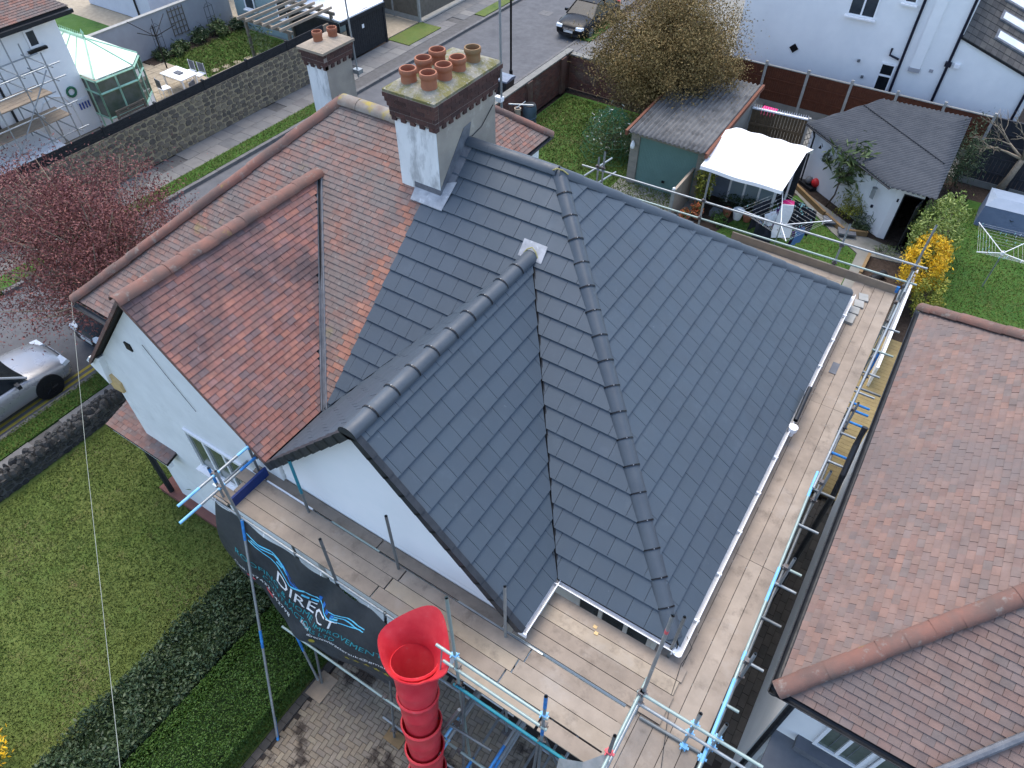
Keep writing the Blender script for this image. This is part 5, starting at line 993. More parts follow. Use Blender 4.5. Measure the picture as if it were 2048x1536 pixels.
for k, x in enumerate((-33.3, -30.9)): window(GH, (x, 25.85, 1.1), (1, 0, 0), (0, 0, 1), .75, 1.3, 1, 1, .07, 'glass_grey', sill='white_plastic')
NB = E('pale_house', (-40, 22, 0), 'pale blue rendered house beyond the far garden wall', 'house'); O('wall', MB().bb((-44, 23.5, 0), (-38.2, 30, 5)), 'blue_white_render', NB); O('downpipe', MB().tube((-39.4, 23.45, 0), (-39.4, 23.45, 5), .05), 'black_plastic', NB)
SHD = E('canopy_store', (-27.7, 27, 0), 'black timber store with flat white canopy roof by the pavement', 'shed'); O('roof', MB().prism([(-29.6, 25.2, 2.1), (-26.1, 25.4, 1.95), (-26.1, 28.6, 1.95), (-29.6, 28.6, 2.1)], (0, 0, .06)), 'tarp', SHD); O('fascia', MB().bb((-26.12, 25.35, 1.78), (-26.06, 28.65, 1.95)), 'black_fence', SHD); O('fascia', MB().bb((-29.6, 25.15, 1.82), (-26.12, 25.2, 2.0)), 'black_fence', SHD); O('wall', MB().bb((-29.5, 25.45, 0), (-26.3, 25.5, 1.8)), 'black_fence', SHD)
GT = E('board_gate', (-26.2, 27.3, 0), 'tall black boarded gate with arched top facing the pavement', 'gate')
for k in range(16): y = 26.0 + k * .16; O('gate_board', MB().bb((-26.22, y + .004, .05), (-26.18, y + .156, 1.75 + .28 * math.sin(math.pi * (k + .5) / 16))), 'black_fence', GT)
O('notice', MB().bb((-26.175, 26.9, 1.2), (-26.17, 27.05, 1.38)), 'print_white', GT)
for y in (25.95, 28.6): O('gate_post', MB().bb((-26.28, y - .06, 0), (-26.15, y + .06, 1.9)), 'black_fence', GT)
FN = E('panel_fence', (-28.5, 31.4, 0), 'weathered grey feather-edge fence with concrete posts beside the far driveway', 'fence')
for k in range(3):
    x0 = -26.35 - k * 1.83
    O('concrete_post', MB().bb((x0 - .06, 31.55, 0), (x0 + .06, 31.67, 1.75)), 'concrete_post', FN); O('gravel_board', MB().bb((x0 - 1.77, 31.58, 0), (x0 - .06, 31.63, .28)), 'concrete_post', FN)
    pnl = O('fence_panel', MB().bb((x0 - 1.77, 31.6, .28), (x0 - .06, 31.62, 1.7)), 'dark_fence', FN)
    for j in range(14): O('board', MB().bb((x0 - 1.77 + j * .122, 31.575, .29), (x0 - 1.77 + j * .122 + .115, 31.598, 1.7)), 'grey_timber', pnl)
O('fence_panel', MB().bb((-26.4, 31.7, .2), (-26.34, 37, 1.6)), 'grey_timber', FN)
sheet('far_corner_grass', -26.3, -24.9, 28.8, 31.6, .035, 'lawn', th=.03); sheet('far_driveway', -30, -26.2, 31.75, 36, .01, 'concrete', th=.05)
# lamp post and cars
LP_ = E('lamp_post', (-17.5, 27.1, 0), 'tall black street lamp column on the pavement behind the chimney', 'lamp post'); O('base', MB().tube((-17.5, 27.1, 0), (-17.5, 27.1, 1.1), .085, 10), 'black_metal', LP_); O('column', MB().tube((-17.5, 27.1, 1.1), (-17.5, 27.1, 6), .05, 10), 'black_metal', LP_); O('lantern', MB().tube((-17.5, 27.1, 5.9), (-18.5, 27.1, 6.05), .06, 8), 'black_metal', LP_)
def car(x, y, rot, paint, label, suv=False, rimm='rim', plate=None):
    t = E('parked_car', (0, 0, 0), label, 'car', 'cars parked along the road'); hw = .9; L = 4.5
    zr, zb = (1.6, 1.0) if suv else (1.42, .92)
    st = [(2.25, .35, .55, .62), (2.18, .22, .68, .78), (1.95, .2, .80, .86), (1.4, .2, .90, .9), (.9, .2, zb, .9), (0, .2, zb + .02, .91), (-1.2, .2, zb + .02, .91), (-1.8, .22, zb, .89), (-2.15, .24, zb - .06, .84), (-2.25, .4, .7, .7)]
    q = []; n = 14
    for (yy, z0, z1, w_) in st:
        h = z1 - z0; prof = [(-.86, 0), (-.97, .12), (-1., .4), (-1., .62), (-.97, .82), (-.86, .95), (-.45, 1.0), (.45, 1.0), (.86, .95), (.97, .82), (1., .62), (1., .4), (.97, .12), (.86, 0)]
        q += [(a * w_, yy, z0 + b * h + (.03 * (1 - a * a) if b > .9 else 0)) for a, b in prof]
    m = MB().add(q, [(i * n + j, (i + 1) * n + j, (i + 1) * n + (j + 1) % n, i * n + (j + 1) % n) for i in range(len(st) - 1) for j in range(n)] + [tuple(range(n)), tuple(range((len(st) - 1) * n, len(st) * n))[::-1]])
    b = O('body', m, paint, t, smooth=True); sub = b.modifiers.new('s', 'SUBSURF'); sub.levels = sub.render_levels = 2
    yb, yf, yrf, yrb = 1.05, .25, -1.3 if suv else -1.0, -2.0 if suv else -1.75
    cab = [(yb, zb - .02, .78), (yf, zr - .06, .62), (-.3, zr, .62), (yrf, zr - .03, .6), (yrb, zb, .72)]
    base = [(-.8, yb + .02, zb - .04), (.8, yb + .02, zb - .04), (.82, yrb - .05, zb - .04), (-.82, yrb - .05, zb - .04)]; top = [(-.62, yf, zr - .05), (.62, yf, zr - .05), (.6, yrf, zr - .04), (-.6, yrf, zr - .04)]
    O('glasshouse', MB().add(base + top, [(0, 1, 5, 4), (1, 2, 6, 5), (2, 3, 7, 6), (3, 0, 4, 7), (4, 5, 6, 7)]), 'glass_dark', t)
    rfm = MB(); g = [(-.6, -.3, 0, .3, .6)]; R3 = []
    for yy, zz in ((yf + .05, zr - .055), (yf - .25, zr - .005), (-.5, zr + .015), (yrf + .1, zr - .005), (yrf - .05, zr - .05)): R3 += [(a * .62 / .6, yy, zz + .022 * (1 - (a / .62) ** 2)) for a in (-.6, -.3, 0, .3, .6)]
    rfm.add(R3, [(i * 5 + j, i * 5 + j + 1, (i + 1) * 5 + j + 1, (i + 1) * 5 + j) for i in range(4) for j in range(4)]); O('roof', rfm, paint, t, smooth=True)
    for sx_ in (-1, 1):
        for (p, q2) in (((sx_ * .81, yb + .03, zb - .02), (sx_ * .63, yf, zr - .04)), ((sx_ * .82, -.45, zb - .02), (sx_ * .625, -.4, zr - .01)), ((sx_ * .82, yrb, zb - .02), (sx_ * .61, yrf, zr - .03))): O('pillar', MB().tube(p, q2, .035, 6), paint, t)
        for yy in (1.4, -1.35):
            wl = O('wheel', MB().tube((sx_ * .70, yy, .33), (sx_ * .915, yy, .33), .33, 24), 'tyre', t, auto=40); O('rim', MB().tube((sx_ * .9, yy, .33), (sx_ * .925, yy, .33), .22, 16), rimm, wl); m = MB()
            for k in range(5): a = k * 1.2566; m.tube((sx_ * .93, yy, .33), (sx_ * .93, yy + .2 * math.cos(a), .33 + .2 * math.sin(a)), .022, 5)
            O('spokes', m, rimm, wl); O('wheel_arch', MB().tube((sx_ * .80, yy, .36), (sx_ * .912, yy, .36), .39, 24), 'tyre', t)
        O('headlight', MB().ob((sx_ * .6, 2.13, .66), (.17, -sx_ * 0.0, 0), (sx_ * -.03, .1, 0), (0, -.02, .06)), 'lamp_glass', t); O('mirror', MB().ob((sx_ * .98, .75, zb + .03), (.09, 0, 0), (0, .05, 0), (0, 0, .06)), 'black_plastic' if paint == 'car_silver' else paint, t); O('tail_light', MB().ob((sx_ * .68, -2.14, .8), (.1, 0, 0), (0, .05, 0), (0, 0, .08)), 'chute_red', t)
    O('grille', MB().bb((-.38, 2.19, .5), (.38, 2.25, .64)), 'black_plastic', t); O('grille_bar', MB().bb((-.32, 2.245, .56), (-.02, 2.262, .62)), 'chrome', t); O('grille_bar', MB().bb((.02, 2.245, .56), (.32, 2.262, .62)), 'chrome', t); O('lower_intake', MB().bb((-.6, 2.16, .26), (.6, 2.235, .4)), 'black_plastic', t)
    pl_ = O('number_plate', MB().bb((-.26, 2.25, .42), (.26, 2.27, .53)), 'plate', t)
    t.location = (x, y, -.105); t.rotation_euler[2] = rot; return t
car(-19.15, 2.85, 0, 'car_silver', 'silver car parked on double yellow lines at the left edge', True, 'rim_dark'); car(-18.95, 8.2, math.pi, 'car_black', 'black and white fronted car half hidden behind the red roof hip', False)
c2 = bpy.data.objects['parked_car.001']; O('bonnet_panel', MB().bb((-.55, 1.3, .9), (.55, 1.9, .905)), 'car_white', None) if False else None
car(-18.45, 36.35, math.pi, 'car_black', 'black saloon car facing the camera at the top of the road'); SB = E('wheelie_bin', (-17.3, 26.3, 0), 'black wheelie bin with pale lid on the pavement behind the large chimney', 'bin'); O('body', MB().add([(-17.55, 26.0, .05), (-17.05, 26.0, .05), (-17.05, 26.5, .05), (-17.55, 26.5, .05), (-17.62, 25.92, 1.05), (-16.98, 25.92, 1.05), (-16.98, 26.6, 1.05), (-17.62, 26.6, 1.05)], [(0, 3, 2, 1), (4, 5, 6, 7), (0, 1, 5, 4), (1, 2, 6, 5), (2, 3, 7, 6), (3, 0, 4, 7)]), 'black_plastic', SB); O('lid', MB().prism([(-17.65, 25.9, 1.05), (-17.65, 25.9, 1.12), (-17.65, 26.3, 1.2), (-17.65, 26.63, 1.15), (-17.65, 26.63, 1.05)], (.7, 0, 0)), 'steel_blue', SB)
sheet('north_yard', -15.7, -9.5, 29.5, 60, -.01, 'concrete', th=.05)
# near roadside wall and trees
NW = stones_wall('flint_wall', -16.05, -8, 5.6, 0, .5, 1, 'low dark flint boundary wall beside the front lawn', n=150, course=.14, mat='dark_stone', mort='pavement_base', th=.36, lw=(.14, .28))
for k in range(290):
    y = -1.6 + k * .0245; r = random.uniform(.07, .13); m = MB(); x = -16.22 + random.uniform(-.17, .17); n_ = 6
    m.lathe((x, y, .44), [(r, 0), (r * .9, .09), (r * .45, .16 + random.uniform(0, .05)), (.001, .18)], n_); O('coping_stone', m, 'dark_stone', NW)
tree('purple_plum_tree', (-17.6, 7.4, 0), (-18.6, 7.0, 3.5), (3.3, 3.0, 2.1), 62000, .038, 'leaf_purple', 'purple-leaved plum tree overhanging the road at the left', bark='bark_pale', tr=.12, clumps=420, seed=3, spread=.11, shell=.3, twigs=200, asp=.8)
tree('bronze_tree', (-10.9, 29.6, 0), (-10.4, 27.5, 3.4), (2.9, 2.6, 2.4), 120000, .044, 'leaf_bronze', 'bronze-brown leafy tree overhanging the garage and brick wall', tr=.16, clumps=320, seed=4, spread=.13, shell=.35, twigs=90, asp=.8)
# ================================================================== REAR GARDENS
BWL = E('brick_wall', (-15.6, 26, 0), 'tall red brick garden wall with concrete coping around the rear lawn', 'wall')
O('wall', MB().bb((-15.85, 21.5, 0), (-15.62, 29.4, 1.6)).bb((-15.62, 29.17, 0), (-11.0, 29.4, 1.5)), 'brick_wall_dark', BWL); O('coping', MB().bb((-15.89, 21.5, 1.6), (-15.58, 29.44, 1.66)), 'concrete', BWL); O('coping', MB().bb((-15.58, 29.13, 1.5), (-11, 29.44, 1.56)), 'concrete', BWL)
for y in (22.5, 25.4, 28.3): O('pier', MB().bb((-15.62, y, 0), (-15.52, y + .4, 1.6)), 'brick_wall_dark', BWL)
pcs = []
for k in range(20):
    z = .02 + k * .078
    for j in range(36):
        y = 21.5 + j * .22 + (k % 2) * .11
        if y + .21 < 29.15: pcs.append((MB().bb((-15.63, y, z), (-15.612, y + .208, z + .066)), Vector((-15.6, y, z)), .014))
    if k < 18:
        for j in range(20):
            x = -15.6 + j * .22 + (k % 2) * .11; pcs.append((MB().bb((x, 29.16, z), (x + .208, 29.178, z + .066)), Vector((x, 29.2, z)), .014))
MAT('wall_brick', (.2, .09, .07), pal=[(.19, .085, .065), (.24, .105, .08), (.15, .075, .062), (.2, .11, .09)], scale=3, rough=.9, stains=[((.26, .24, .19), .9, .52, .72, .6)])
place_pieces('brick', pcs, 'wall_brick', BWL, 300, 'brick_field')
WBT = E('water_butt', (-15.15, 24.95, 0), 'blue-grey plastic water butt with black lid against the brick wall', 'water butt'); O('barrel', MB().lathe((-15.15, 24.95, 0), [(.26, 0), (.3, .2), (.28, .22), (.31, .45), (.29, .47), (.31, .7), (.27, .92), (.26, .95), (.001, .95)], 20), 'water_butt', WBT, auto=30); O('lid', MB().lathe((-15.15, 24.95, .95), [(.25, 0), (.25, .03), (.001, .05)], 20), 'black_plastic', WBT)
CP = E('rear_chimney_pot', (-13.6, 20.5, 0), 'tall clay chimney pot standing by the water butt', 'chimney pot'); O('pot', MB().lathe((-15.1, 23.9, 0), [(.2, 0), (.2, .6), (.13, .75), (.12, 1.15), (.15, 1.15), (.15, 1.25), (.1, 1.25), (.1, .8)], 14), 'flaunching_pale', CP, auto=40)
# netted fruit bush
FBs = tree('fruit_bush', (-11.2, 24.6, 0), (-11.1, 24.6, 1.0), (1.0, .9, .85), 2600, .05, 'leaf_mid', 'white-blossomed fruit bush under green netting on the rear lawn', 'bush', tr=.04, clumps=60, seed=12, twigs=40)
g = np.random.default_rng(5); m = MB(); qs = []
for i in range(9):
    for j in range(18):
        th, ph = (i / 8) * 1.5, j / 18 * 6.283; rj = 1 + .08 * math.sin(j * 2.1) + .05 * math.cos(i * 3); qs.append(Vector((-11.1 + 1.1 * rj * math.cos(th * .98) * math.cos(ph), 24.6 + 1.0 * rj * math.cos(th * .98) * math.sin(ph), .15 + 1.75 * math.sin(th) * rj)))
for i in range(9):
    for j in range(18):
        a = qs[i * 18 + j]
        m.tube(a, qs[i * 18 + (j + 1) % 18], .006, 4, cap=False)
        if i < 8: m.tube(a, qs[(i + 1) * 18 + j], .006, 4, cap=False); m.tube(a, qs[(i + 1) * 18 + (j + 1) % 18], .004, 4, cap=False)
O('netting', m, 'net_green', FBs)
V, F, _ = leaves((-11.1, 24.6, 1.1), (1.0, .9, .9), 160, .06, 40, 77, .2); npobj('blossom', V, F, 'blossom', FBs)
V, F, _ = leaves((-9.9, 25.6, .7), (.7, 1.6, .9), 5000, .06, 50, 78, .25, zmin=.02); npobj('ivy_bank', V, F, 'leaf_dark', label='dark ivy and shrubs banked against the garage side', cat='shrub')
# garage
GA = E('garage', (-8.1, 25.8, 0), 'prefab garage with sage green door and corrugated asbestos roof', 'garage')
O('wall', MB().bb((-9.6, 23.2, 0), (-9.25, 28.4, 2.1)).bb((-6.95, 23.2, 0), (-6.65, 28.4, 2.1)).bb((-9.25, 28.2, 0), (-6.95, 28.4, 2.3)).bb((-9.25, 23.2, 1.98), (-6.95, 23.4, 2.12)), 'block_wall', GA)
for sx_ in ((-9.6, -9.25), (-6.95, -6.65)):
    for k in range(9): O('concrete_block', MB().bb((sx_[0] + .004, 23.19, .01 + k * .23), (sx_[1] - .004, 23.21, .22 + k * .23)), 'block_wall', GA)
dr = O('door', MB().bb((-9.25, 23.26, .02), (-6.95, 23.3, 1.98)), 'sage_paint', GA); m = MB()
for k in range(38): m.bb((-9.23 + k * .06, 23.25, .04), (-9.205 + k * .06, 23.262, 1.95))
O('door_ribs', m, 'sage_paint', dr); O('door_handle', MB().bb((-8.15, 23.2, .42), (-8.05, 23.26, .5)), 'black_metal', dr); O('door_lintel', MB().bb((-9.62, 23.15, 2.1), (-6.6, 23.2, 2.2)), 'sage_paint', GA)
O('wall_lamp', MB().lathe((-9.45, 23.05, 1.55), [(.07, 0), (.09, .1), (.05, .25), (.001, .3)], 10), 'white_plastic', GA)
def corr(poly, zfn, dirv, pitch, amp, mat, parent, name='roof', th=.012, sub=4):
    d = Vector((*dirv, 0)).normalized(); u = Vector((d.y, -d.x, 0)); P = [Vector((x, y, 0)) for x, y in poly]; us = [p.dot(u) for p in P]; lo, hi = min(us), max(us); V = []; F = []; n = int((hi - lo) / pitch * sub); nd = 6
    for i in range(n + 1):
        uu = lo + (hi - lo) * min(max(i / n, 1e-4), 1 - 1e-4); ts = []
        for a, b in zip(P, P[1:] + P[:1]):
            ua, ub = a.dot(u), b.dot(u)
            if (ua - uu) * (ub - uu) <= 0 and abs(ua - ub) > 1e-9: t = (uu - ua) / (ub - ua); ts.append((a.lerp(b, t)).dot(d))
        t0, t1 = min(ts), max(ts)
        for k in range(nd + 1): p = u * uu + d * (t0 + (t1 - t0) * k / nd); V.append((p.x, p.y, zfn(p.x, p.y) + amp * math.sin(2 * math.pi * (uu - lo) / pitch)))
    F = [(i * (nd + 1) + k, (i + 1) * (nd + 1) + k, (i + 1) * (nd + 1) + k + 1, i * (nd + 1) + k + 1) for i in range(n) for k in range(nd)]
    m = MB().add(V, F, .5); o = O(name, m, mat, parent, auto=80); s_ = o.modifiers.new('t', 'SOLIDIFY'); s_.thickness = th; return o
gz = lambda x, y: 2.26 + .05 * (y - 22.9)
corr([(-9.62, 22.85), (-6.62, 22.85), (-6.62, 28.5), (-9.62, 28.5)], gz, (0, 1), .18, .042, 'asbestos', GA)
for x in (-9.72, -6.6): O('barge_board', MB().prism([(x, 22.8, 2.12), (x, 22.8, 2.3), (x, 28.55, 2.58), (x, 28.55, 2.42)], (.1, 0, 0)), 'brown_barge', GA)
# white tarpaulin shelter with panelled front
TS = E('tarpaulin_shelter', (-5.1, 23.8, 0), 'garden store shelter under a white tarpaulin roof with pale blue panels', 'shelter')
def tz(u, v):  # v 0 front,1 ridge
    return 1.98 + .5 * v - .05 * math.sin(math.pi * v) + .015 * math.sin(u * 11)
q = [(-6.58 + 2.94 * i / 24 + .06 * (j / 10), 22.5 + 1.95 * j / 10, tz(i / 24, j / 10) - .03 * math.sin(math.pi * i / 24)) for j in range(11) for i in range(25)]
q += [(-6.3 + 2.85 * i / 24, 24.95, 2.42 + .02 * math.sin(i)) for i in range(25)] + [(-6.3 + 2.85 * i / 24, 25.0, 2.2) for i in range(25)]; q = [(a, b, c) for a, b, c in q]
fr_ = [(x, y - .02, z - .12) for x, y, z in q[:25]]
m = MB().add(q + fr_, [(j * 25 + i, j * 25 + i + 1, (j + 1) * 25 + i + 1, (j + 1) * 25 + i) for j in range(12) for i in range(24)] + [(325 + i, 325 + i + 1, i + 1, i) for i in range(24)]); O('tarpaulin', m, 'tarp', TS, auto=30)
for k in range(3): O('panel', MB().bb((-5.75 + k * .55, 24.02, .05), (-5.25 + k * .55, 24.06, 1.95)), 'pale_blue_panel', TS); O('mullion', MB().bb((-5.79 + k * .55, 23.98, 0), (-5.72 + k * .55, 24.08, 2.0)), 'white_paint', TS)
O('mullion', MB().bb((-4.14, 23.98, 0), (-4.05, 24.08, 2.0)), 'white_paint', TS); O('side_panel', MB().bb((-6.5, 24.05, .05), (-5.8, 24.09, 1.95)), 'steel_blue', TS); O('back_wall', MB().bb((-6.5, 24.9, 0), (-3.6, 24.95, 2.2)), 'dark_fence', TS)
for x in (-6.45, -3.75): O('post', MB().bb((x, 24.0, 0), (x + .06, 24.06, 2.3)), 'white_paint', TS)
for k in range(11): O('picket', MB().bb((-7.0 + .03 * k, 21.4 + k * .18, 0), (-6.97 + .03 * k, 21.56 + k * .18, 1.3)), 'gate_timber', None, label='', cat='') if False else None
PKF = E('picket_fence', (-6.95, 22.3, 0), 'short tan close-board fence panel between garage drive and potted plants', 'fence')
for k in range(20): O('picket', MB().bb((-7.03, 21.45 + k * .1, .02), (-7.0, 21.545 + k * .1, 1.35)), 'flaunching_pale', PKF)
O('cap_rail', MB().bb((-7.06, 21.45, 1.35), (-6.97, 23.45, 1.4)), 'flaunching_pale', PKF)
for y in (21.42, 23.45): O('post', MB().bb((-7.07, y - .05, 0), (-6.97, y + .05, 1.45)), 'concrete_post', PKF); O('finial', MB().lathe((-7.02, y, 1.45), [(.05, 0), (.05, .06), (.001, .1)], 8), 'white_paint', PKF)
# gate between garage and outbuilding with plastic spikes
SGT = E('side_gate', (-5.6, 28, 0), 'weathered timber gate topped with white plastic spikes behind the tarpaulin', 'gate')
for k in range(18): O('board', MB().bb((-6.6 + k * .12, 27.95 + k * .012, .05), (-6.49 + k * .12, 27.98 + k * .012, 1.82)), 'gate_timber', SGT)
for z in (.45, 1.2): O('rail', MB().prism([(-6.6, 27.9, z), (-4.45, 28.12, z), (-4.45, 28.12, z + .09), (-6.6, 27.9, z + .09)], (0, .04, 0)), 'gate_timber', SGT)
O('spike_base', MB().prism([(-6.6, 27.9, 1.85), (-4.45, 28.12, 1.85), (-4.45, 28.12, 1.9), (-6.6, 27.9, 1.9)], (0, .1, 0)), 'white_plastic', SGT)
for k in range(24): O('spike', MB().tube((-6.55 + k * .09, 27.96 + k * .0092, 1.9), (-6.55 + k * .09, 27.96 + k * .0092, 2.02), .018, 6, r1=.008), 'white_plastic', SGT)
for x, y in ((-6.65, 27.95), (-4.4, 28.15)): O('post', MB().bb((x - .05, y - .05, 0), (x + .05, y + .05, 1.95)), 'concrete_post', SGT)
# white outbuilding
OB = E('outbuilding', (-1.2, 27.5, 0), 'white rendered outbuilding with dark corrugated roof and open grey door', 'outbuilding')
w5 = [(-.38, 24.78), (.62, 24.78), (.62, 30.2), (-2.3, 30.2), (-4.05, 27.3)]
for a, b in zip(w5[1:], w5[2:] + w5[:1]): A, Bq = Vector((*a, 0)), Vector((*b, 0)); nn = (Bq - A).cross(Vector((0, 0, 1))).normalized() * -.12; O('wall', MB().prism([A, Bq, Bq + Vector((0, 0, 2.08)), A + Vector((0, 0, 2.08))], nn), 'white_render', OB)
O('front_wall', MB().bb((-.38, 24.78, 0), (-.12, 24.9, 2.08)).bb((-.12, 24.78, 1.85), (.62, 24.9, 2.08)).bb((.5, 24.78, 0), (.62, 24.9, 1.85)), 'white_render', OB)
O('door_frame', MB().bb((-.14, 24.77, 0), (-.1, 24.92, 1.86)).bb((.46, 24.77, 0), (.5, 24.92, 1.86)).bb((-.1, 24.77, 1.82), (.46, 24.92, 1.86)), 'black_fence', OB); O('floor', MB().bb((-.1, 24.9, .0), (.5, 27, .02)), 'soil', OB)
O('open_door', MB().ob((.42, 24.45, .95), (.05, .32, 0), (.018, -.003, 0), (0, 0, .9)), 'dark_door', OB); O('door_handle', MB().bb((.36, 24.2, .95), (.4, 24.3, .99)), 'chrome', OB)
oz = lambda x, y: 2.2 + .045 * ((x + .5) * .62 + (y - 24.4) * .79)
corr([(-.6, 24.3), (.82, 24.3), (.82, 30.4), (-2.35, 30.4), (-4.3, 27.2)], oz, (.62, .79), .13, .024, 'bitumen', OB)
O('ridge_batten', MB().tube((-2.85, 29.5, oz(-2.85, 29.5) + .025), (.6, 26.6, oz(.6, 26.6) + .025), .02, 6), 'black_plastic', OB)
gutter((-.6, 24.3, 2.16), (-4.3, 27.2, 2.16), (-.62, -.79, 0), 'black_plastic', OB, r=.045); O('downpipe', MB().path([(-3.95, 26.95, 2.1), (-3.85, 26.9, 1.9), (-3.8, 26.9, 0)], .035), 'black_plastic', OB)
m = MB()
for k in range(5):
    a = Vector((-4.2, 27.15, .9 + k * .22)); m.tube(a, a + Vector((.25, -.2, .25)), .01, 4); m.tube(a + Vector((.25, -.2, 0)), a + Vector((0, 0, .25)), .01, 4)
O('lattice', m, 'black_metal', OB); O('wall_lamp', MB().tube((-3.4, 26.6, 1.75), (-3.45, 26.45, 1.95), .012, 6).lathe((-3.46, 26.42, 1.78), [(.06, 0), (.02, .1), (.001, .12)], 8), 'black_metal', OB)
O('camera', MB().lathe((-.95, 24.95, .95), [(.05, 0), (.05, .08), (.001, .1)], 8), 'drain_blue_black', OB); O('keypad', MB().bb((-.28, 24.765, 1.5), (-.22, 24.785, 1.62)), 'drain_blue_black', OB)
m = MB()
for k in range(5): m.tube((-1.15 + .03 * k, 25.1 - .02 * k, 1.2), (-1.15 + .03 * k, 25.1 - .02 * k, 1.55), .012, 6)
m.lathe((-1.09, 25.06, 1.6), [(.09, 0), (.09, .02), (.001, .03)], 10); m.tube((-1.09, 25.06, 1.6), (-1.09, 25.06, 1.95), .004, 4); O('wind_chime', m, 'galv', label='steel wind chime hanging on the white outbuilding wall', cat='wind chime')
V, F, _ = leaves((-3.1, 26.3, 1.55), (.17, .17, .17), 500, .04, 60, 90, .15, .8); npobj('topiary_ball', V, F, 'leaf_dark', label='dark green topiary ball hung on the outbuilding wall', cat='plant')
m = MB().bb((-3.9, 26.75, .02), (-2.95, 27.0, .08)); O('tray', MB().prism([(-3.95, 26.9, .01), (-3.3, 26.45, .01), (-2.95, 26.8, .01), (-3.5, 27.1, .01)], (0, 0, .1)), 'black_plastic', label='shallow black tray in the bed under the tarpaulin edge', cat='tray')
O('ball', MB().lathe((-3.22, 26.72, .1), [(.001, 0)] + [(.17 * math.sin(a), .17 - .17 * math.cos(a)) for a in np.linspace(.2, 2.95, 9)] + [(.001, .34)], 14), 'red_toy', label='red ball in the black tray beside the outbuilding', cat='ball', smooth=True); O('ball', MB().lathe((-3.5, 26.8, .1), [(.001, 0)] + [(.15 * math.sin(a), .15 - .15 * math.cos(a)) for a in np.linspace(.2, 2.95, 9)] + [(.001, .3)], 14), 'grey_plastic', label='grey ball in the black tray beside the outbuilding', cat='ball', smooth=True)
# timber sleeper edging + slabs, plants
SLP = [((-4.05, 26.55), (-2.35, 25.05)), ((-2.3, 25.0), (-1.5, 24.38)), ((-1.4, 24.35), (-.7, 24.62)), ((-.33, 22.15), (-.33, 23.5))]
for k, (a, b) in enumerate(SLP):
    A, Bq = Vector((*a, .1)), Vector((*b, .1)); d = (Bq - A); nrm = Vector((-d.y, d.x, 0)).normalized(); O('timber_sleeper', MB().ob((A + Bq) / 2, d / 2, nrm * .05, (0, 0, .1)), 'oak_timber', label=['long timber sleeper edging the bed beside the outbuilding', 'timber sleeper edging in front of the yellow-green bush', 'short timber sleeper at the foot of the outbuilding corner', 'timber sleeper edging the dark bed by the rear scaffold'][k], cat='sleeper', group='sleepers edging the beds')
O('timber_sleeper', MB().bb((-.36, 16, 0), (-.3, 22.1, .18)), 'oak_timber', label='timber sleeper edge running towards the house beside the path', cat='sleeper', group='sleepers edging the beds')
for k, (x, y) in enumerate(((-2.0, 24.72), (-1.35, 24.3))): O('slate_slab', MB().ob((x, y, .14), (.28, .1, 0), (-.07, .2, 0), (0, 0, .035)), 'slab_grey', label=['grey slate slab lying on the sleeper farther from the door', 'grey slate slab lying on the sleeper nearer the door'][k], cat='slab')
tree('loquat_tree', (-2.47, 25.77, 0), (-2.25, 25.85, 1.85), (.75, .65, .65), 420, .17, 'leaf_mid', 'small long-leaved evergreen tree in front of the white outbuilding', tr=.03, clumps=26, seed=15, twigs=26, spread=.25, asp=.5, th=.6)
tree('golden_bush', (-1.6, 25.4, 0), (-1.55, 25.45, .55), (.55, .5, .5), 1500, .05, 'leaf_lime', 'rounded yellow-green bush at the foot of the outbuilding', 'bush', tr=.02, clumps=60, seed=16, twigs=20)
V, F, _ = leaves((-1.0, 24.95, .3), (.4, .35, .3), 300, .13, 20, 17, .3, asp=.2); npobj('strappy_plant', V, F, 'leaf_dark', label='dark strappy plant by the outbuilding doorway', cat='plant')
V, F, _ = leaves((.1, 23.9, .15), (.4, .3, .2), 160, .1, 14, 18, .3, asp=.2); npobj('strappy_plant', V, F, 'leaf_mid', label='thin grassy plant beside the open grey door', cat='plant')
O('membrane_roll', MB().tube((.05, 22.0, .12), (.35, 22.6, .12), .13, 12), 'black_plastic', label='black rolled membrane on the dark bed', cat='roll', auto=40)
# back fence of brown panels
FNB = E('panel_fence', (-3, 32.4, 0), 'dark brown feather-edge fence with concrete posts below the big white house', 'fence')
for k in range(9):
    x0 = -11.2 + k * 1.83; y0 = 32.3 + .03 * k; post = O('concrete_post', MB().bb((x0 - .055, y0 - .055, 0), (x0 + .055, y0 + .055, 1.95)), 'concrete_post', FNB)
    O('gravel_board', MB().bb((x0 + .055, y0 - .02, 0), (x0 + 1.775, y0 + .03, .3)), 'concrete', FNB); mt = 'brown_fence' if k < 7 else 'dark_fence'; pnl = O('fence_panel', MB().bb((x0 + .055, y0 + .0, .3), (x0 + 1.775, y0 + .02, 1.78)), mt, FNB)
    m = MB()
    for j in range(17): m.prism([(x0 + .06 + j * .1, y0 - .004, .31), (x0 + .155 + j * .1, y0 - .016, .31), (x0 + .155 + j * .1, y0 - .002, .31)], (0, 0, 1.46))
    O('feather_edge', m, mt, pnl)
    for z in (.7, 1.25): O('arris_rail', MB().bb((x0 + .056, y0 - .045, z), (x0 + 1.774, y0 - .017, z + .05)), mt, pnl)
    O('capping', MB().bb((x0 + .056, y0 - .04, 1.78), (x0 + 1.774, y0 + .04, 1.82)), 'concrete_post' if k < 7 else 'dark_fence', pnl)
DF = E('panel_fence', (4, 30.2, 0), 'charcoal painted fence behind the bare tree in the neighbour garden', 'fence')
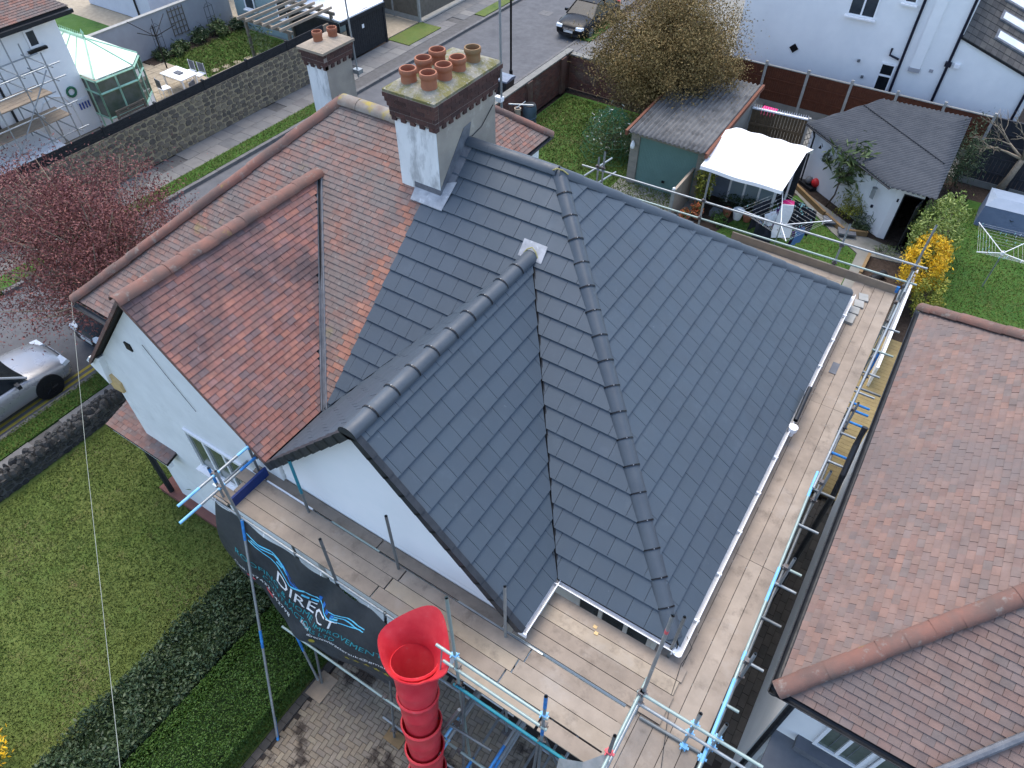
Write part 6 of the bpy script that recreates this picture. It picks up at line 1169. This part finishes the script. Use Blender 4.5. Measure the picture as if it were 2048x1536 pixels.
for k in range(3):
    x0 = 1.25 + k * 1.83
    for z in (.62, 1.2): O('rail', MB().bb((x0 + .06, 30.36, z), (x0 + 1.77, 30.4, z + .06)), 'dark_fence', DF)
    for j in range(12): O('board', MB().bb((x0 + .06 + j * .1425, 30.4, .25), (x0 + .195 + j * .1425, 30.42, 1.75)), 'dark_fence', DF)
    O('gravel_board', MB().bb((x0, 30.36, 0), (x0 + 1.83, 30.42, .25)), 'concrete', DF); O('fence_post', MB().bb((x0 - .05, 30.35, 0), (x0 + .05, 30.46, 1.8)), 'dark_fence', DF)
# wheelie bins
for k, (x, y, mt, lb) in enumerate(((-7.55, 29.8, 'blue_plastic', 'wheelie bin with blue lid behind the garage'), (-7.0, 30.0, 'black_plastic', 'wheelie bin with black lid between blue and pink ones'), (-6.35, 29.7, 'pink_plastic', 'wheelie bin with bright pink lid at the garage corner'))):
    t = E('wheelie_bin', (x, y, 0), lb, 'bin', 'wheelie bins behind the garage'); O('body', MB().add([(x - .2, y - .25, .05), (x + .2, y - .25, .05), (x + .2, y + .25, .05), (x - .2, y + .25, .05), (x - .27, y - .33, 1.0), (x + .27, y - .33, 1.0), (x + .27, y + .33, 1.0), (x - .27, y + .33, 1.0)], [(0, 3, 2, 1), (4, 5, 6, 7), (0, 1, 5, 4), (1, 2, 6, 5), (2, 3, 7, 6), (3, 0, 4, 7)]), 'black_plastic', t); O('lid', MB().prism([(x - .3, y - .36, 1.0), (x - .3, y - .36, 1.05), (x - .3, y, 1.12), (x - .3, y + .36, 1.09), (x - .3, y + .36, 1.0)], (.6, 0, 0)), mt, t)
    for s_ in (-1, 1): O('wheel', MB().tube((x + s_ * .2, y + .28, .1), (x + s_ * .26, y + .28, .1), .1, 12), 'tyre', t)
# big white house
H5 = E('large_house', (-3.5, 36, 0), 'large white rendered house with drainpipes filling the top right of the photo', 'house')
O('wall', MB().bb((-9.5, 33.8, 0), (-.7, 42, 6.5)), 'white_render', H5)
O('wing_wall', MB().prism([(-.72, 33.79, 0), (2.45, 33.79, 0), (2.45, 33.79, 2.82), (-.72, 33.79, 3.85)], (0, 6, 0)), 'white_render', H5)
O('pilaster', MB().bb((-2.1, 33.7, 2.46), (-1.7, 33.8, 6.5)), 'white_render', H5); O('pilaster_base', MB().bb((-2.12, 33.69, 2.3), (-1.68, 33.8, 2.46)), 'pale_render', H5); O('air_brick', MB().bb((-1.35, 33.77, 2.4), (-1.2, 33.8, 2.52)), 'pale_render', H5)
rfw = O('wing_roof', MB().prism([(-.75, 33.7, 3.88), (2.5, 33.7, 2.83), (2.5, 39.5, 2.83 + 3.2), (-.75, 39.5, 3.88 + 3.2)], (0, 0, .08)), 'roof_deck', H5)
wz = lambda x, y: 3.97 - .323 * (x + .75) + .55 * (y - 33.7)
pcs = []
for i in range(14):
    for j in range(12):
        x0, y0 = -.7 + i * .23, 33.7 + j * .27
        if random.random() < .0: continue
        pcs.append((MB().add([(x0 + .005, y0, wz(x0, y0) + .02), (x0 + .225, y0, wz(x0 + .225, y0) + .02), (x0 + .225, y0 + .265, wz(x0 + .225, y0 + .265)), (x0 + .005, y0 + .265, wz(x0, y0 + .265)), (x0 + .005, y0, wz(x0, y0) - .02), (x0 + .225, y0, wz(x0 + .225, y0) - .02)], [(0, 1, 2, 3), (4, 5, 1, 0)]), Vector((x0, y0, 4)), .06))
MAT('grey_roof', (.15, .145, .14), pal=[(.085, .085, .085), (.115, .11, .105), (.07, .07, .07), (.13, .125, .115)], scale=6, rough=.9, bump=.4, bscale=50)
place_pieces('roof_tile', pcs, 'grey_roof', rfw, 170)
for k in range(3):
    y0 = 34.25 + k * .75; x0 = .35 + k * -.12; sk = O('skylight', MB().prism([(x0, y0, wz(x0, y0) + .02), (x0 + 1.6, y0, wz(x0 + 1.6, y0) + .02), (x0 + 1.6, y0 + .38, wz(x0 + 1.6, y0 + .38) + .02), (x0, y0 + .38, wz(x0, y0 + .38) + .02)], (0, 0, .06)), 'lead_dark', H5)
    O('pane', MB().prism([(x0 + .1, y0 + .06, wz(x0 + .1, y0 + .06) + .082), (x0 + 1.5, y0 + .06, wz(x0 + 1.5, y0 + .06) + .082), (x0 + 1.5, y0 + .32, wz(x0 + 1.5, y0 + .32) + .082), (x0 + .1, y0 + .32, wz(x0 + .1, y0 + .32) + .082)], (0, 0, .01)), 'lamp_glass', sk)
window(H5, (-5.2, 33.79, 3.9), (1, 0, 0), (0, 0, 1), 1.13, 1.2, 2, 1, .07, 'glass_grey', sill='white_plastic'); window(H5, (-3.25, 33.79, 4.72), (1, 0, 0), (0, 0, 1), .5, .9, 1, 1, .07, 'glass_grey', sill='white_plastic')
window(H5, (-3.2, 33.79, .9), (1, 0, 0), (0, 0, 1), .6, 1.5, 1, 2, .07, 'glass_dark')
O('diamond_vent', MB().prism([(-6.89, 33.77, 1.95), (-6.69, 33.77, 2.15), (-6.89, 33.77, 2.35), (-7.09, 33.77, 2.15)], (0, .02, 0)), 'black_metal', H5)
O('drainpipe', MB().path([(-2.5, 33.72, 6.4), (-2.5, 33.72, 3.6), (-2.47, 33.72, 0)], .055, 8), 'drain_blue_black', H5); O('drainpipe', MB().path([(-.78, 33.72, 6.2), (-.78, 33.72, 0)], .055, 8), 'drain_blue_black', H5); O('hopper_head', MB().bb((-.9, 33.66, 2.78), (-.66, 33.8, 2.95)), 'drain_blue_black', H5); O('drainpipe', MB().path([(2.25, 33.72, 2.6), (2.25, 33.72, 0)], .05, 8), 'drain_blue_black', H5); O('waste_pipe', MB().path([(-3.0, 33.76, 3.0), (-3.0, 33.7, 2.75), (-2.6, 33.7, 2.65)], .045, 8), 'drain_blue_black', H5)
O('security_light', MB().bb((-.55, 33.66, 2.8), (-.35, 33.8, 2.95)), 'white_plastic', H5); O('vent_cowl', MB().lathe((-4.1, 33.74, 2.2), [(.06, 0), (.06, .1), (.001, .12)], 8), 'grey_plastic', H5); O('vent_cowl', MB().lathe((-3.75, 33.74, 1.6), [(.06, 0), (.06, .1), (.001, .12)], 8), 'grey_plastic', H5)
# neighbour garden right
LB = tree('bicolour_hedge', (1.4, 23.3, 0), (1.25, 24.2, 1.2), (.72, 1.6, 1.15), 9000, .06, 'leaf_laurel', 'tall lime green and golden shrub row between the two rear gardens', 'hedge', tr=.05, clumps=220, seed=20, twigs=30, spread=.1, shell=.7)
V, F, _ = leaves((1.3, 22.3, 1.15), (.62, .95, .9), 5200, .055, 150, 22, .12, .75); npobj('golden_foliage', V, F, 'leaf_yellow', LB, label='bright yellow flowering patch')
V, F, _ = leaves((1.75, 21.4, .7), (.45, .7, .7), 2600, .05, 90, 23, .12, .7); npobj('lower_foliage', V, F, 'leaf_lime', LB)
tree('olive_shrub', (1.35, 30.0, 0), (1.15, 29.6, 1.4), (.75, .8, 1.2), 3600, .06, 'leaf_dark', 'dark grey-green evergreen shrub behind the outbuilding corner', 'shrub', tr=.04, clumps=80, seed=24, twigs=30, spread=.2, asp=.4)
BT = E('bare_tree', (2.76, 30.1, 0), 'bare-branched tree with pale trunk at the right edge', 'tree'); m = MB(); b0 = Vector((2.76, 30.1, 0)); f1 = Vector((3.0, 30.2, 1.5)); m.path([b0, b0.lerp(f1, .5) + Vector((.03, 0, 0)), f1], .12, 8, [.14, .12, .11]); rb = random.Random(9)
def branch(p, d, L, r, lv):
    e = p + d * L; mid = p.lerp(e, .5) + Vector((rb.uniform(-.1, .1), rb.uniform(-.1, .1), rb.uniform(0, .08))) * L; m.path([p, mid, e], r, 5, [r, r * .75, r * .45])
    if lv: 
        for _ in range(3 if lv > 1 else 4): branch(mid.lerp(e, rb.uniform(.1, 1)), (d + Vector((rb.uniform(-.9, .9), rb.uniform(-.9, .9), rb.uniform(-.3, .7)))).normalized(), L * rb.uniform(.55, .8), r * .5, lv - 1)
for d in ((-.8, .2, .5), (.5, .1, .9), (-.3, -.4, .9), (.2, .5, .9), (-.9, -.2, .25)): branch(f1, Vector(d).normalized(), 1.1, .06, 3)
O('trunk', m, 'bark_pale', BT, smooth=True)
CB = E('covered_furniture', (3.5, 28.2, 0), 'blue fabric covered garden furniture box on the right lawn', 'furniture cover'); x0, x1, y0, y1 = 2.4, 5.0, 27.5, 28.8
O('cover_skirt', MB().add([(x0 + .0, y0, 0), (x1, y0 + .2, 0), (x1, y1 + .2, 0), (x0, y1, 0), (x0 + .06, y0 + .1, .78), (x1, y0 + .3, .78), (x1, y1 + .1, .9), (x0 + .06, y1 - .05, .9)], [(0, 1, 5, 4), (1, 2, 6, 5), (2, 3, 7, 6), (3, 0, 4, 7)]), 'cover_blue', CB); O('cover_top', MB().add([(x0 + .05, y0 + .09, .78), (x1, y0 + .29, .78), (x1, y1 + .11, .9), (x0 + .05, y1 - .04, .9), (x0 + .3, y0 + .5, .98), (x1, y0 + .7, .98)], [(0, 1, 5, 4), (1, 2, 5), (2, 3, 4, 5), (3, 0, 4)]), 'cover_top', CB)
O('strap', MB().path([(3.35, 27.66, .5), (3.45, 27.62, .44), (3.55, 27.68, .5)], .015), 'black_plastic', CB)
def airer(name, base, R, label, ang=0., h=1.55, up=.3, pegs=True):
    t = E(name, (base[0], base[1], 0), label, 'clothes airer'); x, y = base; O('post', MB().tube((x, y, 0), (x, y, h), .022, 8), 'galv', t); m = MB(); l = MB(); tips = []
    for k in range(4):
        a = ang + k * math.pi / 2; tip = Vector((x + R * math.cos(a), y + R * math.sin(a), h + up)); tips.append(tip); m.tube((x, y, h - .1), tip, .014, 6)
    m.lathe((x, y, h - .16), [(.05, 0), (.05, .12), (.001, .14)], 8); O('arms', m, 'white_paint', t); c = Vector((x, y, h - .1))
    for f in (.3, .42, .54, .66, .78, .9, .98):
        for k in range(4): l.tube(c.lerp(tips[k], f), c.lerp(tips[(k + 1) % 4], f), .0026, 4, cap=False)
    O('lines', l, 'line_wire', t)
    if pegs:
        for k in range(46):
            i = random.randrange(4); f = random.choice((.54, .66, .78, .9, .98)); p = c.lerp(tips[i], f).lerp(c.lerp(tips[(i + 1) % 4], f), random.random()); O('peg', MB().bb((p.x - .008, p.y - .008, p.z - .05), (p.x + .008, p.y + .008, p.z + .02)), random.choice(('cloth_aqua', 'flaunching_pale', 'cloth_white', 'cloth_aqua')), t)
    return t, c, tips
airer('rotary_airer', (3.25, 23.85), 1.25, 'open rotary airer dotted with pegs on the right lawn', .9, 1.45, .25)
t, c, tips = airer('rotary_airer', (-3.2, 21.6), 1.5, 'white rotary airer full of washing behind the rear scaffold', .35, 1.4, .3, True)
WS = [('cloth_navy', .8, .9), ('cloth_white', .5, .5), ('cloth_blue', .6, .7), ('cloth_purple', .6, .6), ('cloth_navy', .9, 1.0), ('cloth_white', .4, .45), ('cloth_navy', .7, .9), ('cloth_blue', .5, .6), ('cloth_aqua', .4, .35), ('cloth_navy', .8, 1.0)]
wl = ['large navy garment hanging low on the house side of the airer', 'small white garment pegged high on the airer', 'blue top hanging on the shed side of the airer', 'purple garment in the middle of the airer', 'long dark trousers hanging nearest the scaffold rail', 'white vest next to the airer post', 'dark garment on the right of the airer', 'pale blue garment on the left arm of the airer', 'bunch of pale socks on the right arm of the airer', 'dark sheet at the back corner of the airer']
for k, (mt, w_, h_) in enumerate(WS):
    i = k % 4; f = (.92, .5, .8, .62, .98, .4, .85, .7, .97, .9)[k]; a, b = c.lerp(tips[i], f), c.lerp(tips[(i + 1) % 4], f); s0 = .5 - w_ / (b - a).length / 2 if (b - a).length > w_ else .05; p, q = a.lerp(b, s0), a.lerp(b, 1 - s0); V = []
    for j in range(5):
        for ii in range(7): r_ = p.lerp(q, ii / 6); V.append(r_ + Vector((.04 * math.sin(ii * 2 + j), .04 * math.cos(ii * 1.7 + j), -h_ * j / 4)))
    O('washing', MB().add(V, [(j * 7 + ii, j * 7 + ii + 1, (j + 1) * 7 + ii + 1, (j + 1) * 7 + ii) for j in range(4) for ii in range(6)]), mt, label=wl[k], cat='washing', group='washing on the white airer', smooth=True)
airer('rotary_airer', (-9.35, 18.2), .8, 'small rotary airer just showing over the grey ridge on the rear lawn', .2, 1.35, .3, False)
# pots and clutter by the shelter
for k, (x, y, r, h, mt, pl_, lb) in enumerate(((-5.01, 23.15, .2, .38, 'white_paint', None, 'white plastic tub in the row of pots by the shelter'), (-5.4, 23.1, .17, .3, 'terracotta', None, 'terracotta pot left of the white tub'), (-4.66, 23.2, .17, .26, 'terracotta', None, 'empty terracotta pot just right of the white tub'), (-4.35, 23.3, .17, .26, 'terracotta', None, 'empty terracotta pot second to the right of the white tub'), (-6.3, 22.4, .22, .3, 'terracotta', 'leaf_pot', 'pot of orange flowers by the tan fence panel'), (-6.6, 21.9, .2, .28, 'terracotta', 'leaf_pot', 'pot of orange and red flowers nearest the scaffold'))): pot(x, y, r, h, mt, lb, pl_)
tree('bay_shrub', (-6.45, 23.0, 0), (-6.4, 23.0, 1.15), (.35, .35, .85), 900, .07, 'leaf_lime', 'tall thin yellow-green shrub in front of the shelter post', 'shrub', tr=.025, clumps=40, seed=31, twigs=18)
V, F, _ = leaves((-5.5, 22.5, .2), (.3, .3, .2), 300, .06, 20, 33, .3); npobj('low_plant', V, F, 'leaf_hedge', label='low bright green plant beside the pots', cat='plant')
V, F, _ = leaves((-4.9, 23.8, .25), (1.0, .2, .3), 900, .06, 50, 34, .2); npobj('low_plant', V, F, 'leaf_dark', label='dark leafy strip along the pale blue panels', cat='plant')
O('purple_bag', MB().lathe((-3.55, 23.4, 0), [(.22, 0), (.3, .3), (.28, .75), (.1, .95), (.001, .97)], 12), 'purple_bag', label='purple bag standing at the shelter corner', cat='bag', smooth=True); O('pink_lid', MB().lathe((-3.45, 23.55, .9), [(.22, 0), (.25, .08), (.001, .12)], 12), 'pink_plastic', label='pink plastic lid on top of the purple bag', cat='lid')
O('leaning_board', MB().prism([(-3.6, 22.6, .05), (-3.0, 23.0, .05), (-3.05, 23.35, 1.15), (-3.6, 23.0, 1.2)], (.02, -.03, 0)), 'white_paint', label='white board leaning behind the airer', cat='board')
O('white_divider', MB().bb((1.15, 17, .0), (1.22, 23.2, .9)), 'white_paint', label='narrow white divider fence beside the yellow shrub', cat='fence')
for k in range(2): O('crate', MB().bb((-5.95 + k * .0, 22.75, 0), (-5.55, 23.1, .22)), 'grey_plastic', label='grey plastic planter crate by the pots', cat='crate') if k == 0 else None
O('garden_chair', MB().bb((3.3, 19.6, .35), (3.8, 20.1, .4)).bb((3.3, 20.05, .4), (3.8, 20.1, .85)).tube((3.33, 19.63, 0), (3.33, 19.63, .4), .02).tube((3.77, 19.63, 0), (3.77, 19.63, .4), .02).tube((3.33, 20.07, 0), (3.33, 20.07, .4), .02).tube((3.77, 20.07, 0), (3.77, 20.07, .4), .02), 'steel_blue', label='steel blue garden chair just beyond the neighbour ridge tiles', cat='chair')
# TV aerials on the chimneys
AE = E('aerial_mast', (-6.96, 10.45, 9.0), 'grey aerial mast strapped to the large chimney', 'aerial'); O('mast', MB().tube((-6.96, 10.46, 8.9), (-6.99, 10.46, 12.2), .022, 8), 'galv', AE); O('bracket', MB().bb((-7.08, 10.40, 9.02), (-6.93, 10.5, 9.1)), 'white_plastic', AE); O('cable', MB().path([(-7.04, 10.3, 9.0), (-7.03, 9.9, 8.75), (-7.03, 9.6, 8.7)], .008), 'cable_dark', AE)
O('yagi', MB().tube((-6.7, 10.3, 9.1), (-6.3, 10.5, 9.1), .015).tube((-6.5, 10.25, 9.1), (-6.5, 10.55, 9.1), .008), 'galv', AE)
AE2 = E('aerial_mast', (-12.15, 12.1, 7.6), 'thin aerial mast with clamps on the smaller far chimney', 'aerial'); O('mast', MB().tube((-12.15, 12.12, 7.6), (-12.3, 12.2, 10.8), .02, 8), 'galv', AE2); O('bracket', MB().bb((-12.24, 12.05, 7.7), (-12.05, 12.2, 7.8)), 'galv', AE2); O('cross_arm', MB().tube((-12.5, 12.0, 9.6), (-12.1, 12.3, 9.65), .012), 'galv', AE2)
# hedges on the drive side
def hedge(name, x0, x1, y0, y1, z, n, size, mat, label, seed, rough=.12):
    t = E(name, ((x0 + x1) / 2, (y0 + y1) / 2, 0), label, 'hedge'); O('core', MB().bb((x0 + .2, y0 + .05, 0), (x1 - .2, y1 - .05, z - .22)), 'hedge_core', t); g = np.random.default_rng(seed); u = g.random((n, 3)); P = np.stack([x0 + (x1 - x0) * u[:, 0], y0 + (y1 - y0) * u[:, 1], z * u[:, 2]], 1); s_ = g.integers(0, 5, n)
    P[s_ <= 2, 2] = z - rough * np.abs(g.normal(size=(s_ <= 2).sum())) + .12 * np.sin(P[s_ <= 2, 0] * 5 + 2 * np.sin(P[s_ <= 2, 1] * 3)) * rough / .12 * .6; P[s_ == 3, 0] = x0 + rough * np.abs(g.normal(size=(s_ == 3).sum())); P[s_ == 4, 0] = x1 - rough * np.abs(g.normal(size=(s_ == 4).sum()))
    a = g.normal(size=(n, 3)); a /= np.linalg.norm(a, axis=1)[:, None]; b = np.cross(a, g.normal(size=(n, 3))); b /= np.linalg.norm(b, axis=1)[:, None]; sz = size * (.6 + .8 * g.random((n, 1)))
    V = np.stack([P - a * sz, P + b * sz * .45, P + a * sz, P - b * sz * .45], 1).reshape(-1, 3); npobj('foliage', V, np.arange(4 * n).reshape(n, 4), mat, t); return t
hedge('evergreen_hedge', -9.3, -8.0, -3.5, 3.3, .85, 42000, .04, 'leaf_dark', 'loose glossy dark green hedge between lawn and clipped hedge', 51, .2)
hedge('clipped_hedge', -7.95, -6.45, -3.5, 4.2, .75, 60000, .024, 'leaf_hedge', 'low clipped bright green hedge along the driveway edge', 52, .04)
tree('forsythia_bush', (-10.45, -2.3, 0), (-10.4, -2.15, .6), (.4, .4, .45), 700, .05, 'leaf_yellow', 'yellow flowering bush at the bottom left corner', 'bush', tr=.02, clumps=40, seed=55, twigs=14)
V, F, _ = leaves((-11.6, 4.6, .6), (.9, .5, .6), 2200, .07, 60, 56, .22, zmin=.02); npobj('porch_shrub', V, F, 'leaf_mid', label='leafy shrub growing beside the red house porch', cat='shrub')
